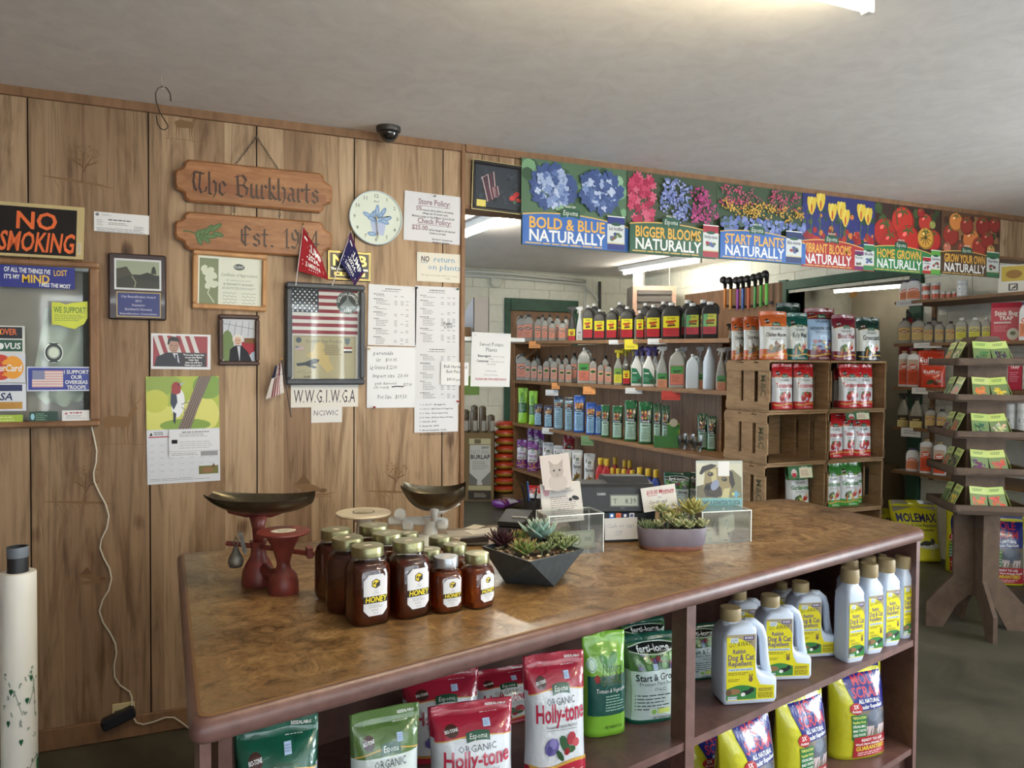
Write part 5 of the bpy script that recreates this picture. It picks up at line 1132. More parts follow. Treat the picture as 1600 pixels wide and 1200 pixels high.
# ------------------------------------------------------------------ bottles
def capmesh(r, h, z, col, ribs=True, M=None, n=20):
    return MB().lathe([(r*.96, z), (r, z+h*.08), (r, z+h*.86), (r*.92, z+h), (r*.5, z+h*1.0)], n, col, M).mesh('cap', SATIN, 35)
def label_mesh(w, h, z, y, draw, cw=60, ch=80, mat=None, x=0):
    cv = Cv(cw, ch, w, h, None, off=0); draw(cv); return cv.mesh('label', mat or GLOSSY, lambda X, Z, d: (X+x, y-.0006-d, Z+z))
def rectbottle(key, w, d, h, body, cap, lab, lw=.84, lz=(.12, .62), sh=.7, nk=.34, cap_h=.1, e=7, mat=None, extra=None, drop=0, capr=None):
    """oblong bottle: body to sh*h, shoulders to the neck, cap on top"""
    a, b = w/2, d/2; zt = h*(1-cap_h)
    m = MB().sup([(0, a*.94, b*.94, e), (h*.015, a, b, e), (h*sh, a, b, e), (h*(sh+(1-cap_h-sh)*.5), a*.86, b*.86, e*.7), (h*(1-cap_h-.035), a*nk*1.35, min(b*.9, a*nk*1.35), 3), (h*(1-cap_h-.02), a*nk, min(b*.85, a*nk), 2), (zt+.002, a*nk, min(b*.85, a*nk), 2)], 28, body)
    parts = [('body', m.mesh('body', mat or GLOSSY, 45))]
    if cap: parts.append(('cap', capmesh(capr or min(b*.9, a*nk)*1.25, h*cap_h, zt-.002, cap)))
    if lab: parts.append(('label', label_mesh(w*lw, h*(lz[1]-lz[0]), h*lz[0], -b, lab)))
    for p in (extra or []): parts.append(p)
    kind(key, (w, d, h), *parts)
def lab_plain(bg, top, mid=None, word='PLUS', wc=BLK, art=None, frame=None):
    def d(cv):
        cv.rect(0, 0, 60, 80, bg); cv.rect(0, 0, 60, 34, top)
        if frame: cv.frame(0, 0, 60, 80, 2, frame)
        if mid: cv.ell(30, 24, 24, 10, mid, 14)
        cv.rect(12, 20, 48, 24, wc, rot=-.06); cv.rect(16, 26, 44, 29, wc, rot=-.06); cv.lines(8, 42, 52, 72, 6, tuple(max(0, int(v*.55)) for v in bg), .35)
        if art: art(cv)
    return d
def handle(w, h, col, x=1, z0=.45, z1=.86, r=.011, mat=None):
    """loop handle beside the neck"""
    a = w/2; pts = [(x*a*.96, 0, h*z0), (x*a*1.02, 0, h*(z0+.1)), (x*a*.98, 0, h*(z1-.08)), (x*a*.7, 0, h*z1), (x*a*.3, 0, h*(z1-.005))]
    return ('handle', MB().tube(pts, r, 8, col).mesh('handle', mat or GLOSSY, 1))
ORL, GRYB = (214, 142, 112), (150, 148, 140)
rectbottle('grey_bottle', .085, .05, .22, GRYB, (34, 34, 36), lab_plain((222, 146, 118), (214, 150, 124), (40, 38, 38), 'KILZ', (225, 190, 170), frame=(150, 50, 44)))
rectbottle('greygreen_bottle', .085, .05, .22, GRYB, (34, 34, 36), lab_plain((206, 150, 130), (216, 160, 140), (66, 130, 66), 'GUARD', BLK, frame=(150, 60, 50)))
rectbottle('grey_jug', .12, .07, .26, (156, 154, 146), (60, 60, 62), lab_plain((222, 140, 112), (222, 150, 124), (40, 38, 38), 'KILZ', (225, 190, 170), frame=(150, 50, 44)), extra=[handle(.12, .26, (156, 154, 146), -1, .62, .93)])
yr = lambda w_: (lambda cv: (cv.rect(0, 0, 60, 80, (222, 214, 44)), cv.rect(0, 46, 60, 80, (176, 40, 50)), cv.text('Hi-Yield', 30, 11, 6, (50, 50, 40), 1, 'c', 30), cv.rect(10, 17, 48, 25, (176, 70, 40), rot=-.08), cv.ell(30, 30, 14, 6, (190, 110, 40)), cv.rect(16, 34, 46, 40, (60, 44, 30), rot=-.08), cv.lines(10, 52, 50, 74, 3, (120, 30, 40), .3)))
BKB = (46, 44, 42)
def blackjug(key, words, w=.15):
    h = .28; a = w/2
    ex = [('handle', MB().tube([(a*.2, 0, h*.86), (a*.75, 0, h*.88), (a*.98, 0, h*.8), (a*1.0, 0, h*.7), (a*.9, 0, h*.6)], .012, 8, BKB).mesh('handle', SATIN, 1))]
    rectbottle(key, w, .09, h, BKB, (214, 214, 210), yr(words), .8, (.07, .62), .66, .26, .07, extra=ex, mat=SATIN)
blackjug('black_jug', ('BUG', 'KILL')); blackjug('black_jug_b', ('WEED', 'KILLER')); 
gr = lambda cv: (cv.rect(0, 0, 60, 80, (150, 196, 80)), cv.rect(0, 0, 60, 44, (206, 206, 80)), cv.rect(0, 50, 60, 80, (180, 40, 66)), cv.rect(0, 0, 20, 50, (110, 180, 120)), cv.rect(12, 22, 52, 32, (150, 80, 30), rot=-.08), cv.rect(14, 34, 50, 40, (40, 36, 30)), cv.text('Hi-Yield', 30, 12, 6, (50, 50, 40), 1, 'c', 30), cv.lines(10, 55, 50, 74, 3, (120, 30, 50), .3))
rectbottle('black_bottle', .15, .1, .28, BKB, (214, 214, 210), gr, .78, (.12, .66), .74, .34, .08, mat=SATIN, extra=[handle(.15, .28, BKB, 1, .66, .92, .01, SATIN)])
rectbottle('black_short', .09, .06, .19, (52, 46, 44), (206, 206, 202), yr(('MAX', 'SPRAY')), .84, (.08, .68), .72, .34, .1, mat=SATIN)
def trig(col, w, h, hx=-1):
    z = h*.78; P_ = [(-.010, 0), (.010, 0), (.011, .03), (.034, .04), (.036, .062), (-.030, .062), (-.046, .056), (-.046, .042), (-.026, .042), (-.034, .012), (-.028, .010), (-.014, .038), (-.011, .03)]
    return MB().panel([(x*hx*-1, zz) for x, zz in P_], .011, -.011, col, Matrix.Translation((0, 0, z))).mesh('trigger_head', SATIN)
def sprayer(key, w, d, h, body, head, lab, lz=(.08, .5), lw=.8, mat=None):
    a, b = w/2, d/2
    m = MB().sup([(0, a*.92, b*.92, 5), (h*.015, a, b, 5), (h*.34, a, b, 4), (h*.5, a*.8, b*.85, 3), (h*.62, a*.62, b*.7, 2.6), (h*.72, a*.34, a*.34, 2), (h*.8, a*.3, a*.3, 2)], 24, body)
    kind(key, (w, d, h), ('body', m.mesh('body', mat or GLOSSY, 50)), ('trigger_head', trig(head, w, h)), ('label', label_mesh(w*lw, h*(.34-lz[0]), h*lz[0], -b, lab, 60, 60)))
sprayer('grey_sprayer', .1, .06, .29, (150, 150, 146), (206, 206, 202), lab_plain((206, 140, 110), (70, 140, 80), None, 'EIGHT', BLK))
sprayer('black_sprayer', .08, .05, .27, (44, 42, 40), (40, 38, 38), yr(('BUG', 'KILL')), mat=SATIN)
sprayer('white_sprayer', .08, .05, .27, (214, 214, 212), (222, 222, 220), lab_plain((206, 206, 200), (214, 214, 210), None, 'SPRAY', BLK))
sprayer('darktrig_bottle', .1, .06, .29, (188, 188, 180), (40, 40, 42), lab_plain((190, 188, 176), (200, 198, 190), (70, 70, 66), 'SOAP', WHITE))
sprayer('tantrig_bottle', .11, .07, .3, (128, 122, 108), (36, 34, 34), lab_plain((206, 186, 120), (60, 50, 40), None, 'TREE', (214, 190, 120)))
def hoseend(key, body, collar, lab, hcol):
    w, d, h = .1, .06, .3; a, b = w/2, d/2
    m = MB().sup([(0, a*.95, b*.95, 6), (h*.01, a, b, 6), (h*.5, a, b, 6), (h*.6, a*.7, b*.8, 4), (h*.72, a*.36, a*.36, 2), (h*.8, a*.34, a*.34, 2)], 24, body)
    c = MB().lathe([(a*.42, h*.76), (a*.44, h*.77), (a*.44, h*.86), (a*.3, h*.87)], 18, collar).mesh('collar', SATIN, 35)
    hm = MB(); hm.tube([(0, 0, h*.86), (0, 0, h*.95)], a*.26, 10, hcol); hm.tube([(-a*.85, 0, h*.93), (a*.85, 0, h*.93)], a*.28, 12, hcol); hm.lathe([(a*.5, 0), (a*.5, .022), (a*.3, .022)], 14, hcol, Matrix.Translation((a*.75, 0, h*.93)) @ Matrix.Rotation(rad(90), 4, 'Y'))
    kind(key, (w, d, h), ('body', m.mesh('body', GLOSSY, 50)), ('collar', c), ('hose_head', hm.mesh('hose_head', SATIN, 35)), ('label', label_mesh(w*.9, h*.4, h*.06, -b, lab, 60, 80)))
def lw_green(cv): cv.rect(0, 0, 60, 80, (216, 216, 212)); cv.poly([(0, 0), (30, 6), (60, 50), (60, 80), (0, 80)], (36, 110, 74)); cv.rect(6, 24, 32, 29, WHITE); cv.ell(46, 66, 9, 9, (70, 70, 60)); cv.lines(4, 46, 34, 70, 4, (150, 190, 170), .3)
hoseend('white_hose', (220, 220, 216), (74, 66, 130), lw_green, (84, 76, 140))
hoseend('yellow_hose', (146, 146, 138), (206, 190, 50), lab_plain((214, 206, 70), (110, 150, 70), None, 'CHELATE', BLK), (206, 190, 50))
def jugmesh(key, body, lab, cap=(206, 206, 202), w=.17, h=.32):
    ex = [('handle', MB().tube([(w*.05, 0, h*.9), (w*.32, 0, h*.92), (w*.47, 0, h*.82), (w*.48, 0, h*.66), (w*.42, 0, h*.56)], .013, 8, body).mesh('handle', GLOSSY, 1))]
    rectbottle(key, w, .1, h, body, cap, lab, .82, (.08, .56), .62, .22, .06, extra=ex)
jugmesh('grey_gallon', (160, 160, 152), lab_plain((206, 120, 100), (72, 150, 76), None, 'GUARD', BLK, frame=(178, 50, 46)))
jugmesh('white_gallon', (206, 216, 222), None)
m = MB().lathe([(.045, 0), (.048, .004), (.048, .2), (.046, .206), (.045, .21), (.04, .235), (.022, .275), (.014, .31), (.004, .318)], 26, (196, 206, 216)); kind('cone_bottle', (.096, .096, .318), ('body', m.mesh('body', GLOSSY, 45)))
def rnd_bottle(key, body, cap, lab):
    w, d, h = .075, .05, .22; a, b = w/2, d/2
    m = MB().sup([(0, a*.95, b*.95, 5), (h*.01, a, b, 5), (h*.6, a, b, 4), (h*.72, a*.7, b*.8, 3), (h*.78, a*.4, a*.4, 2), (h*.82, a*.4, a*.4, 2)], 20, body)
    kind(key, (w, d, h), ('body', m.mesh('body', GLOSSY, 50)), ('cap', capmesh(a*.55, h*.2, h*.8, cap)), ('label', label_mesh(w*.8, h*.42, h*.1, -b, lab, 60, 70)))
rnd_bottle('red_bottle', (176, 44, 44), (214, 176, 52), lab_plain((206, 190, 180), (200, 60, 50), None, 'BLOOM', WHITE))
rnd_bottle('blue_bottle', (44, 64, 140), (214, 176, 52), lab_plain((170, 180, 200), (44, 64, 140), None, 'ROOT', WHITE))
rectbottle('tan_bottle', .09, .055, .22, (152, 148, 140), (40, 38, 38), lab_plain((206, 176, 112), (196, 160, 100), (112, 36, 36), 'ROSE', (230, 210, 170), frame=(150, 120, 70)), sh=.68)
rectbottle('whitecap_bottle', .09, .055, .2, (156, 154, 146), (216, 216, 212), lab_plain((206, 200, 70), (190, 178, 120), (90, 90, 60), 'COPPER', (214, 206, 160)), sh=.7)
rectbottle('orange_label_bottle', .09, .055, .3, (222, 222, 222), (176, 150, 110), lab_plain((206, 78, 44), (196, 170, 150), (206, 78, 44), 'DUST', WHITE), .86, (.06, .76), .84, .4, .06)
rectbottle('orange_label_jug', .12, .07, .21, (224, 224, 224), (80, 70, 110), lab_plain((214, 130, 90), (220, 220, 218), (206, 90, 50), 'SEVEN', WHITE), .88, (.1, .7), .74, .5, .06)
m1 = MB().lathe([(.04, 0), (.042, .003), (.042, .045), (.039, .045)], 22, (206, 206, 200)); m2 = MB().lathe([(.044, .044), (.044, .056), (.04, .058)], 22, (214, 214, 210))
cv = Cv(60, 30, .1, .03, None, off=.0006); cv.rect(0, 0, 60, 30, (196, 82, 50), 10, 1); cv.rect(14, 10, 46, 15, WHITE)
kind('small_tub', (.088, .088, .058), ('tub', m1.mesh('tub', GLOSSY, 40)), ('lid', m2.mesh('lid', GLOSSY, 40)), ('label', cv.mesh('label', GLOSSY, lambda X, Z, d: ((.042+d)*math.sin(X/.042), -(.042+d)*math.cos(X/.042), Z+.007))))
m1 = MB().lathe([(.036, 0), (.038, .003), (.038, .1), (.036, .103)], 22, (206, 208, 208)); m2 = MB().lathe([(.039, .1), (.039, .122), (.035, .124)], 22, (220, 220, 218))
cv = Cv(60, 60, .08, .07, None, off=.0006); cv.rect(0, 0, 60, 60, (226, 226, 224), 8, 1); cv.ell(30, 22, 14, 10, (60, 70, 70), 12); cv.lines(8, 36, 52, 54, 4, GREY, .35)
kind('white_canister', (.078, .078, .124), ('body', m1.mesh('body', GLOSSY, 40)), ('lid', m2.mesh('lid', GLOSSY, 40)), ('label', cv.mesh('label', GLOSSY, lambda X, Z, d: ((.038+d)*math.sin(X/.038), -(.038+d)*math.cos(X/.038), Z+.015))))

# animal repellent: handled jug and slim bottle, printed alike
YL, PUR = (226, 214, 36), (84, 70, 130)
def lab_repel(notch):
    def d(cv):
        if notch: sh = [(0, 0), (36, 0), (36, 44), (38, 54), (42, 62), (60, 64), (60, 80), (0, 80)]
        else: sh = [(0, 0), (60, 0), (60, 80), (0, 80)]
        wr = sh[2][0]
        cv.poly(sh, (170, 156, 128)); cv.poly([(0, 3)]+[(wr*math.sin(t), 24-21*math.cos(t)) for t in [k*math.pi/2/8 for k in range(9)]]+sh[2:], YL)
        k = wr/36
        cv.rect(wr*.58, 2, wr*.94, 7, PUR); cv.text('BONIDE', wr*.76, 5.6, 2.6, WHITE, 1, 'c', wr*.28); cv.rect(wr*.12, 4, wr*.4, 10, (206, 216, 226)); cv.text('12.99', wr*.26, 8.4, 2.8, INK, 0, 'c', wr*.2)
        cv.text('GO AWAY!', wr*.06, 15.5, 6, (40, 40, 40), 0, fit=wr*.82, sh=.2, rot=-.06); cv.text('Rabbit', wr*.2, 23, 5, PUR, 1, fit=wr*.46); cv.text('Dog & Cat', wr*.04, 31, 6.6, PUR, 1, fit=wr*.9); cv.text('Repellent', wr*.05, 38, 5.6, PUR, 1, fit=wr*.82)
        cv.rect(wr*.06, 41, wr*.92, 44, (206, 222, 240)); cv.text('Protects lawns, flowers, gardens', wr*.09, 43.4, 1.9, (30, 60, 110), 1, fit=wr*.78); cv.lines(wr*.06, 46, wr*.8, 50, 2, (110, 90, 40), .45); cv.lines(wr*.06, 54, wr*.5, 58, 2, (110, 90, 40), .45)
        cv.ell(wr*.84, 55, 2.6*k, 3.4, (120, 96, 70), 9); cv.ell(wr*.8, 50.5, .9*k, 2.6, (120, 96, 70), 6, -.2); cv.ell(wr*.88, 50.5, .9*k, 2.6, (120, 96, 70), 6, .2)
        w2 = sh[-2][0]*.62 if notch else wr
        cv.poly([(0, 64)]+[(w2*t/10, 66-4.5*math.sin(math.pi*t/10)) for t in range(11)]+[(w2, 79), (0, 79)], (58, 130, 66)); cv.ell(w2*.26, 69, w2*.22, 3.6, (150, 110, 78), 10); cv.ell(w2*.08, 70, w2*.1, 4, (110, 80, 60), 8); cv.ell(w2*.66, 71, w2*.2, 3, (36, 36, 40), 10, -.15); cv.ell(w2*.56, 73, w2*.08, 2.4, WHITE, 8); cv.ell(w2*.84, 68, w2*.09, 3, (40, 40, 44), 8); cv.rect(2, 75, w2*.36, 79, (206, 214, 226)); cv.text('NET WT. 3 LBS', 3, 77.8, 1.7, INK, 1, fit=w2*.28)
        if notch: cv.rect(w2+2, 66, 58, 71, (206, 190, 40)); cv.lines(w2+3, 67, 57, 71, 2, INK, .4); cv.lines(w2+2, 72, 58, 79, 4, (70, 60, 30), .5, .1)
        else: cv.rect(wr*.1, 58.5, wr*.7, 62.5, (206, 190, 40)); cv.lines(wr*.14, 59, wr*.66, 62, 2, INK, .4)
    return d
def repel_jug():
    W, D, H = .175, .095, .25; out = [(-.0875, .012), (-.0875, .165), (-.079, .19), (-.058, .207), (-.02, .212), (.0, .21), (.02, .2), (.022, .185), (.022, .11), (.026, .092), (.036, .08), (.06, .074), (.08, .071), (.0875, .062), (.0875, .012), (.078, 0), (-.078, 0)]
    def ring(k, y):
        r = []
        for i, (x, z) in enumerate(out):
            a = Vector(out[i-1]); b = Vector((x, z)); c = Vector(out[(i+1) % len(out)]); u = (b-a).normalized(); v = (c-b).normalized(); n = Vector((u.y+v.y, -(u.x+v.x))); n = n.normalized() if n.length > 1e-6 else Vector((0, 0)); r.append((x+n.x*k, y, z+n.y*k))
        return r
    m = MB(); m.loft([ring(.009, D/2), ring(.003, D/2-.004), ring(0, D/2-.012), ring(0, -D/2+.012), ring(.003, -D/2+.004), ring(.009, -D/2)], (206, 216, 232))
    hd = MB().sup([(0, .013, .017, 3)]*1+[(0, .013, .017, 3)], 12)
    pts = [(.0, 0, .203), (.03, 0, .2), (.052, 0, .185), (.062, 0, .16), (.066, 0, .12), (.07, 0, .09), (.075, 0, .066)]
    hm = MB().tube(pts, [.014, .014, .0135, .013, .013, .014, .016], 12, (206, 216, 232))
    cp = MB(); cp.lathe([(.026, .2), (.026, .214), (.024, .216)], 24, (206, 214, 228), Matrix.Translation((-.045, 0, 0)))
    c2 = MB().lathe([(.031, .214), (.032, .216), (.032, .243), (.03, .246), (.015, .247)], 30, (156, 136, 98), Matrix.Translation((-.045, 0, 0)))
    lab = Cv(60, 80, .154, .172, None, off=0); lab_repel(True)(lab)
    kind('repel_jug', (W, D, H), ('body', m.mesh('body', GLOSSY, 60)), ('handle', hm.mesh('handle', GLOSSY, 1)), ('neck', cp.mesh('neck', GLOSSY, 40)), ('cap', c2.mesh('cap', SATIN, 35)), ('label', lab.mesh('label', GLOSSY, lambda X, Z, d: (X-.001, -D/2-.0007-d, Z+.014))))
repel_jug()
def repel_bottle():
    w, d, h = .078, .07, .235; a, b = w/2, d/2
    m = MB().sup([(0, a*.88, b*.88, 6), (.006, a*.97, b*.97, 6), (.012, a, b, 7), (h*.66, a, b, 7), (h*.7, a*.98, b*.98, 6), (h*.74, a*1.0, b*1.0, 6), (h*.79, a*.86, b*.86, 4), (h*.82, a*.7, b*.7, 3), (h*.9, a*.68, b*.68, 2)], 28, (206, 216, 232))
    lab = Cv(60, 80, w*.88, h*.6, None, off=0); lab_repel(False)(lab)
    kind('repel_bottle', (w, d, h), ('body', m.mesh('body', GLOSSY, 50)), ('cap', capmesh(a*.8, h*.15, h*.85, (156, 136, 98), n=28)), ('label', lab.mesh('label', GLOSSY, lambda X, Z, d_: (X, -b-.0007-d_, Z+h*.06))))
repel_bottle()
# ------------------------------------------------------------------ banners on the header, framed night picture, oddments by the wall end
GOLDT = (226, 172, 70)
def product(cv, x0, y0, x1, y1, col, name, low=(200, 190, 150)):
    w_, h_ = x1-x0, y1-y0; cv.rect(x0, y0, x1, y1, (206, 210, 206)); cv.rect(x0, y0, x1, y0+h_*.24, col); cv.rect(x0, y0, x1, y0+h_*.03, WHITE); cv.rect(x0, y0+h_*.82, x1, y1, col)
    cv.ell((x0+x1)/2, y0+h_*.24, w_*.3, h_*.05, GRN_LOGO, 8); cv.text(name, (x0+x1)/2, y0+h_*.42, h_*.1, (70, 60, 90), 1, 'c', w_*.84); r = random.Random(int(x0))
    for i in range(7): cv.ell(x0+w_*r.uniform(.25, .75), y0+h_*r.uniform(.52, .72), w_*.13, h_*.05, r.choice([col, (84, 96, 150), (90, 110, 70), (150, 60, 60)]), 7)
    cv.rect(x0, y0+h_*.78, x1, y0+h_*.82, low)
def banner(label, x0, x1, band, line1, draw, prods, y=(0, 0), lay=0, skip1=0):
    a, b = ony(x0, 340).x, ony(x1, 340).x; zt = CEIL-.03; xm = (x0+x1)/2; z0 = ony(xm, y, WALL_Y-.02).z
    W, H = b-a, zt-z0; ar = W/H; cw, ch = 100*ar, 100
    cv = Cv(cw, ch, W, H, (90, 110, 80), centre=True, thick=.0015, off=.0003); cv.EPS = 1.2e-5; draw(cv, cw); tx = cw if not prods else prods[0][0]*cw
    f = lambda x: 62+4*((x-tx*.5)/(tx*.5))**2
    cv.band(0, cw, lambda x: f(x)-1.4, lambda x: f(x), (214, 176, 96), 16, 1); cv.band(0, cw, f, 100, band, 16, 1)
    lx = tx*.55; cv.band(lx-13, lx+13, lambda q: 56-2*(1-((q-lx)/13)**2), lambda q: 66-2*(1-((q-lx)/13)**2), GRN_LOGO, 8, 1); cv.text('Espoma', lx, 62.5, 6, (222, 226, 214), 0, 'c', 20, sh=.2); cv.text('SINCE 1929', lx, 53.5, 2.2, (214, 222, 206), 1, 'c', 14)
    cv.text(line1, tx*.52-skip1, 80, 12.5, GOLDT, 1, 'c', tx*.9); cv.text('NATURALLY', tx*.52-skip1, 95, 13, (228, 228, 224), 1, 'c', tx*.9); cv.lines(4, 97, tx*.94, 99, 1, (206, 170, 90), .7, 0)
    for p in prods: product(cv, p[0]*cw, p[1], p[2]*cw, 99, p[3], p[4])
    return tag(cv.obj('garden_banner', GLOSSY, None, ((a+b)/2, WALL_Y-.024-lay*.003, z0+H/2)), label, 'banner', 'banners along the header')
def petals(cv, x, y, r, cols, rr, n=70):
    for i in range(n):
        k = (i/n)**.6; a = rr.uniform(0, 6.28); d = (1-k)*r if False else r*math.sqrt(rr.random())
        s_ = r*rr.uniform(.13, .2); c = cols[0] if d > r*.8 else rr.choice(cols); px, py = x+d*math.cos(a), y+d*.85*math.sin(a)
        for q in range(4): t = a+q*1.57; cv.ell(px+s_*.55*math.cos(t), py+s_*.55*math.sin(t), s_*.62, s_*.5, c, 6, t)
def clipx(v, cw): return max(1.5, min(cw-1.5, v))
def scatter(cv, cw, n, y0, y1, r0, r1, cols, seed, asp=1):
    r = random.Random(seed)
    for i in range(n):
        s_ = r.uniform(r0, r1); cv.ell(min(max(r.uniform(0, cw), s_), cw-s_), max(r.uniform(y0, y1), s_*asp), s_, s_*asp, r.choice(cols), 8)
HY = [(66, 86, 136), (92, 114, 164), (126, 146, 190), (160, 176, 208), (74, 96, 150), (184, 196, 220)]
def ph1(cv, cw): cv.rect(0, 0, cw, 66, (84, 112, 84)); scatter(cv, cw, 26, 4, 60, 4, 10, [(120, 160, 120), (70, 100, 70), (150, 186, 150), (60, 86, 62)], 1); rr = random.Random(2); petals(cv, cw*.29, 31, 29, HY, rr, 150); petals(cv, cw*.73, 30, 29, HY, rr, 150)
def ph2(cv, cw):
    cv.rect(0, 0, cw, 66, (70, 84, 60)); r = random.Random(4); PK = [(178, 50, 84), (196, 70, 100), (166, 40, 74), (206, 96, 120)]
    for i in range(60):
        x, y = r.uniform(4, cw*.28), r.uniform(4, 60)
        for q in range(5): t = q*1.257+i; cv.ell(x+2.8*math.cos(t), y+2.8*math.sin(t), 3.2, 1.8, PK[i % 4], 6, t)
    for i in range(20): petals(cv, r.uniform(cw*.38, cw*.64), r.uniform(9, 56), 9, [(112, 124, 180), (140, 150, 200), (160, 168, 214)], r, 16)
    for i in range(16): petals(cv, min(r.uniform(cw*.72, cw*.94), cw-11), r.uniform(11, 52), 9, [(176, 60, 120), (196, 86, 140), (150, 44, 100)], r, 12)
def ph3(cv, cw):
    cv.rect(0, 0, cw, 66, (64, 84, 60)); r = random.Random(6)
    for i in range(46): x, y = r.uniform(5, cw-5), r.uniform(4, 30); petals(cv, min(max(x, 9), cw-9), max(y, 8), 7, [(190, 80, 110), (206, 104, 130), (176, 66, 96)], r, 7)
    for i in range(44): x, y = r.uniform(5, cw-5), r.uniform(24, 46); petals(cv, min(max(x, 9), cw-9), y, 7, [(214, 166, 60), (222, 180, 80), (200, 140, 44)], r, 7)
    scatter(cv, cw, 160, 46, 62, 2, 4, [(110, 124, 180), (130, 144, 196), (70, 96, 84), (92, 106, 166)], 7)
def ph4(cv, cw):
    cv.rect(0, 0, cw, 68, (46, 52, 110)); scatter(cv, cw, 70, 18, 60, 2, 5, [(50, 54, 120), (60, 60, 140), (40, 70, 50), (70, 90, 60), (206, 120, 50)], 8); scatter(cv, cw, 34, 48, 64, 3, 6, [(160, 36, 40), (180, 50, 40), (140, 30, 36)], 9)
    for x, y in ((.12, 16), (.24, 10), (.4, 22), (.52, 18), (.58, 28), (.8, 18), (.9, 22)):
        X = x*cw; cv.stroke([(X, y), (X-1, 56)], 1.2, (90, 120, 60))
        for t in (-.35, 0, .35): cv.ell(X+9*math.sin(t)*.8, y, 5, 13, (222, 190, 70) if t else (226, 206, 100), 9, t*.8)
        cv.ell(X, y+4, 1.4, 7, (190, 60, 40), 7)
def tomato(cv, x, y, r, c, hl=True, rib=0):
    cv.ell(x, y, r, r*.92, tuple(int(v*.75) for v in c), 20); cv.ell(x-r*.06, y-r*.06, r*.9, r*.82, c, 20); 
    if hl: cv.ell(x-r*.3, y-r*.36, r*.2, r*.12, tuple(min(255, v+70) for v in c), 8, -.5)
    for t in range(5): a = t*1.257+.4; cv.ell(x+r*.28*math.cos(a), y-r*.6+r*.12*math.sin(a), r*.26, r*.06, (70, 100, 50), 6, a)
def ph5(cv, cw):
    cv.rect(0, 0, cw, 68, (60, 40, 34)); scatter(cv, cw, 24, 0, 60, 4, 9, [(70, 90, 50), (52, 70, 40), (90, 60, 40)], 11)
    for x, y, r, c in ((.1, 44, 24, (176, 44, 36)), (.42, 20, 24, (190, 54, 42)), (.5, 52, 26, (186, 46, 38)), (.24, 58, 20, (170, 40, 34)), (.75, 22, 15, (190, 60, 50)), (.86, 24, 7, (150, 150, 80)), (.9, 48, 18, (180, 50, 44)), (.68, 8, 8, (160, 40, 40)), (.76, 46, 18, (206, 150, 60))): tomato(cv, min(max(x*cw, r), cw-r), max(y, r), r, c)
    for t in range(5): a = t*.63; cv.stroke([(cw*.76-12*math.cos(a), 46-11*math.sin(a)), (cw*.76, 44), (cw*.76+12*math.cos(a+.3), 46+11*math.sin(a+.3))], 1.2, (40, 60, 30))
    cv.stroke([(4, 10), (cw*.16, 20), (cw*.22, 44)], 3, (60, 90, 44)); cv.stroke([(cw*.3, 0), (cw*.34, 30)], 2, (60, 90, 44))
def ph6(cv, cw):
    cv.rect(0, 0, cw, 68, (92, 66, 46)); cv.ell(cw*.55, 44, cw*.42, 40, (140, 106, 70), 24, a0=180, a1=360); scatter(cv, cw, 14, 4, 56, 4, 8, [(60, 74, 44), (70, 44, 36)], 12)
    for x, y, r, c in ((.16, 38, 19, (150, 52, 42)), (.24, 16, 16, (206, 130, 66)), (.5, 42, 20, (206, 120, 66)), (.42, 20, 16, (150, 56, 46)), (.7, 18, 18, (140, 46, 42)), (.64, 52, 18, (160, 56, 44)), (.78, 40, 16, (150, 50, 44)), (.9, 14, 14, (140, 46, 40)), (.84, 56, 10, (206, 150, 90)), (.1, 58, 9, (190, 110, 90)), (.34, 56, 9, (150, 60, 50))): tomato(cv, min(max(x*cw, r), cw-r), max(y, r), r, c)
banner('blue hydrangea banner reading bold and blue, first from the left', 811, 976, (58, 104, 176), 'BOLD & BLUE', ph1, [(.79, 58, .96, (44, 54, 120), 'Soil Acidifier')], 388)
banner('pink and violet blossom banner reading bigger blooms, second from the left', 975, 1114, (52, 92, 66), 'BIGGER BLOOMS', ph2, [(.81, 58, .99, (160, 40, 52), 'Holly-tone')], 400, 1)
banner('marigold and pink flower banner reading start plants, third from the left', 1115, 1248, (52, 104, 178), 'START PLANTS', ph3, [(.76, 56, .95, (40, 54, 100), 'Bio-tone')], 409)
banner('yellow tulip banner on red band, fourth from the left', 1248, 1361, (170, 44, 46), 'VIBRANT BLOOMS', ph4, [(.72, 72, .845, (110, 44, 100), 'Flower'), (.845, 62, .995, (60, 130, 80), 'Bulb')], 420, 1, 4)
banner('red tomato banner on green band, fifth from the left', 1360, 1466, (50, 124, 70), 'HOME GROWN', ph5, [(.72, 74, .845, (176, 40, 50), 'Tomato'), (.845, 62, .995, (96, 160, 70), 'Garden')], 426)
banner('heirloom tomato basket banner on brown band, rightmost of the banners', 1465, 1557, (84, 62, 44), 'GROW YOUR OWN', ph6, [(.77, 58, .985, (52, 110, 76), 'Garden')], 431, 1)
a, b = ony(956, 390, WALL_Y-.01), ony(1093, 404, WALL_Y-.01)
tag(MB().box(a.x, b.x, WALL_Y-.011, WALL_Y-.008, a.z-.01, HB+.02, (150, 136, 118)).obj('cardboard_strip', PAPER), 'plain cardboard strip showing below the bigger blooms banner', 'cardboard')
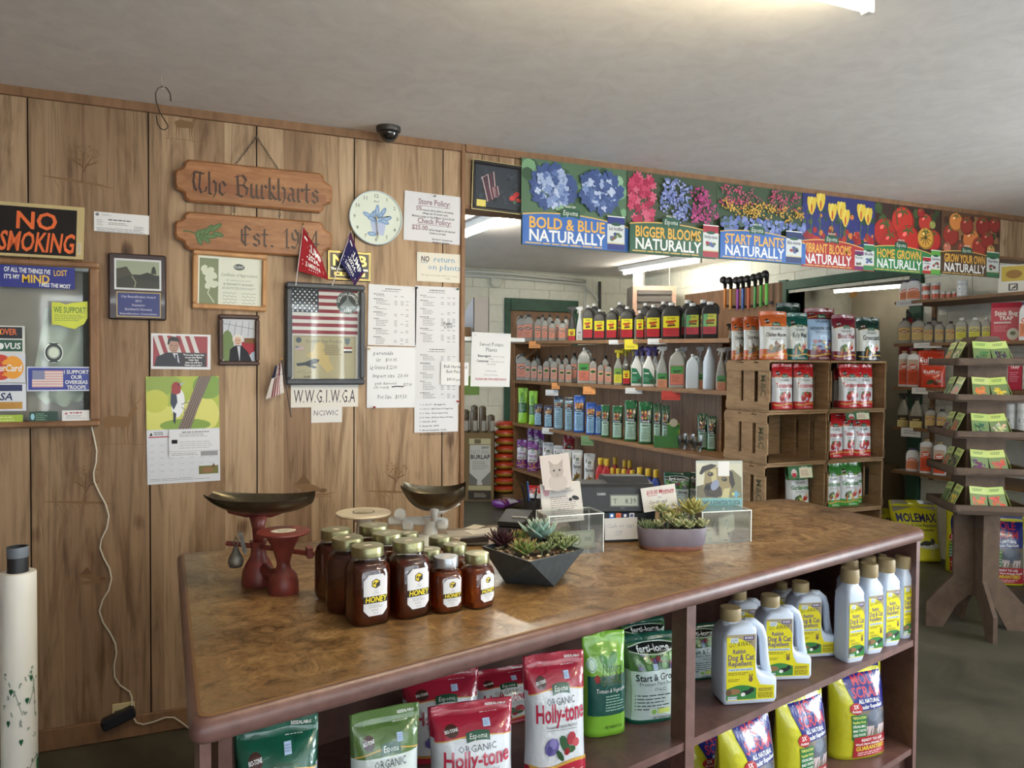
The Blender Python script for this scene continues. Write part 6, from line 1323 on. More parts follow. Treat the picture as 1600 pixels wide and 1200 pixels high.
def d(cv):
    cv.rect(8, 8, 82, 72, (62, 66, 72)); scatterless = random.Random(5)
    for i in range(40): cv.ell(scatterless.uniform(14, 76), scatterless.uniform(14, 66), 3, 3, scatterless.choice([(66, 72, 80), (58, 62, 68), (72, 78, 88), (54, 56, 62)]), 7)
    for i in range(5): cv.stroke([(16+i*4.4, 24-i*2.4), (21+i*4, 42), (26+i*3.6, 62-i*2.2)], 2, (176, 150, 150) if i % 2 == 0 else (110, 66, 76))
    for i in range(4): cv.stroke([(30+i*3.4, 40-i*1.4), (34+i*3, 56-i*2)], 1.8, (176, 150, 150) if i % 2 else (120, 70, 80))
    cv.stroke([(14, 28), (24, 20)], .6, (190, 190, 186)); blob(cv, [(64, 52, 4, 5, (190, 70, 64)), (70, 46, 4, 6, (176, 60, 60)), (68, 58, 3, 3, (90, 110, 90)), (74, 54, 3, 5, (180, 76, 70))]); cv.rect(9, 60, 23, 72, (222, 206, 110))
t, W, H = frame_thing('framed_picture', 'black framed night picture of a flag with a yellow note on its glass', 'picture', (735, 823, 256, 333), plain('black_frame', (44, 42, 42), .3, var=.05), .018, .022, d, (62, 66, 72), rot=rad(1.5))
cv = Cv(88, 77, W, H, None, centre=True); cv.frame(0, 0, 88, 77, 1, (196, 180, 130)); cv.obj('gilt_edge', METAL, t, (0, -.0225, 0))
# shelf bracket behind the wall end, file box, notice
SY = WALL_Y+.3; a = ony(730, 526, SY); b = ony(803, 526, SY)
t = thing('ledge_shelf', 'short white ledge behind the end of the panelled wall', 'shelf', (0, 0, 0))
ZS = a.z-.005
MB().box(1.0, b.x, SY-.14, SY+.06, ZS-.022, ZS, (206, 206, 202), b=.003).obj('board', SATIN, t); MB().box(1.02, 1.05, WALL_Y+.12, SY+.06, ZS-.14, ZS-.022, (190, 190, 186)).obj('bracket', SATIN, t)
MB().panel([(1.0, ZS-.022), (1.16, ZS-.022), (1.0, ZS-.16)], SY-.03, SY-.05, (190, 190, 186)).obj('brace', SATIN, t)
a, b, c = ony(738, 500, SY), ony(764, 500, SY-.1), ony(791, 500, SY+.02)
zt = ony(764, 465, SY-.1).z; W1 = .075
fb = thing('magazine_file', 'grey and white cardboard magazine file standing on the white ledge', 'file box', (0, 0, 0)); x0, x1 = ony(740, 495, SY-.1).x, ony(764, 495, SY-.1).x; y0, y1 = SY-.1, SY+.06
def wallpoly(pts, col, nm): m = MB(); m.add(pts, [tuple(range(len(pts))), tuple(range(len(pts)-1, -1, -1))], col); return m.obj(nm, PAPER, fb)
hb = zt-ZS; y2 = y1+.12
m = MB(); m.box(x0, x1, y0, y0+.003, ZS, zt, (150, 142, 136)); m.obj('front_panel', PAPER, fb)
T = Matrix(((0, 0, 1, 0), (1, 0, 0, 0), (0, 1, 0, 0), (0, 0, 0, 1)))
for xx, nm in ((x1, 'side_panel'), (x0+.003, 'side_panel')): MB().prism([(y0, ZS), (y2-.06, ZS), (y2-.06, ZS+hb*.42), (y0, zt)], xx-.003, xx, (206, 204, 204), T).obj(nm, PAPER, fb)
MB().box(x0, x1, y0, y2-.06, ZS, ZS+.003, (190, 188, 186)).obj('base', PAPER, fb)
def d(cv):
    cv.lines(3, 4, 9, 6, 1, GREY, .5); cv.text('Sweet Potato', 31, 21, 6, (70, 72, 74), 0, 'c', 38); cv.text('Plants', 31, 29.5, 6, (70, 72, 74), 0, 'c', 18); cv.text('Beauregard', 10, 38, 3.4, BLK, 1, fit=20); cv.text('- Red skin, Orange', 32, 38, 2.4, GREY, 0, fit=20); cv.text('flesh', 31, 42, 2.4, GREY, 0, 'c'); cv.text('Centennial', 8.5, 46, 3.4, BLK, 1, fit=18); cv.text('- Orange flesh, Sweet', 28, 46, 2.4, GREY, 0, fit=24); cv.text('skin yields', 31, 50, 2.4, GREY, 0, 'c'); cv.text('10.95 per flat', 31, 61, 2.6, GREY, 0, 'c', 17); cv.text('12 for per / Dozen', 31, 67, 2.6, GREY, 0, 'c', 22); cv.text('PLEASE ASK FOR ASSISTANCE', 31, 74, 3, (176, 50, 70), 1, 'c', 48)
yy = SY-.142
paper('plant_notice', 'white printed sweet potato plants notice taped below the magazine file', 'paper', (736, 797, 520, 604), d, (218, 217, 216), yy=yy, rot=rad(1.2), off=.002)
q = ony(732, 505, SY-.04)
tag(MB().box(1.19, q.x+.04, SY-.06, SY+.05, ZS+.0005, ZS+.05, (120, 96, 74), b=.004).obj('brown_box', PAPER), 'small brown box on the white ledge behind the wall end', 'box')
# ------------------------------------------------------------------ things standing on the counter top
ZC = CZ+.0014
def ct(px, py): return onz(px, py, ZC)
# --- honey jars
def honeymat(name, col, dens):
    m, nt, b = newmat(name); b.inputs['Base Color'].default_value = srgb(col); b.inputs['Roughness'].default_value = .06; b.inputs['IOR'].default_value = 1.42
    b.inputs['Transmission Weight'].default_value = .72; b.inputs['Coat Weight'].default_value = .6; b.inputs['Coat Roughness'].default_value = .03
    return m
HON1 = honeymat('dark_honey', (120, 44, 14), 1); HON2 = honeymat('light_honey', (160, 70, 20), 1)
JGL = glassmat('jar_glass', .1, .02, (240, 240, 236))
def lab_honey(cv):
    cv.poly([(12, 0), (48, 0), (60, 14), (60, 86), (48, 100), (12, 100), (0, 86), (0, 14)], (214, 212, 214))
    cv.poly([(30, 10), (41, 16), (41, 28), (30, 34), (19, 28), (19, 16)], (50, 46, 40)); cv.poly([(30, 12.5), (38.6, 17), (38.6, 27), (30, 31.5), (21.4, 27), (21.4, 17)], (222, 196, 50)); cv.poly([(30, 22), (38.6, 17), (38.6, 27), (30, 31.5)], (60, 54, 44)); cv.poly([(23, 20), (29, 17), (29, 21), (26, 24), (23, 24)], (50, 46, 40))
    cv.text('RAW', 30, 41, 2.6, INK, 0, 'c'); cv.text('LOCAL', 30, 46, 3, INK, 0, 'c'); cv.band(0, 60, 52, 69, (30, 28, 28), 8, 1); cv.text('HONEY', 30.5, 66.5, 13, (236, 214, 40), 1, 'c', 54, sh=.12); cv.lines(12, 73, 50, 82, 3, GREY, .35); cv.lines(18, 84, 44, 90, 2, GREY, .35); cv.text('NET WT', 30, 95, 2.6, INK, 0, 'c')
def jar_kind(key, R, H, hon, lidcol):
    e = 3.2
    pr = [(0, .9), (.01*H/.17, .98), (.02, 1), (.66*H, 1), (.76*H, .95), (.82*H, .78), (.86*H, .76), (.97*H, .76)]
    g = MB().sup([(z, R*k, R*k, e if z < .7*H else 2.2) for z, k in pr], 32, WHITE, cap1=False)
    hn = MB().sup([(.004, R*.88, R*.88, e), (.018, R*.965, R*.965, e), (.66*H, R*.965, R*.965, e), (.76*H, R*.91, R*.91, 2.8), (.8*H, R*.78, R*.78, 2.4)], 32, WHITE)
    lr = R*.80; z0 = .86*H
    band = MB().lathe([(lr*.97, z0), (lr, z0+.003), (lr*.975, z0+.006), (lr, z0+.009), (lr*.97, z0+.012), (lr*.985, z0+.019), (lr*.95, z0+.022), (lr*.88, z0+.0222)], 32, lidcol)
    disc = MB().lathe([(lr*.9, z0+.0205), (lr*.88, z0+.0212), (lr*.8, z0+.0205), (lr*.78, z0+.0215), (0.0004, z0+.0218)], 32, tuple(min(255, v+16) for v in lidcol))
    lab = Cv(60, 100, R*1.12, R*1.95 if H > .15 else R*1.75, None, off=0); lab.sub = 4; lab.EPS = 6e-5; lab_honey(lab); zl = H*.14
    def mp(X, Z, d):
        a = X/R; c, s_ = math.sin(a), math.cos(a); k = (abs(c)**e+abs(s_)**e)**(-1/e); r = R*k+.0008+d; return (r*c, -r*s_, Z+zl)
    st = Cv(10, 6, .018, .011, (206, 196, 180), off=0)
    kind(key, (2*R, 2*R, H), ('glass', g.mesh('glass', JGL, 60)), ('honey', hn.mesh('honey', hon, 60)), ('lid_band', band.mesh('lid_band', METAL, 50)), ('lid_disc', disc.mesh('lid_disc', METAL, 40)), ('label', lab.mesh('label', GLOSSY, mp)), ('price_sticker', st.mesh('price_sticker', PAPER, lambda X, Z, d: (X, Z-.006, z0+.0224+d))))
    return z0+.022
HQ = jar_kind('quart_jar', .0455, .168, HON1, (150, 146, 108)); HP = jar_kind('pint_jar', .0365, .118, HON2, (150, 146, 108)); HS = jar_kind('pint_silver', .0365, .118, HON2, (176, 178, 180))
g = 'honey jars on the counter'
JARS = ((578, 851, 'quart_jar', 14, 'large dark honey jar with facing label, frontmost of the group'), (641.5, 844, 'quart_jar', 18, 'large dark honey jar with facing label, right of the frontmost jar'), (544, 839, 'quart_jar', 62, 'large honey jar with its label turned away, second from the left'), (526.5, 827, 'quart_jar', 120, 'large honey jar leftmost of the group, lit orange at its edge'), (583, 820, 'quart_jar', 150, 'large honey jar at the back beside the round white scale plate'), (604, 832, 'quart_jar', 200, 'large honey jar between the front pair and the back one'),
        (694, 869, 'pint_silver', 10, 'small honey jar with the silver lid'), (741, 864, 'pint_jar', 28, 'small amber honey jar rightmost of the group'), (709, 850, 'pint_jar', 90, 'small honey jar just behind the silver lidded one, gold lid'), (687.5, 838, 'pint_jar', 130, 'small honey jar at the back right under the white scale'), (672, 857, 'pint_jar', 170, 'small honey jar squeezed behind the right large labelled jar'), (637, 832, 'pint_jar', 210, 'small honey jar at the back behind the large labelled jar'))
jp = [onz(j[0], j[1], ZC+(HQ if j[2] == 'quart_jar' else HP)).to_2d() for j in JARS]; jr = [.0485 if j[2] == 'quart_jar' else .039 for j in JARS]
for _ in range(60):                                                   # jars stand side by side, never inside one another
    for i in range(len(jp)):
        for k in range(i):
            v = jp[i]-jp[k]; e_ = jr[i]+jr[k]-v.length
            if e_ > 0: v.normalize(); jp[i] += v*e_*.5; jp[k] -= v*e_*.5
for q, (px, py, k, rz, lb) in zip(jp, JARS): place(k, 'honey_jar', lb, 'jar', (q.x, q.y, ZC), rad(rz-4), group=g)
# --- scales
IRON = plain('red_oxide_iron', (112, 48, 40), .4, var=.18, scale=20, bmp=.1); TIN = plain('old_tin', (96, 88, 72), .32, .9, var=.2, scale=12, bmp=.05); ENAM = plain('white_enamel', (214, 214, 208), .3, var=.05, scale=10); CASTG = plain('grey_cast', (112, 108, 98), .5, .5, var=.2, scale=40, bmp=.2)
def scoop(L, Wd, dp):
    def f(u, v):
        a = (u-.5)*math.pi*.98; t = v*2-1; k = max(.04, 1-abs(t)**2.6*.75) if t < 0 else max(.03, 1-t**3*.55)
        w_ = Wd/2*k**.6; d_ = dp*(k if t < 0 else k**.6)
        return (t*L/2, w_*math.sin(a), -d_*math.cos(a)+dp+ (abs(t)**3)*dp*.28)
    m = MB(); m.grid(f, 16, 24); m.grid(lambda u, v: tuple(Vector(f(u, v))+Vector((0, 0, .002))), 16, 24, flip=True); return m
def scale_thing(label, base, rz, plate_c, plate_col, iron, K=1, plate_r=.066, plate_h=.15):
    t = thing('balance_scale', label, 'scale', base, rz)
    return t
# red scale: two bell feet, round plate on a funnel, tin scoop on a cradle, pear weight
A = ct(443, 926); B = ct(404, 912); dd = depth(A); K = dd/FPX
t = thing('balance_scale', 'antique red iron balance scale with a tin scoop and pear weight', 'scale', (A.x, A.y, ZC))
bell = [(23*K, 0), (24*K, .006), (23*K, 18*K), (20*K, 30*K), (12*K, 38*K), (10*K, 46*K)]
MB().lathe(bell+[(11*K, 52*K), (17*K, 72*K), (26*K, 88*K), (27*K, 91*K)], 28).obj('pedestal', IRON, t, smooth=40)
pz = 91*K
MB().lathe([(10*K, pz), (39*K, pz+2*K), (41*K, pz+4*K), (40.5*K, pz+6*K), (0.0005, pz+6*K)], 36).obj('plate', IRON, t, smooth=40)
cv = Cv(40, 24, 38*K, 30*K, None, centre=True, off=0); cv.ell(20, 12, 20, 12, (206, 200, 184), 28); cv.ring(20, 12, 0, .1, BLK); cv.lines(11, 7, 29, 9, 1, INK, .6, 0); cv.lines(8, 11, 32, 14, 1, INK, .6, 0); cv.lines(12, 16, 28, 19, 1, INK, .4)
cv.obj('plate_label', PAPER, t, mp=lambda X, Z, d: (X, Z, pz+6.3*K+d))
bo = B-A; bo.z = 0
m = MB(); m.lathe([(26*K, 0), (27*K, .006), (25*K, 22*K), (20*K, 34*K), (13*K, 46*K), (11*K, 62*K), (14*K, 70*K)], 28, WHITE, Matrix.Translation(bo)); m.obj('pedestal', IRON, t, smooth=40)
m = MB(); m.tube([bo+Vector((0, 0, 30*K)), bo*.5+Vector((0, 0, 22*K)), Vector((0, 0, 30*K))], [12*K, 9*K, 12*K], 10); m.obj('base_arch', IRON, t, smooth=1)
SC = onz(408, 812, ZC+118*K); so = Vector((bo.x, bo.y, 112*K))
m = MB(); m.tube([bo+Vector((0, 0, 66*K)), bo+Vector((0, 0, 92*K)), so], [8*K, 10*K, 15*K], 12); cu = [so+RT*(x*K)+Vector((0, 0, z*K)) for x, z in ((-52, 16), (-46, 8), (-20, 2), (20, 2), (50, 12), (64, 22))]; m.tube(cu, [4*K, 6*K, 6*K, 6*K, 5*K, 3*K], 8); m.obj('cradle', IRON, t, smooth=1)
m = scoop(168*K, 82*K, 25*K); o = m.obj('scoop', TIN, t, so+Vector((0, 0, 3*K))+RT*(2*K), (0, 0, math.atan2(RT.y, RT.x)), smooth=1)
m = MB(); m.tube([bo+RT*(-52*K)+Vector((0, 0, 66*K)), bo+RT*(-10*K)+Vector((0, 0, 62*K)), Vector((0, 0, 60*K))+RT*(52*K)], 4*K, 8); m.box(-4*K, 4*K, -12*K, 12*K, 56*K, 72*K, WHITE, Matrix.Translation(RT*(40*K))); m.obj('beam', IRON, t, smooth=40)
W0 = onz(374, 893, ZC+30*K)-A
wz = 28*K; wo = bo+RT*(-34*K)-F0*(8*K)
m = MB(); m.lathe([(3*K, wz), (10*K, wz+2*K), (12.5*K, wz+10*K), (11*K, wz+18*K), (6*K, wz+26*K), (4*K, wz+33*K), (1*K, wz+35*K)], 20, WHITE, Matrix.Translation(wo)); m.tube([wo+Vector((0, 0, wz+33*K)), wo+RT*(-4*K)+Vector((0, 0, wz+42*K)), wo+Vector((0, 0, wz+50*K)), wo+RT*(5*K)+Vector((0, 0, wz+42*K)), wo+Vector((0, 0, wz+34*K))], 1.2*K, 6); m.obj('pear_weight', CASTG, t, smooth=1)
m = MB(); m.panel([(-3*K, 0), (4*K, 0), (12*K, -34*K), (6*K, -36*K)], 3*K, -3*K, WHITE, Matrix.Translation(wo+RT*(6*K)+Vector((0, 0, wz+58*K)))); m.obj('hanger', CASTG, t)
# white scale
A = ct(672, 850); dd = depth(A); K = dd/FPX; t = thing('balance_scale', 'white enamel balance scale with round plate and dark tin scoop', 'scale', (A.x, A.y, ZC))
m = MB(); m.lathe([(26*K, 0), (27*K, 3*K), (22*K, 10*K), (12*K, 16*K), (9*K, 34*K), (13*K, 42*K)], 24); m.obj('foot', ENAM, t, smooth=40)
L_ = RT*(-104*K); m = MB(); m.lathe([(28*K, 0), (29*K, 3*K), (22*K, 12*K), (12*K, 20*K), (11*K, 34*K), (24*K, 44*K)], 24, WHITE, Matrix.Translation(L_)); m.obj('foot', ENAM, t, smooth=40)
m = MB(); m.tube([Vector((0, 0, 7*K)), L_*.5+Vector((0, 0, 8*K)), L_+Vector((0, 0, 7*K))], 7*K, 8); m.obj('base_bar', ENAM, t, smooth=1)
m = MB(); m.lathe([(12*K, 44*K), (41*K, 46*K), (43*K, 48*K), (42*K, 50*K), (0.0005, 50*K)], 40, WHITE, Matrix.Translation(L_)); m.obj('plate', plain('cream_plate', (206, 192, 166), .35, var=.04), t, smooth=40)
cv = Cv(40, 40, 36*K, 36*K, None, centre=True, off=0); cv.ring(20, 20, 17, 19, (90, 84, 80), 30); cv.ell(20, 20, 12, 12, (196, 186, 160), 24); cv.lines(12, 17, 28, 23, 2, INK, .3); cv.obj('plate_label', PAPER, t, mp=lambda X, Z, d: (X+L_.x, Z+L_.y, 50.3*K+d))
an = math.atan2(RT.y, RT.x); M = Matrix.Rotation(an, 4, 'Z')
m = MB(); m.box(-66*K, 22*K, -5*K, 5*K, 30*K, 42*K, WHITE, M, b=2*K); m.box(-44*K, -26*K, -9*K, 9*K, 22*K, 38*K, WHITE, M, b=3*K); m.box(10*K, 28*K, -9*K, 9*K, 24*K, 40*K, WHITE, M, b=3*K); m.lathe([(9*K, 0), (9*K, 6*K), (5*K, 7*K)], 16, WHITE, M @ Matrix.Translation((-46*K, -4*K, 48*K)) @ Matrix.Rotation(rad(90), 4, 'X')); m.obj('beam', ENAM, t, smooth=40)
m = MB(); m.lathe([(6*K, 40*K), (5*K, 52*K), (8*K, 56*K), (9*K, 62*K), (6*K, 67*K), (.001, 68*K)], 16, WHITE, Matrix.Translation(RT*(8*K)-F0*(16*K))); m.tube([RT*(x*K)+Vector((0, 0, z*K))-F0*(8*K) for x, z in ((2, 50), (20, 54), (36, 62), (44, 68))], [5*K, 5*K, 4*K, 6*K], 8); m.obj('cradle', ENAM, t, smooth=1)
m = scoop(98*K, 74*K, 33*K); m.obj('scoop', TIN, t, Vector((0, 0, 52*K))+RT*(5*K), (0, 0, an), smooth=1)
# --- loose papers and stapler
def slip(label, px, py, w_, h_, rz, col, k, nm='paper_slip'):
    q = ct(px, py); o = MB().box(-w_/2, w_/2, -h_/2, h_/2, k*.0016, k*.0016+.0012, col).obj(nm, PAPER, None, (q.x, q.y, ZC), (0, 0, rz)); return tag(o, label, 'paper', 'loose papers on the counter')
for i, a in enumerate((('large cream sheet at the bottom of the loose paper pile', 748, 836, .19, .11, .3, (196, 184, 166)), ('grey sheet crossing the loose paper pile', 734, 834, .15, .09, -.2, (176, 168, 156)), ('white folded slip on the loose paper pile', 756, 831, .12, .07, .1, (214, 208, 198)), ('small cream envelope on top of the loose papers', 742, 826, .07, .045, .7, (206, 196, 176)))): slip(*a, i)
q = ct(741, 852); t = thing('stapler', 'dark grey metal stapler lying behind the small honey jars', 'stapler', (q.x, q.y, ZC), math.atan2(RT.y, RT.x)+.05)
MB().box(-.045, .045, -.012, .012, 0, .008, (70, 66, 62), b=.002).obj('base', METAL, t); MB().panel([(-.045, .008), (.045, .014), (.045, .026), (.03, .03), (-.04, .022), (-.045, .018)], .011, -.011, (84, 78, 72)).obj('arm', METAL, t); MB().box(-.04, .046, -.007, .007, .009, .014, (150, 146, 140)).obj('magazine', METAL, t)
# --- succulents
LEAFM = printed('succulent_leaf', .55, .35)
def leafmesh(key, L, Wd, Th, cols, cup=.25):
    m = MB(); n = 6
    def f(u, v):
        t = v; w_ = Wd/2*(math.sin(math.pi*min(1, (t*.92+.08)))**.7)*(1 if t < .72 else max(.02, (1-t)/.28)**.6); a = u*2*math.pi
        return (w_*math.cos(a), t*L, Th*.5*math.sin(a)*(1-t*.6)+cup*L*t*t)
    m.grid(f, 8, 6, colfn=lambda u, v: cols[1] if v > .75 else cols[0]); return m.mesh(key, LEAFM, 1)
def rosette(label, base, R, cols, n=22, tilt0=8, tilt1=78, name='succulent', wf=.42, group='succulents in the planters', stem=0, lean=(0, 0), seed=1):
    t = thing(name, label, 'plant', base, 0, group); t.rotation_euler = (lean[0], lean[1], 0); me = leafmesh('leaf', R, R*wf, R*.14, cols); r = random.Random(seed)
    if stem: MB().tube([(0, 0, -.01), (0, 0, stem)], [R*.12, R*.1], 7, (96, 104, 72)).obj('stem', LEAFM, t)
    for i in range(n):
        k = i/(n-1); o = put(me, 'leaf', t, (0, 0, stem+k*R*.18), (rad(tilt0+(tilt1-tilt0)*k**1.1), 0, i*2.39996)); s_ = (1-.55*k)*r.uniform(.9, 1.08); o.scale = (s_, s_, s_)
    return t
def pebbles(parent, pts, seed, mat=None):
    r = random.Random(seed); cols = [(150, 128, 98), (120, 100, 78), (176, 156, 128), (96, 80, 64), (190, 170, 140)]
    for i, (x, y, z) in enumerate(pts):
        s_ = r.uniform(.004, .0075); m = MB().sup([(-s_*.5, s_*.5, s_*.45, 2), (0, s_, s_*.8, 2), (s_*.5, s_*.5, s_*.4, 2)], 8, r.choice(cols)); m.obj('pebble', SATIN, parent, (x, y, z), (0, 0, r.uniform(0, 3)), smooth=1)
q = ct(828, 903); K = depth(q)/FPX; HTP = .086; LATT = plain('slate_planter', (62, 68, 70), .5, var=.08, scale=60, bmp=.1)
# rim corners from the picture, base square turned against them
rim = [onz(x, y, ZC+HTP) for x, y in ((752, 853), (828, 878), (913, 858))]; c_ = (rim[0]+rim[2])/2; rim.append(c_+(c_-rim[1])*1.0)
bs = [onz(x, y, ZC) for x, y in ((790, 911), (866, 916))]; e_ = bs[1]-bs[0]; nrm = Vector((-e_.y, e_.x, 0)); bs += [bs[1]+nrm, bs[0]+nrm]
t = thing('faceted_planter', 'dark slate faceted bowl planter filled with succulents and gravel', 'planter', (0, 0, 0)); cen = sum(rim, Vector())/4
def shr(p, k, dz=0): return Vector((cen.x+(p.x-cen.x)*k, cen.y+(p.y-cen.y)*k, p.z+dz))
V = bs+rim+[shr(p, .95, .0) for p in rim]+[shr(p, .9, -.016) for p in rim]
bc = sum(bs, Vector())/4
F_ = [(3, 2, 1, 0), (0, 1, 5), (1, 6, 5), (1, 2, 6), (2, 7, 6), (2, 3, 7), (3, 4, 7), (3, 0, 4), (0, 5, 4)]
for i in range(4): F_ += [(4+i, 4+(i+1) % 4, 8+(i+1) % 4, 8+i), (8+i, 8+(i+1) % 4, 12+(i+1) % 4, 12+i)]
m = MB(); m.add(V, F_); m.obj('bowl', LATT, t)
soilv = [shr(p, .92, -.012) for p in rim]; m = MB(); m.add(soilv, [(0, 1, 2, 3)], (84, 68, 52)); m.obj('soil', PAPER, t)
r = random.Random(4); pts = []
for i in range(90):
    a, b = r.random(), r.random(); p = (soilv[0]*(1-a)+soilv[1]*a)*(1-b)+(soilv[3]*(1-a)+soilv[2]*a)*b; pts.append((p.x, p.y, p.z+.003))
pebbles(t, pts, 5)
zs = soilv[0].z
def sp(px, py): return onz(px, py, zs)
MAR, GN, BG, GG = ((70, 36, 40), (52, 28, 34)), ((122, 138, 74), (140, 110, 70)), ((130, 158, 146), (160, 170, 156)), ((112, 126, 82), (150, 156, 112))
rosette('dark burgundy spiky rosette at the left of the faceted bowl', sp(784, 856), .06, MAR, 44, 10, 80, wf=.26, stem=.008, seed=2)
rosette('pale blue green rosette rising in the middle of the faceted bowl', sp(842, 850), .075, BG, 26, 14, 80, wf=.5, stem=.016, seed=3)
rosette('yellow green pointed rosette at the front corner of the bowl', sp(820, 868), .055, GN, 40, 8, 82, wf=.4, stem=.004, seed=4)
rosette('bright green rosette just behind the pointed front one', sp(812, 850), .046, GN, 32, 10, 80, wf=.42, stem=.008, seed=5)
for i, (x, y) in enumerate(((868, 858), (876, 852), (886, 858), (856, 866), (870, 848), (846, 868), (894, 855), (862, 852), (880, 864))): rosette(('small grey green sprig %s from the left at the right side of the bowl' % ORD[[3, 5, 7, 1, 4, 0, 8, 2, 6][i]]), sp(x, y), .03, GG, 24, 5, 75, wf=.4, stem=.012, seed=10+i)
q = ct(858, 838)
# oval planter
q = ct(1049, 856); K = depth(q)/FPX; rz = math.atan2(RT.y, RT.x)+.05; a, b = 54*K, 26*K; PT = plain('mauve_grey_pot', (112, 104, 114), .5, var=.05, scale=20); TC = plain('terracotta', (140, 92, 80), .6, var=.08)
t = thing('oval_planter', 'oval mauve grey planter on a terracotta saucer with variegated succulents', 'planter', (q.x, q.y, ZC), rz)
MB().sup([(0, a*.86, b*.86, 2.6), (.004, a*.9, b*.9, 2.6), (.014, a*.92, b*.92, 2.6), (.0145, a*.84, b*.84, 2.6)], 40).obj('saucer', TC, t, smooth=40)
hz = .068; MB().sup([(.012, a*.92, b*.9, 2.8), (.02, a*.95, b*.95, 2.8), (hz-.004, a, b, 2.8), (hz, a*.99, b*.98, 2.8), (hz, a*.94, b*.9, 2.8), (hz-.012, a*.92, b*.88, 2.8)], 44).obj('pot', PT, t, smooth=40)
MB().sup([(hz-.014, a*.93, b*.89, 2.8), (hz-.012, a*.93, b*.89, 2.8)], 36, (92, 76, 58)).obj('soil', PAPER, t)
r = random.Random(9); pebbles(t, [(a*.8*r.uniform(-1, 1), b*.75*r.uniform(-1, 1), hz-.009) for i in range(46)], 6)
M = Matrix.Translation((q.x, q.y, ZC)) @ Matrix.Rotation(rz, 4, 'Z')
VG, YG, FG = ((150, 156, 112), (206, 202, 160)), ((150, 146, 84), (176, 168, 100)), ((96, 110, 78), (120, 130, 96))
for i, (x, y, R, c, st, n, wf) in enumerate(((.62, .1, .048, YG, .05, 26, .34), (-.3, .1, .03, VG, .055, 18, .5), (-.15, -.2, .026, VG, .03, 16, .5), (.12, -.35, .026, VG, .014, 16, .55), (.3, .25, .028, VG, .03, 16, .5), (.42, -.4, .028, VG, .01, 18, .5), (.82, -.2, .028, VG, .012, 16, .5), (-.42, -.25, .022, VG, .014, 14, .5), (.05, .3, .03, YG, .035, 16, .45))):
    rosette(['tall yellow green rosette at the right of the oval planter', 'variegated cream sprig standing tall left of centre in the oval planter', 'low variegated sprig in front of the tall cream one', 'variegated sprig at the front middle of the oval planter', 'variegated sprig behind the middle of the oval planter', 'flat variegated sprig at the front right of the oval planter', 'small variegated sprig at the far right of the oval planter', 'small variegated sprig beside the feathery clump', 'yellowish sprig at the back of the oval planter'][i], M @ Vector((x*a, y*b, hz-.012)), R*1.4, c, n+6, 5, 75, wf=wf, stem=st, seed=30+i)
for i, (x, y) in enumerate(((-.82, -.2), (-.68, .25), (-.58, -.3), (-.74, -.45))): rosette('fine feathery green tuft, %s in the left end of the oval planter' % ['leftmost', 'rearmost', 'rightmost', 'frontmost'][i], M @ Vector((x*a, y*b, hz-.014)), 0.036, FG, 34, 20, 85, wf=.14, stem=.006, seed=50+i)
# price card on a stick in the oval planter
C0 = M @ Vector((-.28*a, .75*b, hz+.03)); cxp = onz(1031, 800, C0.z)
def standing(name, label, cat, pxc, pyb, wpx, hpx, ref, draw, base=(214, 213, 212), rot=(0, 0, 0), mat=None, cw=None, off=0, thick=.0015):
    """upright card facing the camera direction, bottom centre on the ray through (pxc, pyb) at the depth of ref"""
    d0 = depth(ref); r_ = ray(pxc, pyb); p = EYE+r_*(d0/r_.dot(FW)); W, H = wpx*d0/FPX, hpx*d0/FPX
    cv = Cv(wpx, hpx, W, H, base, thick=thick, off=.0003); draw(cv); o = cv.obj(name, mat or PAPER, None, p, (rot[0], rot[1], -YAW+rot[2])); return tag(o, label, cat)
def d(cv): hw(cv, '$10.00 Minimum', 8, 11, 6, (170, 40, 62), 43, .02, .15, 1); cv.rect(9, 13, 24, 13.8, (170, 40, 62)); cv.rect(32, 12.6, 50, 13.4, (170, 40, 62)); hw(cv, 'on', 24, 19, 4, (80, 84, 96)); hw(cv, 'Credit and', 10, 27, 5.5, (80, 84, 96), 28); hw(cv, 'Debit  cards', 14, 35, 5.5, (80, 84, 96), 36)
standing('price_card', 'handwritten ten dollar minimum card standing in the oval planter', 'card', 1033, 797, 54, 38, C0+F0*.03, d, (220, 218, 218), rot=(0, rad(-9), 0))
# --- cash register
REGB = plain('register_black', (40, 42, 46), .4, var=.05, scale=50); 
q = ct(962, 846); K = depth(q)/FPX; t = thing('cash_register', 'black electronic cash register with a lit price display', 'cash register', (q.x, q.y, ZC), -YAW+.06)
wd = 116*K; x0, x1 = -56*K, 62*K
T = Matrix(((0, 0, 1, 0), (1, 0, 0, 0), (0, 1, 0, 0), (0, 0, 0, 1)))
MB().prism([(0, 0), (0, 44*K), (-.004, 48*K), (.012, 84*K), (.03, 88*K), (.10, 90*K), (.27, 60*K), (.27, 0)], x0, x1, WHITE, T).obj('body', REGB, t)
MB().box(x0-.004, x1+.01, .0, .28, 0, 34*K, WHITE, b=.006).obj('cash_drawer', REGB, t)
MB().prism([(.04, 88*K), (.09, 96*K), (.2, 92*K), (.24, 70*K)], x0+46*K, x1-4*K, (58, 60, 62), T).obj('paper_cover', REGB, t)
cv = Cv(118, 40, 118*K, 40*K, None, off=0); cv.rect(46, 12, 92, 32, (84, 88, 84)); cv.rect(48, 14, 90, 30, (150, 156, 146)); cv.text('8.39', 88, 27, 9, (44, 48, 46), 0, 'r', 18); cv.text('T', 51, 27, 8, (70, 74, 70), 0); cv.text('CASIO', 26, 13, 3.6, (206, 208, 210), 1, fit=14); cv.text('CASH', 62, 35, 2, GREY, 0)
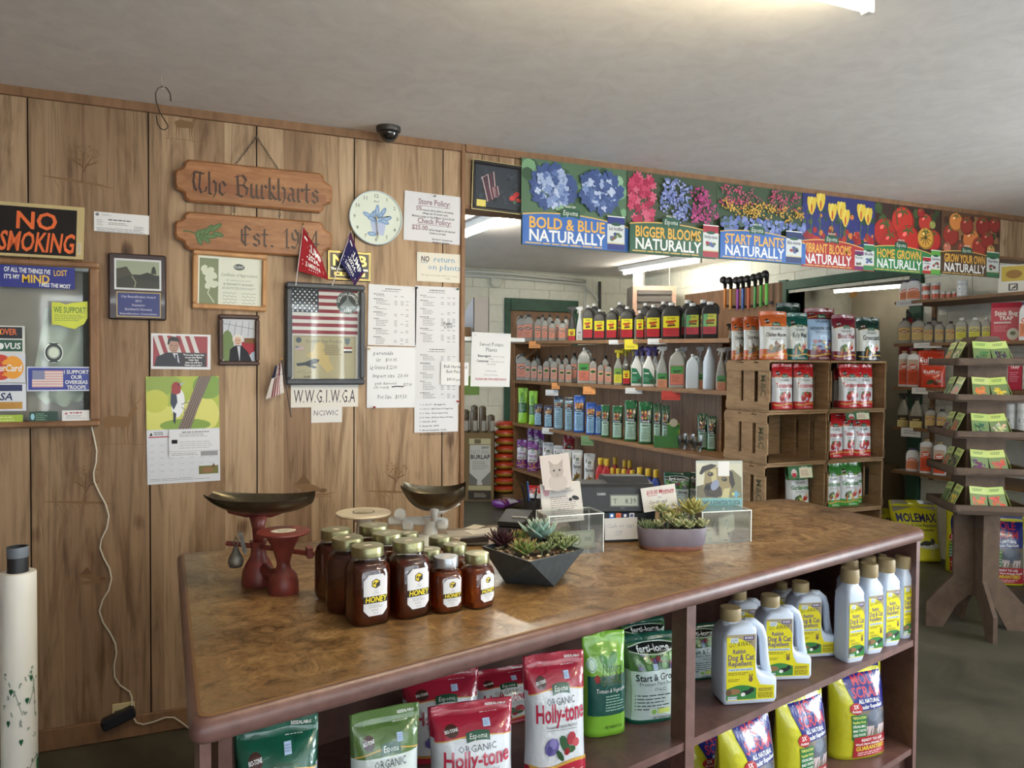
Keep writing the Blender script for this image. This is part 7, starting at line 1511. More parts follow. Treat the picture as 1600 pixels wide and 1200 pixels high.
cv.obj('display', GLOSSY, t, mp=lambda X, Z, d: (X+(x0+x1)/2, -.006+.014*(Z/(40*K))-d, 47*K+Z*.94))
cv = Cv(42, 9, 42*K, 9*K, None, off=.0005)
for i, (c, e) in enumerate((((58, 110, 180), WHITE), ((196, 100, 50), (206, 60, 50)), ((44, 50, 110), WHITE), ((206, 206, 206), (60, 80, 150)))): cv.rect(i*10.5, 0, i*10.5+8, 8, c); cv.ell(i*10.5+4, 4, 2.4, 2.4, e, 10)
cv.obj('card_decals', GLOSSY, t, (10*K, -.0045, 36*K))
def d(cv): hw(cv, 'Cash on eggs', 3, 15, 6, (150, 160, 180), 44); hw(cv, 'only', 16, 24, 6, (150, 160, 180), 12); cv.rect(16, 26, 27, 26.6, (150, 160, 180))
standing('egg_note', 'white handwritten cash on eggs note on the register drawer', 'note', 971, 843, 52, 34, q-F0*.012, d, (206, 206, 208), rot=(0, rad(-2), .06))
# --- clear collection boxes
def clearbox(label, base, w_, dp, h_, rz):
    t = thing('donation_box', label, 'donation box', base, rz); T_ = .003
    for nm, bx in (('front_pane', (-w_/2, w_/2, -dp/2, -dp/2+T_, 0, h_)), ('back_pane', (-w_/2, w_/2, dp/2-T_, dp/2, 0, h_)), ('side_pane', (-w_/2, -w_/2+T_, -dp/2+T_, dp/2-T_, 0, h_)), ('side_pane', (w_/2-T_, w_/2, -dp/2+T_, dp/2-T_, 0, h_)), ('base_pane', (-w_/2, w_/2, -dp/2, dp/2, 0, T_)), ('lid_pane', (-w_/2, w_/2, -dp/2, dp/2, h_-T_, h_))): MB().box(*bx).obj(nm, ACRYL, t)
    e = MB()
    for sx in (-1, 1):
        for sy in (-1, 1): e.box(sx*w_/2-.0015, sx*w_/2+.0015, sy*dp/2-.0015, sy*dp/2+.0015, 0, h_, (226, 230, 228))
        e.box(-w_/2, w_/2, sx*dp/2-.0012, sx*dp/2+.0012, h_-.003, h_, (226, 230, 228)); e.box(sx*w_/2-.0012, sx*w_/2+.0012, -dp/2, dp/2, h_-.003, h_, (226, 230, 228))
    e.obj('polished_edges', SATIN, t); return t
def bill(label, base, rz, tilt, roll=0, col=(150, 158, 138)):
    cv = Cv(156, 66, .125, .053, col, centre=True, thick=.0005); cv.frame(4, 4, 152, 62, 2, (96, 108, 92)); cv.ell(78, 33, 18, 22, (110, 120, 104), 16); cv.ell(78, 33, 13, 17, (170, 176, 156), 14); cv.text('ONE', 112, 40, 14, (96, 108, 92), 1, fit=30); cv.text('1', 10, 22, 12, (96, 108, 92), 1); cv.text('1', 140, 22, 12, (96, 108, 92), 1)
    def mp(X, Z, d): a = X*roll; return (X if not roll else math.sin(a)/roll, -d+(0 if not roll else (1-math.cos(a))/roll), Z)
    o = cv.obj('dollar_bill', PAPER, None, base, (tilt, 0, rz), mp=mp); return tag(o, label, 'banknote', 'banknotes in the donation boxes')
q = ct(902, 866); q.y += .03; K = depth(q)/FPX
bw, bd, bh = 92*K, .1, 62*K
clearbox('clear collection box of bills behind the faceted bowl', (q.x, q.y+.02, ZC), bw, bd, bh, -YAW+.35)
bb = Vector((q.x, q.y+.02, ZC)); MBX = Matrix.Translation(bb) @ Matrix.Rotation(-YAW+.35, 4, 'Z')
bill('dollar bill standing upright inside the left collection box', MBX @ Vector((.014, -.02, .036)), -YAW+.4, rad(-8)); bill('crumpled bill lying low in the left collection box', MBX @ Vector((.01, .01, .018)), -YAW+.1, rad(-75), 9, (176, 170, 140)); bill('second upright bill at the left of the same box', MBX @ Vector((-.02, .028, .034)), -YAW+.9, rad(-5), 5, (112, 112, 88))
def d(cv): cv.rect(1, 1, 64, 62, (206, 204, 204)); cv.lines(18, 8, 48, 11, 1, (110, 90, 100), .8, 0); cv.ell(9, 13, 5, 7, (206, 160, 170), 10); cv.lines(18, 13, 54, 17, 2, GREY, .35); cv.lines(14, 22, 56, 60, 12, (120, 110, 116), .3); cv.ell(54, 26, 6, 3.4, (60, 62, 66), 10, .4); cv.ell(46, 28, 2.6, 2.6, (60, 62, 66), 8)
standing('sign_holder_card', 'printed adoption flyer in a clear holder on the left collection box', 'flyer', 880, 814, 62, 60, bb+F0*.03, d, (206, 204, 204), rot=(rad(-12), rad(-6), 0))
def d(cv): 
    cv.rect(2, 2, 44, 54, (206, 200, 200)); cv.ell(24, 44, 15, 14, (190, 184, 184), 14); cv.ell(24, 26, 11, 11, (176, 170, 170), 16); cv.poly([(14, 22), (13, 8), (21, 16)], (170, 162, 162)); cv.poly([(34, 22), (36, 8), (27, 16)], (170, 162, 162)); cv.ell(20, 25, 1.6, 1.8, (70, 66, 66), 8); cv.ell(29, 25, 1.6, 1.8, (70, 66, 66), 8); cv.poly([(23, 30), (26, 30), (24.5, 32)], (150, 120, 124)); cv.stroke([(24.5, 32), (22, 34)], .5, (120, 110, 110)); cv.stroke([(24.5, 32), (27, 34)], .5, (120, 110, 110))
standing('cat_card', 'pale greyscale kitten picture card above the adoption flyer', 'card', 871, 756, 46, 46, bb+F0*.034, d, (210, 206, 206), rot=(rad(-8), rad(-7), 0))
# dog poster box
q = ct(1133, 846); K = depth(q)/FPX; bb = Vector((q.x, q.y+.04, ZC)); clearbox('clear donation box with a dog poster at the counter end', bb, 84*K, .12, 50*K, -YAW+.25); MBX = Matrix.Translation(bb) @ Matrix.Rotation(-YAW+.25, 4, 'Z')
bill('bill folded upright at the right inside the dog poster box', MBX @ Vector((.035, .0, .045)), -YAW+.9, rad(-4), 7, (170, 166, 140)); bill('rolled bill lying at the left of the dog poster box', MBX @ Vector((-.04, -.02, .02)), -YAW+.1, rad(-40), 16, (176, 176, 156)); bill('bill against the back pane of the dog poster box', MBX @ Vector((.02, .04, .035)), -YAW+.25, rad(-3), 0, (140, 132, 100))
for i, (x, y) in enumerate(((-.01, -.03), (.01, -.035), (.03, -.02), (.045, -.04))): o = tag(MB().lathe([(.0095, .003), (.0095, .0046), (.0088, .005)], 14, (140, 90, 70) if i % 2 else (170, 170, 166)).obj('coin', METAL, None, MBX @ Vector((x, y, .0005))), '%s of the coins on the floor of the dog poster box from the left' % ORD[i], 'coin', 'coins in the dog poster box')
def d(cv):
    cv.rect(1, 4, 73, 66, (190, 190, 174)); cv.poly([(46, 18), (58, 14), (72, 26), (73, 58), (40, 58)], (120, 116, 88)); cv.poly([(1, 40), (16, 36), (20, 58), (1, 58)], (104, 98, 78)); cv.poly([(14, 16), (28, 9), (44, 12), (56, 22), (56, 46), (44, 58), (20, 58), (12, 42)], (138, 126, 92)); cv.poly([(5, 20), (10, 9), (24, 5), (34, 7), (24, 13), (15, 16), (9, 22)], (50, 44, 40)); cv.poly([(52, 14), (58, 18), (62, 36), (58, 44), (53, 34)], (52, 46, 40)); cv.poly([(22, 14), (32, 12), (34, 40), (26, 36)], (178, 168, 126)); cv.ell(23, 21, 5, 3.6, (74, 64, 50), 12); cv.ell(45, 29, 5, 3.6, (74, 64, 50), 12, .2)
    for x_, y_ in ((23, 21), (45, 29)): cv.ell(x_, y_, 2.4, 2.4, (28, 24, 24), 10); cv.ell(x_-.7, y_-.8, .7, .7, WHITE, 6)
    cv.poly([(15, 36), (26, 33), (40, 42), (42, 54), (32, 58), (16, 56), (12, 46)], (66, 58, 52)); cv.ell(19, 42, 6, 4.4, (26, 24, 26), 14); cv.ell(30, 38, 6, 9, (132, 140, 168), 12, .5); cv.stroke([(18, 47), (20, 52), (30, 54)], 1, (34, 30, 30)); cv.poly([(44, 44), (54, 42), (52, 58), (40, 58)], (176, 170, 128)); cv.rect(35, 1, 53, 24, (214, 214, 216)); cv.poly([(60, 50), (64, 46), (66, 50), (71, 52), (66, 55), (65, 60), (62, 56), (58, 55)], (96, 150, 180)); cv.ell(59, 52, 2, 2, (206, 206, 80))
    cv.rect(1, 58, 73, 70, (112, 160, 164)); cv.text('MAKE A DONATION TO SICSA', 40, 68, 6, (40, 52, 62), 1, 'c', 60); cv.ell(6, 66, 2.4, 2.4, (200, 206, 90)); cv.ell(9, 60, 2, 2, (70, 120, 160)); cv.rect(1, 70, 73, 78, (160, 174, 174)); cv.poly([(41, 74), (44, 73), (46, 75), (43, 78)], WHITE)
standing('dog_poster', 'poster of a brown dog asking for a donation, on the clear box', 'poster', 1124, 798, 74, 78, MBX @ Vector((0, .05, 0)), d, (170, 178, 174), rot=(rad(-3), 0, .05), mat=GLOSSY)
# --- card reader and pen cup by the register
q = ct(812, 834); t = thing('card_reader', 'black card terminal behind the faceted bowl', 'card reader', (q.x, q.y+.03, ZC), -YAW-.3)
MB().box(-.05, .05, -.06, .05, 0, .03, (38, 38, 40), b=.008).obj('base', SATIN, t); MB().prism([(-.06, .03), (-.06, .045), (.04, .07), (.05, .066), (.05, .03)], -.046, .046, (44, 44, 46), T).obj('head', SATIN, t); MB().tube([(.046, -.03, .056), (.03, -.045, .06), (.0, -.05, .06)], .004, 8, (170, 170, 166)).obj('metal_loop', METAL, t)
q = ct(836, 820); t = thing('pen_cup', 'dark round pen cup beside the adoption flyer', 'pen cup', (q.x, q.y+.03, ZC))
MB().lathe([(.03, 0), (.031, .003), (.033, .085), (.031, .085), (.029, .006), (.001, .006)], 24, (44, 44, 48)).obj('cup', SATIN, t, smooth=40); pb = Vector((q.x, q.y+.03, ZC+.012))
for i, (dx, dy, L, c, lb) in enumerate(((-.03, .0, .13, (34, 34, 38), 'black pen leaning far left in the pen cup'), (-.018, -.01, .14, (40, 76, 140), 'blue pen tallest in the pen cup'), (-.008, .012, .12, (34, 36, 40), 'black pen at the back of the pen cup'), (.012, -.006, .115, (50, 52, 58), 'dark grey pen leaning right in the pen cup'))):
    tp = thing('pen', lb, 'pen', pb+Vector((dx*.3, dy*.3, 0)), group='pens in the pen cup'); e = Vector((dx, dy, L)); MB().tube([(0, 0, 0), e*.8], .0042, 8, c).obj('barrel', SATIN, tp, smooth=40); MB().tube([e*.78, e], [.005, .0035], 8, c).obj('pen_cap', SATIN, tp, smooth=40)
place('purple_bag', 'foil_bag', 'purple and silver foil bag lying on the floor by the long shelves', 'bag', onz(778, 797, 0)+Vector((0, 0, .06)), 0, (.2, .1, .26), rot=(rad(-85), 0, rad(-70)))
place('tomato_bag', 'floor_bag', 'red and white bag standing on the floor below the long shelves', 'bag', onz(836, 800, .001), rad(-30), (.14, .08, .27))
# ------------------------------------------------------------------ goods on the shelves below the counter
FA = math.atan2(fn.x, -fn.y)
def under(key, name, label, cat, px, pw, ytop, d, z, rz, ph=None, group=None, dep=None, lean=0):
    q = onf(px, ytop, d); K = depth(q)/FPX; (w0, d0, h0), _ = KIND[key]; W = pw*K; H = (q.z-z) if ph is None else ph*K
    q.x = max(q.x, XL+.035+W/2)
    return place(key, name, label, cat, (q.x, q.y, z+.001), 0, (W, dep or d0*(W/w0), H), group, rot=(lean, 0, rad(rz)))
gb = 'fertilizer bags under the counter'
under('biotone_bag', 'fertilizer_bag', 'dark green topped fertilizer bag at the left end under the counter', 'bag', 424, 128, 1128, .17, Z_MID, -2, group=gb, dep=.13)
under('olive_bag', 'fertilizer_bag', 'olive topped fertilizer bag with crumpled open top', 'bag', 601, 112, 1108, .15, Z_MID, 2, group=gb)
under('holly_bag', 'fertilizer_bag', 'red topped bag behind, upper left of the front holly bag', 'bag', 690, 124, 1052, .38, Z_MID, -6, group=gb)
under('holly_bag', 'fertilizer_bag', 'red topped bag with holly picture leaning left, second from the front post', 'bag', 738, 136, 1100, .15, Z_MID, -6, group=gb, lean=.0)
under('holly_bag', 'fertilizer_bag', 'shadowed red topped bag deep behind the two holly bags', 'bag', 786, 104, 1046, .44, Z_MID, 0, group=gb)
under('holly_bag', 'fertilizer_bag', 'tall red topped holly bag right of the leaning one', 'bag', 868, 104, 1022, .15, Z_MID, -4, group=gb)
under('guard_bag', 'fertilizer_bag', 'lime green vegetable food bag beside the tall holly bag', 'bag', 944, 74, 988, .22, Z_MID, -4, group=gb)
under('fert_bag', 'fertilizer_bag', 'dark green plant food bag left of the middle post', 'bag', 1018, 92, 990, .2, Z_MID, -6, group=gb)
under('fert_bag', 'fertilizer_bag', 'dark green plant food bag in shadow behind the lime bag', 'bag', 1006, 80, 968, .42, Z_MID, -4, group=gb)
under('fert_bag', 'fertilizer_bag', 'dark green plant food bag half hidden right of the middle post', 'bag', 1094, 66, 976, .3, Z_MID, -8, group=gb)
gj = 'animal repellent jugs and bottles'
def ujug(label, pxl, pxr, ybot, ytop, d, rz, key='repel_jug', nm='repellent_jug'):
    q = onf((pxl+pxr)/2, ytop, d); K = depth(q)/FPX; w0, d0, h0 = KIND[key][0]; H = min(q.z-Z_MID, .33) ; s_ = H/h0
    k = .87*s_ if key == 'repel_jug' else .74*s_
    return place(key, nm, label, 'jug' if key == 'repel_jug' else 'bottle', (q.x, q.y, Z_MID+.0005), rad(rz), (w0*k, d0*k, H), gj)
ujug('white handled repellent jug, front left of the three labelled jugs', 1112, 1214, 1101, 945, .12, -14)
ujug('white handled repellent jug, middle of the three labelled jugs', 1180, 1266, 1074, 927, .15, -18)
ujug('white handled repellent jug, right of the three labelled jugs', 1222, 1313, 1044, 906, .2, -14)
ujug('white handled repellent jug in the back row, left one', 1140, 1200, 1040, 920, .32, -14)
ujug('white handled repellent jug in the back row, right one', 1205, 1260, 1030, 908, .36, -14)
for i, (x, yt, lb) in enumerate(((1328, 888, 'leftmost of the four front'), (1358, 880, 'second from the left of the four front'), (1385, 873, 'third from the left of the four front'), (1412, 868, 'rightmost of the four front'))): ujug('slim white repellent bottle, %s ones' % lb, x-14, x+14, 1010, yt, .095, -2, 'repel_bottle', 'repellent_bottle')
for i, (x, yt, lb) in enumerate(((1328, 874, 'left'), (1356, 868, 'middle'), (1382, 864, 'right'))): ujug('slim white repellent bottle, %s one of the back row' % lb, x-14, x+14, 1010, yt, .185, -2, 'repel_bottle', 'repellent_bottle')
gs = 'mole repellent bags on the low shelf'
under('scram_bag', 'repellent_bag', 'yellow and blue mole repellent bag at the right of the low shelf', 'bag', 1338, 102, 1036, .16, Z_LOW, -6, group=gs)
under('scram_bag', 'repellent_bag', 'yellow and blue mole repellent bag in the middle of the low shelf', 'bag', 1252, 106, 1078, .15, Z_LOW, 6, group=gs)
under('scram_bag', 'repellent_bag', 'yellow and blue mole repellent bag under the front left jug', 'bag', 1166, 124, 1108, .15, Z_LOW, 12, group=gs)
under('scram_bag', 'repellent_bag', 'yellow and blue mole repellent bag left end of the low shelf, mostly in shadow', 'bag', 1110, 110, 1130, .3, Z_LOW, 0, group=gs)
# ------------------------------------------------------------------ long shelves in the back room
SX = 3.40; YF, YN = 7.72, 4.125; SD = .34
def z1(y): return 1.673+(y-4.094)*.0207
Z2, Z3 = 1.32, .857; Z4 = onx(945, 766, SX+.08).z-.02
def zrow(k, y): return z1(y) if k == 1 else (Z2, Z3, Z4)[k-2]
unit = thing('shelving_unit', 'long wooden shelving unit of four shelves in the back room', 'shelving')
for k in (1, 2, 3, 4):
    za, zb = zrow(k, YN), zrow(k, YF); m = MB(); vs = [(SX, YN, za-.03), (SX+SD, YN, za-.03), (SX+SD, YF, zb-.03), (SX, YF, zb-.03), (SX, YN, za), (SX+SD, YN, za), (SX+SD, YF, zb), (SX, YF, zb)]
    m.add(vs, [(0, 3, 2, 1), (4, 5, 6, 7), (0, 1, 5, 4), (1, 2, 6, 5), (2, 3, 7, 6), (3, 0, 4, 7)]); m.obj('shelf', SHELFW, unit)
for y, xo in ((YF+.0125, .03), (4.55, .28), (YN-.0125, .03)): MB().box(SX+xo, SX+SD, y-.012, y+.012, 0, z1(y)-.03).obj('upright', SHELFW, unit)
n = 26
me = MB().box(0, .012, 0, (YF-YN)/n-.003, 0, 1.69).mesh('back_board', TRIMM)
for i in range(n): put(me, 'back_board', unit, (SX+SD, YN+(YF-YN)*i/n, 0))
def stock(key, name, cat, lab, row, items, rz=-40, grp=None, dx=.075, dmul=1.0):
    """items: (px centre, px width, px height[, dx])"""
    n = len(items)
    for i, it in enumerate(items):
        px, pw, ph = it[:3]; off = it[3] if len(it) > 3 else dx; py = (530, 600, 668, 745)[row-1]
        q = onx(px, py, SX+off); K = depth(q)/FPX; w0, d0, h0 = KIND[key][0]; W, H = pw*K, ph*K; y = min(max(q.y, YN+.06), YF-.06)
        H = min(H, .94*(9, z1(y)-.035-Z2, Z2-.035-Z3, Z3-.035-Z4)[row-1])
        o_ = '' if n == 1 else (', leftmost' if i == 0 else ', rightmost' if i == n-1 else ', %s from the left' % ORD[i])
        place(key, name, lab+o_, cat, (q.x, y, zrow(row, y)+.001), rad(rz), (W*.9, d0/w0*W*.8*dmul, H), grp)
g1, g2, g3, g4 = ('bottles on the top back shelf', 'bottles on the second back shelf', 'bags on the third back shelf', 'goods on the bottom back shelf')
stock('grey_jug', 'spray_jug', 'jug', 'grey handled jug with orange label on top shelf', 1, [(811, 14, 40), (826, 18, 42)], grp=g1)
stock('grey_bottle', 'spray_bottle', 'bottle', 'grey bottle with orange label on top shelf', 1, [(841, 12, 38), (851.5, 11, 36), (863, 12, 31), (879, 13, 31)], grp=g1)
stock('grey_bottle', 'spray_bottle', 'bottle', 'grey bottle half hidden in back row of top shelf', 1, [(848, 11, 42), (859, 11, 42), (871, 11, 40), (884, 11, 39)], dx=.2, grp=g1)
stock('black_sprayer', 'trigger_bottle', 'bottle', 'small black trigger sprayer with yellow label on top shelf', 1, [(894, 15, 52)], grp=g1)
stock('white_sprayer', 'trigger_bottle', 'bottle', 'white trigger sprayer beside the black jugs on top shelf', 1, [(906, 12, 52, .12)], grp=g1)
stock('black_jug', 'black_jug', 'jug', 'black handled jug with yellow and red label on top shelf', 1, [(919, 20, 55), (937, 21, 48), (956, 21, 50), (980, 24, 52)], grp=g1)
stock('black_short', 'black_bottle', 'bottle', 'short black bottle with yellow and red label between the black jugs', 1, [(1000, 14, 46)], grp=g1)
stock('black_jug_b', 'black_jug', 'jug', 'wide black handled jug with yellow and red label', 1, [(1021, 27, 54), (1049, 34, 57)], grp=g1)
stock('black_jug', 'black_jug', 'jug', 'black jug in the back row of the top shelf', 1, [(928, 20, 58), (968, 22, 60), (1008, 22, 58), (1036, 22, 60)], dx=.23, grp=g1)
stock('black_bottle', 'black_jug', 'jug', 'large black jug with green and yellow label at the near end of top shelf', 1, [(1082, 27, 56), (1109, 28, 58)], grp=g1)
stock('black_bottle', 'black_jug', 'jug', 'black jug at the back of the near end of top shelf', 1, [(1074, 24, 62), (1098, 24, 62)], dx=.24, grp=g1)
stock('grey_jug', 'spray_jug', 'jug', 'grey handled jug at the far end of second shelf', 2, [(816, 20, 42)], grp=g2)
stock('greygreen_bottle', 'spray_bottle', 'bottle', 'grey bottle with green and orange label on second shelf', 2, [(825, 10, 36), (835, 12, 36), (844, 9, 28), (854, 12, 36), (866, 13, 36), (878, 11, 32), (889, 12, 32), (927, 13, 40), (939, 11, 34), (951, 12, 32)], grp=g2)
stock('grey_bottle', 'spray_bottle', 'bottle', 'grey bottle half hidden in back row of second shelf', 2, [(840, 11, 40), (860, 11, 41), (872, 11, 41), (884, 11, 42), (897, 12, 46), (946, 12, 44)], dx=.2, grp=g2)
stock('grey_gallon', 'spray_jug', 'jug', 'large grey gallon jug with green and red label on second shelf', 2, [(913, 23, 56)], grp=g2)
stock('yellow_hose', 'hose_end_bottle', 'bottle', 'bottle with yellow hose end head on second shelf', 2, [(966, 15, 56), (978, 12, 58, .2), (990, 12, 60, .22)], grp=g2)
stock('black_short', 'black_bottle', 'bottle', 'short dark bottle with yellow and red label on second shelf', 2, [(979, 13, 34)], grp=g2)
stock('white_hose', 'hose_end_bottle', 'bottle', 'white hose end bottle with green label and violet collar', 2, [(995, 19, 64), (1014, 21, 66)], grp=g2)
stock('white_hose', 'hose_end_bottle', 'bottle', 'white hose end bottle with violet collar in back row', 2, [(1004, 17, 72), (1024, 17, 73)], dx=.22, grp=g2)
stock('grey_sprayer', 'trigger_bottle', 'bottle', 'grey trigger sprayer with white head on second shelf', 2, [(1035, 21, 64), (1127, 18, 66)], grp=g2)
stock('grey_gallon', 'spray_jug', 'jug', 'grey jug with green and red label near end of second shelf', 2, [(1058, 28, 62)], grp=g2, dmul=.8)
stock('white_gallon', 'white_jug', 'jug', 'plain white handled jug on second shelf', 2, [(1082, 22, 54)], grp=g2)
stock('cone_bottle', 'cone_bottle', 'bottle', 'tall plain white cone topped bottle on second shelf', 2, [(1108, 21, 70)], grp=g2)
stock('grey_sprayer', 'trigger_bottle', 'bottle', 'grey trigger sprayer at the back of second shelf', 2, [(1068, 16, 70), (1094, 16, 72), (1136, 16, 70)], dx=.24, grp=g2)
stock('lime_bag', 'plant_food_bag', 'bag', 'lime green bag on third shelf', 3, [(817, 18, 55), (833, 16, 53)], grp=g3)
stock('navy_bag', 'plant_food_bag', 'bag', 'small navy bag with blue panel on third shelf', 3, [(841, 15, 34), (857, 16, 35)], grp=g3, dx=.05)
stock('greyblue_bag', 'plant_food_bag', 'bag', 'blue grey bag with dark picture on third shelf', 3, [(873, 17, 51), (889, 15, 52)], grp=g3)
stock('blue_bag', 'plant_food_bag', 'bag', 'bright blue bag with tulip picture on third shelf', 3, [(905, 20, 58), (923, 17, 50), (935, 11, 46, .13)], grp=g3)
stock('green_bag', 'plant_food_bag', 'bag', 'green bag with pale panel on third shelf', 3, [(946, 15, 50), (965, 19, 52), (986, 23, 64), (1009, 24, 66), (1027, 14, 64, .14), (1040, 13, 62, .17)], grp=g3)
stock('green_bag', 'plant_food_bag', 'bag', 'green bag in shadow near the crates on third shelf', 3, [(1098, 18, 56), (1112, 16, 54)], dx=.26, grp=g3)
stock('purple_bag', 'plant_food_bag', 'bag', 'purple and white bag on bottom shelf', 4, [(815, 19, 44), (832, 20, 46)], grp=g4)
stock('purple_bag', 'plant_food_bag', 'bag', 'purple bag top in back row of bottom shelf', 4, [(826, 20, 60), (842, 20, 62)], dx=.22, grp=g4)
stock('plant_bag', 'plant_food_bag', 'bag', 'silver topped white bag on bottom shelf', 4, [(856, 20, 52), (872, 18, 52)], grp=g4)
stock('redtop_bag', 'plant_food_bag', 'bag', 'red topped bag in back row of bottom shelf', 4, [(888, 20, 70)], dx=.2, grp=g4)
stock('plaintone_bag', 'plant_food_bag', 'bag', 'plain white bag with squirrel brown picture on bottom shelf', 4, [(886, 17, 50), (902, 19, 54), (921, 20, 54)], grp=g4)
stock('red_bottle', 'liquid_feed_bottle', 'bottle', 'red bottle with yellow cap on bottom shelf', 4, [(938, 16, 52), (948, 16, 54), (957, 14, 42), (966, 14, 44)], grp=g4)
stock('red_bottle', 'liquid_feed_bottle', 'bottle', 'red bottle with yellow cap in back row', 4, [(944, 14, 48), (961, 14, 54), (976, 14, 54), (984, 14, 56)], dx=.18, grp=g4)
stock('blue_bottle', 'liquid_feed_bottle', 'bottle', 'blue bottle with yellow cap on bottom shelf', 4, [(975, 16, 46), (988, 16, 48), (1000, 19, 56), (1013, 19, 58), (1025, 17, 60)], grp=g4)
stock('fertlow_bag', 'lawn_food_bag', 'bag', 'wide dark green lawn food bag at near end of bottom shelf', 4, [(1058, 46, 66), (1084, 30, 66, .2)], grp=g4)
# green display box and nested clear cups
q = onx(1042, 690, SX+.1); K = depth(q)/FPX; t = thing('display_carton', 'lime edged green counter display carton on third shelf', 'carton', (q.x, q.y, Z3+.001), rad(-38)); G_, Y_ = (70, 120, 66), (190, 206, 60); w_, h_ = 38*K, 18*K
for bx, c in (((-w_/2, w_/2, -.07, -.067, 0, h_), G_), ((-w_/2, -w_/2+.003, -.067, .067, 0, h_), Y_), ((w_/2-.003, w_/2, -.067, .067, 0, h_*1.5), Y_), ((-w_/2, w_/2, -.067, .067, 0, .003), G_), ((.0, w_/2, .067, .07, 0, h_*2.0), G_), ((.0, w_/2, .0665, .067, h_*1.9, h_*2.0), Y_)): MB().box(*bx, c).obj('panel', PAPER, t)
MB().lathe([(.03, 0), (.032, .002), (.001, .003)], 20, (190, 180, 160), Matrix.Translation((w_*.25, .062, h_*2.05)) @ RX90).obj('round_badge', PAPER, t)
for i, (x, off) in enumerate(((1066, .02), (1078, .05), (1090, .02))):
    q = onx(x, 700, SX+.08+off); m = MB()
    for k in range(5): m.lathe([(.024, k*.012), (.036, k*.012+.07), (.038, k*.012+.071)], 18, (226, 230, 230), cap1=False)
    t = tag(m.obj('cup_stack', PETG, None, (q.x, max(q.y, YN+.05), Z3+.0015)), 'stack of clear ribbed plastic cups by the carton, %s of three' % ('left', 'middle', 'right')[i], 'cups', 'cup stacks on the third shelf')
# shelf edge tickets
def ticket(lab, px, col, txt=None, tc=BLK, tilt=25):
    x0, x1, y0, y1 = px; q = onx((x0+x1)/2, y0, SX-.004); K = depth(q)/FPX; W, H = (x1-x0)*K, (y1-y0)*K
    cv = Cv(60, 30, W, H, col, thick=.0008); 
    if txt: cv.text(txt, 30, 16, 9, tc, 1, 'c', 44)
    cv.lines(8, 20, 52, 27, 2, tuple(int(v*.55) for v in col), .4)
    tag(cv.obj('shelf_ticket', PAPER, None, (q.x-.004, q.y, q.z-H), (0, 0, rad(-52))), lab, 'price tag', 'tickets on the back shelves')
WT, OT = (216, 216, 214), (222, 152, 92)
for a in (('orange ticket hanging from the far end of the top shelf', (826, 846, 533, 544), OT), ('white ticket left of the yellow one on the top shelf edge', (951, 977, 531, 538), WT), ('yellow and red ticket on the top shelf edge', (976, 998, 530, 546), (222, 206, 60), None), ('white ticket right of the yellow one on the top shelf edge', (1012, 1043, 529, 538), WT), ('white ticket below the far orange one on second shelf edge', (852, 874, 609, 618), WT), ('orange ticket above a white one on second shelf edge', (862, 876, 598, 608), OT), ('orange ticket in the middle of second shelf edge', (911, 932, 604, 616), OT), ('white ticket near the middle of second shelf edge', (977, 1005, 606, 615), WT), ('red ticket hanging near the crates on second shelf edge', (1034, 1064, 611, 625), (190, 70, 60), None), ('white ticket on the third shelf edge', (847, 866, 668, 678), WT), ('green picture ticket hanging from the third shelf edge', (908, 929, 681, 696), (110, 140, 100))): ticket(*a)
# ------------------------------------------------------------------ crates
CY0, CDEP = 3.70, .40; CW, CHT = .5, .327
def crate(label, x, z, rz=0):
    t = thing('apple_crate', label, 'crate', (x, CY0, z), rz, 'stacked apple crates'); b = .012
    for (z0, z1_) in ((0, b), (CHT-b-.002, CHT-.002)):
        for i in range(3): y = CDEP*i/3; MB().box(0, CW-.004, y, y+CDEP/3-.004, z0, z1_).obj('board', PINE, t)
    for sx in (0, CW-.004-b):
        for i, (p, q) in enumerate(((0, .10), (.145, .235), (.27, CDEP))): o = MB().box(sx, sx+b, p, q, b, CHT-.014).obj('side_slat', PINE, t)
        for zz in (b, CHT-.07): MB().box(sx-(.006 if sx == 0 else -.006), sx+b+(0 if sx == 0 else .006), 0, CDEP, zz, zz+.05).obj('cleat', PINE, t)
    for i in range(4): x0 = .014+i*(CW-.03)/4; MB().box(x0, x0+(CW-.03)/4-.02, CDEP-b, CDEP, b, CHT-.014).obj('back_slat', PINE, t)
    cv = Cv(40, 100, .08, .2, None, off=.0006); cv.text('M&C', 26, 94, 26, (70, 74, 50), 1, rot=-math.pi/2, fit=80) if False else cv.text('M&C', 8, 12, 22, (92, 84, 56), 1, rot=math.pi/2, fit=70)
    cv.obj('stencil', PAPER, t, (-.0004, .05, .06), (0, 0, rad(-90)))
    return t
xa = ony(1202, 600, CY0).x; ztop = ony(1204, 562, CY0).z
rows = ('top', 'second', 'third', 'bottom')
for r_ in range(4):
    for c_ in range(2): crate('wooden crate on its side, %s row, %s column of the crate stack' % (rows[r_], ('left', 'right')[c_]), xa+c_*(CW+.006)-(.012*r_ if c_ == 0 else .008*r_), ztop-CHT*(r_+1))
tag(MB().box(xa-.06, xa+1.02, CY0+.02, CY0+CDEP, 0, ztop-CHT*4).obj('crate_base', PINE), 'low wooden plinth under the crate stack', 'plinth')
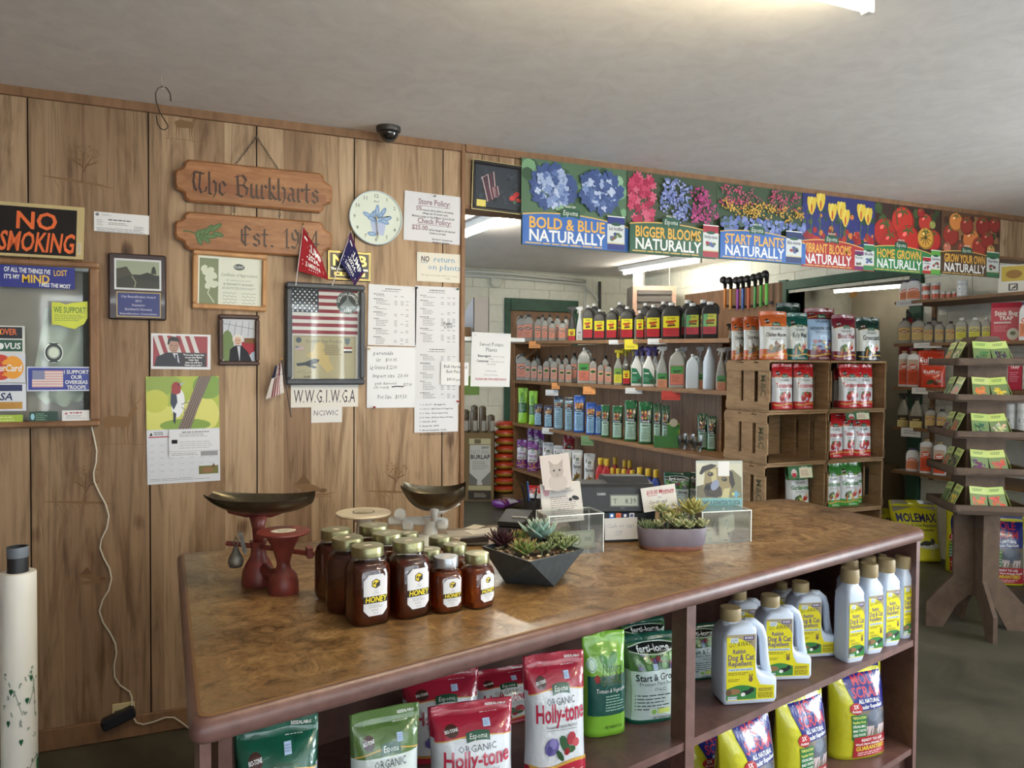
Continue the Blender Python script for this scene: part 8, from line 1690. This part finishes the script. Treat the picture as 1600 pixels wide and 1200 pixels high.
def inc(key, label, px, pw, yb, ph, y, rz=-20, z=None, grp='bags in and on the crates'):
    q = ony(px, yb, y); K = depth(q)/FPX; w0, d0, h0 = KIND[key][0]
    if z is not None and z < ztop: c_ = px > 1285; r_ = zr.index(z); x0 = xa+c_*(CW+.006)-(.008 if c_ else .012)*r_; hw_ = pw*K/2+.03; q.x = min(max(q.x, x0+hw_), x0+CW-.004-hw_)
    place(key, 'plant_food_bag', label, 'bag', (q.x, y, q.z if z is None else z), rad(rz), (pw*K, min(.11, d0*pw*K/w0), min(ph*K, CHT-.034) if z is not None and z < ztop else ph*K), grp)
zr = [ztop-CHT*(i+1)+.0125 for i in range(4)]; YC = CY0+.1
for a in (('tomato_bag', 'red topped tomato bag left of the pair in the top left crate', 1221, 36, 640, 77, YC, -12, zr[0]), ('tomato_bag', 'red topped tomato bag right of the pair in the top left crate', 1254, 35, 640, 75, YC, -12, zr[0]), ('tomato_bag', 'red topped bag leaning at the back of the top right crate', 1312, 32, 640, 60, YC+.12, 10, zr[0]), ('tomato_bag', 'red topped tomato bag left of the front pair in the top right crate', 1326, 36, 640, 70, YC, -18, zr[0]), ('tomato_bag', 'red topped tomato bag right of the front pair in the top right crate', 1356, 33, 640, 74, YC, -14, zr[0]), ('tomato_bag', 'tomato bag leftmost of three in the second right crate', 1300, 34, 722, 72, YC, -12, zr[1]), ('tomato_bag', 'tomato bag in the middle of three in the second right crate', 1326, 30, 722, 70, YC+.03, -14, zr[1]), ('tomato_bag', 'tomato bag rightmost of three in the second right crate', 1353, 34, 720, 66, YC, -10, zr[1]), ('garden_bag', 'green topped bag alone in the third left crate', 1250, 42, 800, 66, YC+.02, -8, zr[2]), ('garden_bag', 'green topped bag leftmost in the third right crate', 1298, 32, 800, 72, YC, -12, zr[2]), ('garden_bag', 'green topped bag in the middle of the third right crate', 1324, 36, 800, 74, YC, -14, zr[2]), ('garden_bag', 'green topped bag rightmost in the third right crate', 1350, 28, 800, 70, YC+.05, -6, zr[2])): inc(*a)
for a in (('orange_bag', 'orange topped bag leftmost on top of the crates', 1154, 24, 558, 66, CY0+.3), ('orange_bag', 'orange topped bag second from the left on the crates', 1174, 26, 558, 68, CY0+.22), ('orange_bag', 'large orange topped bag third from the left on the crates', 1208, 46, 558, 76, CY0+.1), ('teal_bag', 'teal topped kelp bag on top of the crates', 1245, 36, 558, 74, CY0+.1), ('casting_bag', 'large blue and maroon bag of worm castings on the crates', 1279, 50, 558, 82, CY0+.2), ('blood_bag', 'maroon topped white bag on top of the crates', 1317, 40, 558, 72, CY0+.1), ('sand_bag', 'black and green topped bag rightmost on the crates', 1356, 40, 558, 68, CY0+.1), ('sand_bag', 'dark green topped bag behind the kelp bag on the crates', 1232, 40, 558, 90, CY0+.3)): inc(*a, -16, ztop+.0005)
for lab, px in (('small card hung on the third left crate', (1229, 1275, 727, 748)), ('small card hung on the second right crate', (1318, 1364, 643, 656))):
    a = ony((px[0]+px[1])/2, px[3], CY0-.012); K = depth(a)/FPX; W, H = (px[1]-px[0])*K, (px[3]-px[2])*K; cv = Cv(60, 28, W, H, (60, 104, 70), thick=.001); cv.rect(27, 5, 58, 26, (214, 206, 180)); cv.ell(14, 16, 7, 9, (206, 190, 186), 12); cv.rect(9, 16, 19, 24, (170, 50, 60)); cv.text('Espoma', 40, 4.4, 3, WHITE, 0, 'c'); cv.lines(30, 10, 52, 24, 4, (150, 70, 60), .35); tag(cv.obj('info_card', PAPER, None, a, (rad(-10), 0, rad(-6))), lab, 'card')
# ------------------------------------------------------------------ back wall: burlap stand, feed bags, heater, pipes
q = onz(747, 777, 0); q.y = 7.95; q = ony(747, 777, 7.95); W = 50*depth(q)/FPX; H = 132*depth(q)/FPX; zb = max(.0, q.z)
t = thing('burlap_stand', 'brown cardboard floor display of natural burlap rolls', 'display stand', (q.x, 7.95, 0), rad(-24))
MB().box(-W/2, W/2, -.17, .17, 0, H*.78+zb, (120, 98, 66)).obj('carton', PAPER, t)
cv = Cv(100, 200, W, H*.74, None, off=.0006); cv.rect(24, 4, 90, 22, (190, 180, 140)); cv.rect(40, 6, 60, 20, (110, 100, 76)); cv.rect(26, 24, 90, 150, (196, 192, 182)); cv.text('DEWITT', 86, 36, 7, BLK, 1, 'r', 24); cv.text('NATURAL', 58, 52, 12, (150, 144, 134), 0, 'c', 58); cv.text('BURLAP', 58, 68, 13, (40, 38, 36), 1, 'c', 60); cv.lines(34, 76, 84, 104, 5, (120, 116, 108), .3); cv.poly([(24, 110), (50, 134), (48, 150), (24, 150)], (110, 106, 98)); cv.poly([(92, 104), (62, 136), (66, 150), (92, 150)], (120, 116, 106)); cv.rect(22, 152, 92, 166, (176, 168, 128)); cv.rect(22, 168, 92, 196, (60, 52, 44)); cv.lines(40, 176, 78, 190, 3, (170, 160, 140), .5)
cv.obj('front_print', PAPER, t, (0, -.1705, 0))
for i in range(7):
    x, y = -W*.4+W*.8*(i % 4)/3, -.1+.14*(i//4); hh = H*(.98+.05*(i % 3))+zb
    o = thing('burlap_roll', 'brown wrapped burlap roll in the stand, %s, %s row' % (('leftmost', 'second', 'third', 'rightmost')[i % 4], ('front', 'rear')[i//4]), 'roll', t.matrix_basis @ Vector((x, y, H*.78+zb)), group='burlap rolls')
    MB().lathe([(.038, 0), (.04, .005), (.04, hh-H*.78-zb-.01), (.03, hh-H*.78-zb), (.012, hh-H*.78-zb+.01)], 14, (104, 90, 72)).obj('roll', FILM, o, smooth=40); MB().box(-.022, .022, -.0415, -.04, .02, .13, (176, 172, 164)).obj('label', PAPER, o)
q = ony(791, 772, 7.9); K = depth(q)/FPX; m0 = None; r = random.Random(3)
for i in range(9):
    hh = 12.4*K; w_ = 17*K; h2 = hh*.49; m = MB().sup([(-h2, w_*.6, .11, 3), (-h2*.6, w_*.92, .155, 3.4), (0, w_*1.05, .175, 2.6), (h2*.6, w_*.92, .155, 3.4), (h2, w_*.6, .11, 3)], 24, WHITE, cols=[(176, 160, 50), (184, 150, 46), (190, 60, 38), (196, 62, 40)])
    tag(m.obj('feed_bag', FILM, None, (q.x+r.uniform(-.015, .015), 7.95, q.z*0+.02+hh*(.5+i)+max(0, q.z)), (0, 0, rad(-20+r.uniform(-8, 8))), smooth=1), 'red and yellow plastic bag in the stack beside the shelves, %s from the bottom' % ORD[i], 'bag', 'stacked red bags')
tag(MB().box(q.x-.1, q.x+.16, 7.76, 8.14, 0, .02+max(0, q.z)-.004, (128, 104, 74)).obj('pallet_board', PINE), 'flat board under the stacked red bags', 'board')
q = ony(734, 600, FY-.004); tag(MB().box(q.x-.16, q.x+.12, FY-.006, FY-.002, ony(734, 617, FY).z, ony(734, 588, FY).z, (132, 166, 92)).obj('green_poster', PAPER), 'plain green poster on the far block wall', 'poster')
a, b = onz(990, 455, 2.35), 0
q = ony(1022, 470, 7.3); K = depth(q)/FPX; t = thing('unit_heater', 'tan louvred unit heater hung from the back ceiling', 'heater', (q.x, 7.3, q.z), rad(-22)); w_, h_ = 34*K, 23*K; HT_ = plain('tan_heater', (186, 150, 130), .45, var=.04)
for bx in ((-w_, w_, -.02, .0, h_-.05, h_), (-w_, w_, -.02, 0, -h_, -h_+.05), (-w_, -w_+.05, -.02, 0, -h_+.05, h_-.05), (w_-.05, w_, -.02, 0, -h_+.05, h_-.05)): MB().box(*bx).obj('front_frame', HT_, t)
MB().box(-w_, w_, 0, .35, -h_, h_).obj('casing', plain('heater_grey', (120, 112, 104), .5), t)
for i in range(3): z = -h_*.5+h_*.5*i; MB().box(-w_+.05, w_-.05, -.03, .0, z-.012, z+.03, (90, 84, 78)).obj('louvre', SATIN, t)
for sx in (-.8, .8): MB().tube([(sx*w_, .1, h_), (sx*w_, .1, 2.62-q.z)], .008, 8, (150, 150, 146)).obj('hanger_rod', SATIN, t)
MB().tube([(-w_*.55, .2, h_), (-w_*.55, .2, 2.62-q.z)], .07, 16, (150, 152, 150)).obj('flue', SATIN, t, smooth=40)
def pipe(lab, pts, r_, col=(206, 206, 196)): tag(MB().tube([ony(x, y, FY-.05) for x, y in pts], r_, 8, col).obj('conduit', SATIN, None, smooth=1), lab, 'pipe', 'pipes on the far wall')
pipe('upper white pipe along the top of the far wall', [(724, 423), (800, 428), (880, 436), (915, 440)], .02); pipe('lower white pipe bending down along the far wall', [(724, 430), (820, 436), (912, 444), (930, 462), (934, 470)], .016); pipe('thin vertical conduit on the far wall', [(914, 442), (914, 500)], .012); pipe('dark vertical bracket on the far wall', [(937, 440), (937, 485)], .02, (70, 68, 64))
q = ony(775, 440, FY-.02); tag(MB().lathe([(.075, 0), (.075, .02), (.06, .03)], 24, (206, 206, 192), Matrix.Rotation(rad(90), 4, 'X')).obj('junction_cover', SATIN, None, q), 'round white cover plate on the far wall pipes', 'cover plate')
# brown partition with long-handled tools behind the crates
XP = 4.12; za = onx(1070, 470, XP); zb_ = onx(1218, 430, XP); zt_ = (za.z+zb_.z)/2
struct(MB().box(XP, XP+.03, zb_.y, min(8.3, za.y), 0, zt_, (96, 68, 48)).obj('wall_partition_tools', TRIMM))
for i, (px, py, c) in enumerate(((1133, 451, (214, 130, 40)), (1142, 452, (216, 150, 50)), (1153, 452, (160, 60, 160)), (1161, 451, (60, 100, 180)), (1170, 450, (206, 90, 40)), (1180, 448, (70, 150, 70)), (1189, 446, (96, 180, 60)), (1198, 443, (100, 190, 60)))):
    p = onx(px, py, XP-.05); t = thing('hose_wand', 'watering wand with a black head above the partition, %s from the left' % ORD[i], 'wand', p, group='wands on the partition')
    MB().tube([(0, 0, -.16), (0, 0, .0)], .012, 8, c).obj('grip', SATIN, t, smooth=40); MB().tube([(0, 0, 0), (0, 0, .035), (-.015, -.01, .06), (-.045, -.03, .065)], [.012, .016, .022, .03], 10, (36, 34, 34)).obj('head', SATIN, t, smooth=1); MB().box(-.01, XP-p.x, -.008, .008, -.15, -.13, (120, 120, 118)).obj('hook', SATIN, t)
m = MB().box(3.78, XP-.005, 4.2, 5.6, ztop-.02, ztop, b=.004).obj('back_ledge', SHELFW); tag(m, 'narrow wooden ledge behind the crates holding trigger bottles', 'ledge'); MB().box(3.8, 3.83, 4.22, 4.25, 0, ztop-.02).obj('support', SHELFW, m); MB().box(3.8, 3.83, 5.5, 5.53, 0, ztop-.02).obj('support', SHELFW, m)
for i, px in enumerate((1142, 1152, 1163, 1174, 1186, 1198)):
    q = onx(px, 520, 3.95); K = depth(q)/FPX; w0, d0, h0 = KIND['darktrig_bottle'][0]; place('darktrig_bottle', 'trigger_bottle', 'white bottle with black trigger behind the crates, %s from the left' % ORD[i], 'bottle', (3.95, min(max(q.y, 4.28), 5.5), ztop+.001), rad(-45), (.07, .045, .29), 'trigger bottles behind the crates')
# ------------------------------------------------------------------ shelves on the right wall
QX, QD = 5.02, .27; QF, QN = 4.19, 1.4
RZ = [onx(1396, y, QX).z for y in (472, 537, 604, 666, 734, 766)]
wallu = thing('bottle_shelves', 'brown wall shelves of bottles at the right edge', 'shelving')
for i, z in enumerate(RZ[:5]): MB().box(QX, RX-.001, QN if i else 2.2, QF, z-.022, z).obj('shelf', SHELFW, wallu)
for y in (QF-.01, 2.9, QN+.02): MB().box(RX-.03, RX-.001, y-.012, y+.012, RZ[4]-.1, RZ[0]-.022).obj('upright', SHELFW, wallu)
def rs(key, name, cat, lab, row, items, rz=-62, grp='bottles on the right wall shelves', dx=.07):
    n = len(items)
    for i, it in enumerate(items):
        px, pw, ph = it[:3]; off = it[3] if len(it) > 3 else dx; q = onx(px, (472, 537, 604, 670, 740)[row], QX+off); K = depth(q)/FPX; w0, d0, h0 = KIND[key][0]; W, H = pw*K, ph*K
        H = min(H, (9 if row == 0 else (RZ[row-1]-RZ[row]-.028)*.93))
        o_ = '' if n == 1 else (', leftmost' if i == 0 else ', rightmost' if i == n-1 else ', %s from the left' % ORD[i])
        place(key, name, lab+o_, cat, (q.x, min(q.y, QF-.04), RZ[row]+.001+(it[4] if len(it) > 4 else 0)), rad(rz), (W*.86, d0/w0*W*.8, H), grp)
rs('orange_label_jug', 'dust_jug', 'jug', 'white jug with orange label on highest right shelf', 0, [(1405, 20, 32), (1428, 24, 34)])
rs('small_tub', 'small_tub', 'tub', 'small orange labelled tub in the lower layer of highest right shelf', 0, [(1447, 15, 13), (1462, 15, 13)])
rs('small_tub', 'small_tub', 'tub', 'small orange labelled tub in the upper layer of highest right shelf', 0, [(1447, 15, 13, .07, 13*depth(onx(1447, 472, QX))/FPX+.001), (1462, 15, 13, .07, 13*depth(onx(1462, 472, QX))/FPX+.001)])
rs('small_tub', 'small_tub', 'tub', 'small jar right of the stacked tubs', 0, [(1474, 9, 11), (1483, 9, 10), (1492, 9, 10)])
rs('white_canister', 'canister', 'canister', 'white lidded canister on highest right shelf', 0, [(1503, 18, 26)])
rs('tan_bottle', 'spray_bottle', 'bottle', 'grey bottle with tan label on second right shelf', 1, [(1408, 23, 40), (1435, 23, 40), (1451, 17, 33), (1468, 16, 33), (1485, 16, 33)])
rs('tan_bottle', 'spray_bottle', 'bottle', 'grey bottle behind in the second right shelf', 1, [(1424, 16, 38), (1458, 16, 40)], dx=.17)
rs('whitecap_bottle', 'spray_bottle', 'bottle', 'white capped bottle with yellow label on second right shelf', 1, [(1502, 19, 38), (1523, 20, 38), (1541, 14, 38)])
rs('orange_label_bottle', 'dust_bottle', 'bottle', 'tall white bottle with orange label on third right shelf', 2, [(1407, 19, 56), (1427, 20, 56)])
rs('sulfur_bag', 'sulfur_bag', 'bag', 'orange red powder bag on third right shelf', 2, [(1454, 44, 58, .12), (1458, 40, 34, .04)], grp='powder bags')
rs('tantrig_bottle', 'trigger_bottle', 'bottle', 'grey bottle with black trigger on fourth right shelf', 3, [(1410, 22, 52), (1432, 25, 52)])
rs('tan_bottle', 'spray_bottle', 'bottle', 'small grey bottle with tan label on fourth right shelf', 3, [(1454, 19, 33), (1472, 18, 32)])
rs('orange_label_jug', 'dust_jug', 'jug', 'small white jug with orange label on fifth right shelf', 4, [(1426, 22, 36)])
rs('orange_label_bottle', 'dust_bottle', 'bottle', 'tall white bottle with orange label on fifth right shelf', 4, [(1447, 21, 54), (1468, 21, 52)])
def rbox(name, label, cat, x0, x1, yb, yt, row, col, draw, off=.08, dep=.06, rz=-62):
    q = onx((x0+x1)/2, yb, QX+off); K = depth(q)/FPX; W, H = (x1-x0)*K, (yb-yt)*K; t = thing(name, label, cat, (q.x, q.y, RZ[row]+.001), rad(rz)); MB().box(-W/2, W/2, 0, dep, 0, H, col, b=.002).obj('box', PAPER, t); cv = Cv(60, 90, W, H, None, off=.0005); draw(cv); cv.obj('front_print', GLOSSY, t); return t
def d(cv): cv.rect(0, 12, 60, 90, (190, 70, 84)); cv.text('Stink Bug', 30, 30, 10, WHITE, 1, 'c', 46); cv.text('TRAP', 30, 41, 9, WHITE, 1, 'c', 28); cv.rect(6, 45, 40, 49, (214, 200, 196)); cv.lines(6, 54, 36, 70, 4, (214, 150, 150), .4); cv.ell(44, 74, 12, 14, (206, 200, 180), 16); cv.ell(44, 72, 6, 5, (110, 116, 90), 10)
rbox('bug_trap_box', 'red stink bug trap box on the second right shelf', 'box', 1551, 1591, 538, 478, 1, (170, 40, 60), d)
def d(cv): cv.rect(0, 0, 60, 90, (176, 40, 62)); cv.text('TRAP', 30, 30, 9, WHITE, 1, 'c', 40); cv.lines(8, 40, 52, 70, 5, (220, 150, 160), .4)
rbox('bug_trap_box', 'crimson box at the right edge of third right shelf', 'box', 1576, 1594, 606, 556, 2, (160, 32, 54), d)
def d(cv): cv.rect(0, 0, 60, 90, (214, 210, 200)); cv.rect(6, 4, 54, 52, (196, 170, 70)); cv.ell(30, 30, 16, 14, (150, 110, 50), 12); cv.frame(20, 60, 38, 82, 3, (60, 60, 60)); cv.poly([(24, 78), (34, 64), (34, 74)], (60, 60, 60))
rbox('seed_carton', 'white and yellow carton at the far right of highest right shelf', 'carton', 1563, 1604, 464, 420, 0, (206, 202, 194), d, dep=.12)
rs('white_canister', 'repellent_can', 'canister', 'tall white canister right of the seed rack', 3, [(1580, 18, 50), (1596, 16, 52)])
rs('orange_label_jug', 'dust_jug', 'jug', 'white jug at the right edge beside the trap box', 1, [(1603, 22, 60)])
for lab, x0, x1, y0, y1, rr in (('white price strip under the highest right shelf', 1400, 1440, 470, 478, 0), ('white price strip under the second right shelf', 1428, 1470, 537, 545, 1), ('white price strip under the third right shelf', 1425, 1460, 606, 616, 2), ('cream price card under the fourth right shelf', 1408, 1438, 668, 682, 3)):
    q = onx((x0+x1)/2, y0, QX-.006); K = depth(q)/FPX; cv = Cv(60, 14, (x1-x0)*K, (y1-y0)*K, (206, 202, 196), thick=.0008); cv.lines(10, 4, 50, 11, 2, GREY, .4); tag(cv.obj('price_strip', PAPER, None, (QX-.004, q.y, RZ[rr]-.001-(y1-y0)*K), (0, 0, rad(-75))), lab, 'price tag', 'price strips on right shelves')
# red extinguisher by the door casing
q = onx(1405, 490, RX-.09); t = thing('fire_extinguisher', 'red fire extinguisher behind the right wall shelf bottles', 'extinguisher', (RX-.09, DOOR_Y0-.05, q.z-.42)); MB().lathe([(.06, 0), (.065, .01), (.065, .3), (.045, .36), (.02, .38)], 24, (150, 32, 40)).obj('cylinder', GLOSSY, t, smooth=40); MB().lathe([(.018, .38), (.018, .42)], 12, (40, 40, 40)).obj('valve', SATIN, t); MB().tube([(0, 0, .42), (-.05, -.03, .44), (-.08, -.05, .42)], .008, 8, (60, 60, 62)).obj('lever', SATIN, t)
MB().box(-.03, .09, -.02, .02, .2, .24, (60, 60, 60)).obj('bracket', SATIN, t)
# ------------------------------------------------------------------ seed packet rack
C = onz(1522, 981, 0); RZt = rad(-33); rack = thing('seed_rack', 'brown wooden pedestal rack with five tiers of seed packets', 'rack', (C.x, C.y, 0), RZt)
KR = depth(C)/FPX; tz = [onz(1522, 600, 0)]
def zat(py): r_ = ray(1522, py); k = (C-EYE).dot(FW)/r_.dot(FW); return (EYE+r_*k).z
TZ = [zat(y) for y in (568, 622, 677, 732, 788)]; TOP = zat(527); hs = .2
for ang in (0, 90):
    M = Matrix.Rotation(rad(ang), 4, 'Z'); w_ = .26; z0 = TZ[4]-.03
    MB().panel([(-w_, 0), (-w_, .14), (-.12, .3), (-.12, z0), (.12, z0), (.12, .3), (w_, .14), (w_, 0), (w_-.09, 0), (.1, .13), (.04, .19), (-.04, .19), (-.1, .13), (-w_+.09, 0)], .011, -.011, (92, 73, 58), M).obj('leg_panel', RACKW, rack)
MB().box(-.17, .17, -.17, .17, z0, z0+.018, b=.003).obj('turntable', RACKW, rack)
MB().panel([(-.1, TZ[4]), (-.1, TOP-.06), (-.05, TOP), (.05, TOP), (.1, TOP-.06), (.1, TZ[4])], .1, -.1, (92, 73, 58)).obj('core', RACKW, rack)
PK = [((190, 206, 120), (60, 54, 60)), ((176, 200, 110), (70, 110, 60)), ((190, 206, 110), (226, 190, 60)), ((196, 206, 130), (214, 120, 60)), ((190, 204, 110), (200, 190, 150)), ((180, 200, 110), (50, 100, 60)), ((196, 206, 120), (190, 70, 60)), ((190, 204, 120), (90, 40, 80)), ((184, 204, 120), (190, 80, 60)), ((190, 206, 130), (206, 90, 70))]
PN = ['dark lettuce', 'leafy green', 'yellow bean', 'orange carrot', 'pale parsnip', 'green bean', 'red radish', 'purple beet', 'red pepper', 'tomato red']
SEEDM = {}
for i, (a, b) in enumerate(PK):
    for k in (0, 1):
        cv = Cv(60, 80, .088, .13, a, thick=.002); r = random.Random(i*2+k); cv.rect(0, 0, 60, 24, a); cv.lines(10, 8, 50, 18, 2, (60, 90, 50), .5, .3); cv.rect(0, 26, 60, 80, (110, 130, 80))
        for q in range(18): s_ = r.uniform(5, 10); cv.ell(r.uniform(11, 49), r.uniform(37, 70), s_, s_*.45, tuple(min(255, max(0, v+r.randint(-25, 25))) for v in b), 8, r.uniform(-.6, 1.6))
        SEEDM[(i, k)] = cv.mesh('seed_packet', GLOSSY)
RM = Matrix.Translation((C.x, C.y, 0)) @ Matrix.Rotation(RZt, 4, 'Z')
TN = ('top', 'second', 'third', 'fourth', 'lowest')
for ti, z in enumerate(TZ):
    tr = MB().box(-hs, hs, -hs, hs, z-.012, z, b=.002).obj('tier', RACKW, rack)
    for sx, sy, lx, ly in ((-1, 0, .008, hs), (1, 0, .008, hs), (0, -1, hs, .008), (0, 1, hs, .008)): MB().box(sx*(hs-.008)-lx, sx*(hs-.008)+lx, sy*(hs-.008)-ly, sy*(hs-.008)+ly, z-.012, z+.028).obj('lip', RACKW, tr)
    for side, (dx, dy, rz) in enumerate(((0, -1, 0), (-1, 0, -90), (1, 0, 90))):
        for k in range(2 if side < 2 else 1):
            i = (ti*2+side*3+k) % 10; off = (k-.5)*.102 if side < 2 else 0; nrm = Vector((dx, dy, 0)); tan = Vector((-dy, dx, 0)) if side == 0 else Vector((0, -1, 0)) if dx < 0 else Vector((0, 1, 0))
            p = nrm*.165+tan*off*(1 if side else -1); P_ = RM @ Vector((p.x, p.y, z+.002)); o = put(SEEDM[(i, k)], 'seed_packet', None, P_, (rad(-24), rad((-5, 4)[k]), RZt+rad(rz)))
            tag(o, '%s seed packet on the %s tier of the rack, %s' % (PN[i], TN[ti], ('near side, %s' % ('right', 'left')[k] if side == 0 else 'left side, %s' % ('rear', 'front')[k] if side == 1 else 'right side')), 'seed packet', 'seed packets on the rack')
# ------------------------------------------------------------------ big bags on the floor
def fbag(key, label, px, pyb, pw, ph, rz, lean=0, y_in=0, back=0):
    q = onz(px, pyb, 0); q = q+Vector((F0.x, F0.y, 0))*back; q.x = min(q.x, RX-.24); K = depth(q)/FPX; w0, d0, h0 = KIND[key][0]; place(key, 'repellent_bag', label, 'bag', (q.x, q.y, .002), 0, (pw*K, .16, ph*K), 'large bags on the floor', rot=(lean, 0, rad(rz)))
fbag('mole_bag', 'yellow mole and vole repellent bag slumped on the floor, nearest to the counter end', 1466, 872, 72, 94, -30, rad(-10))
fbag('mole_bag', 'yellow mole and vole repellent bag behind the slumped one, half hidden by the counter', 1412, 842, 56, 78, -24, rad(-8))
fbag('mole_bag', 'yellow and grey repellent bag leaning behind the seed rack leg', 1484, 852, 44, 70, -40, rad(-14))
fbag('scram_bag', 'yellow and blue repellent bag at the right edge of the floor', 1594, 905, 70, 108, -40)
fbag('scram_bag', 'dark and yellow repellent bag beside the right edge one', 1566, 893, 40, 98, -70, back=.12)
# storeroom beyond the green doorway: pegboard, bench, sack
PEG = plain('pegboard', (196, 150, 92), .7, var=.05); p0, p1 = onx(1256, 470, 9.18), onx(1338, 453, 9.18)
t = tag(MB().box(9.16, 9.19, p1.y, p0.y, p0.z-.02, p1.z+.12).obj('pegboard', PEG), 'tan pegboard on the storeroom wall beyond the doorway', 'pegboard'); MB().box(9.14, 9.16, (p0.y+p1.y)/2-.03, (p0.y+p1.y)/2+.03, p0.z-.35, p0.z-.02).obj('post', PEG, t)
def store_shelf():
    t = thing('storeroom_rack', 'dim wooden storeroom rack seen through the doorway', 'shelving', (8.9, 5.6, 0))
    for z in (.5, 1.0, 1.5): MB().box(-.25, .25, -.8, .9, z-.03, z).obj('shelf', SHELFW, t)
    for x, y in ((-.23, -.78), (.23, -.78), (-.23, .88), (.23, .88)): MB().box(x-.02, x+.02, y-.02, y+.02, 0, 1.6).obj('post', SHELFW, t)
store_shelf()
q = onz(1392, 760, 0); ph = [(2, 5, 1), (3, 8, 2), (5, 4, 3)]
fs = lambda u, v: ((.15+.02*math.sin(5*v+6.28*u*2))*math.cos(6.283*u)*(1-.35*v**3), (.15+.02*math.sin(7*v+6.28*u*3))*math.sin(6.283*u)*(1-.35*v**3), .55*v)
s_ = onx(1386, 745, RX+.9); tag(MB().grid(fs, 18, 12, (176, 160, 132)).obj('burlap_sack', CLOTH, None, (s_.x, s_.y, 0), smooth=1), 'tan sack standing on the floor inside the doorway', 'sack')
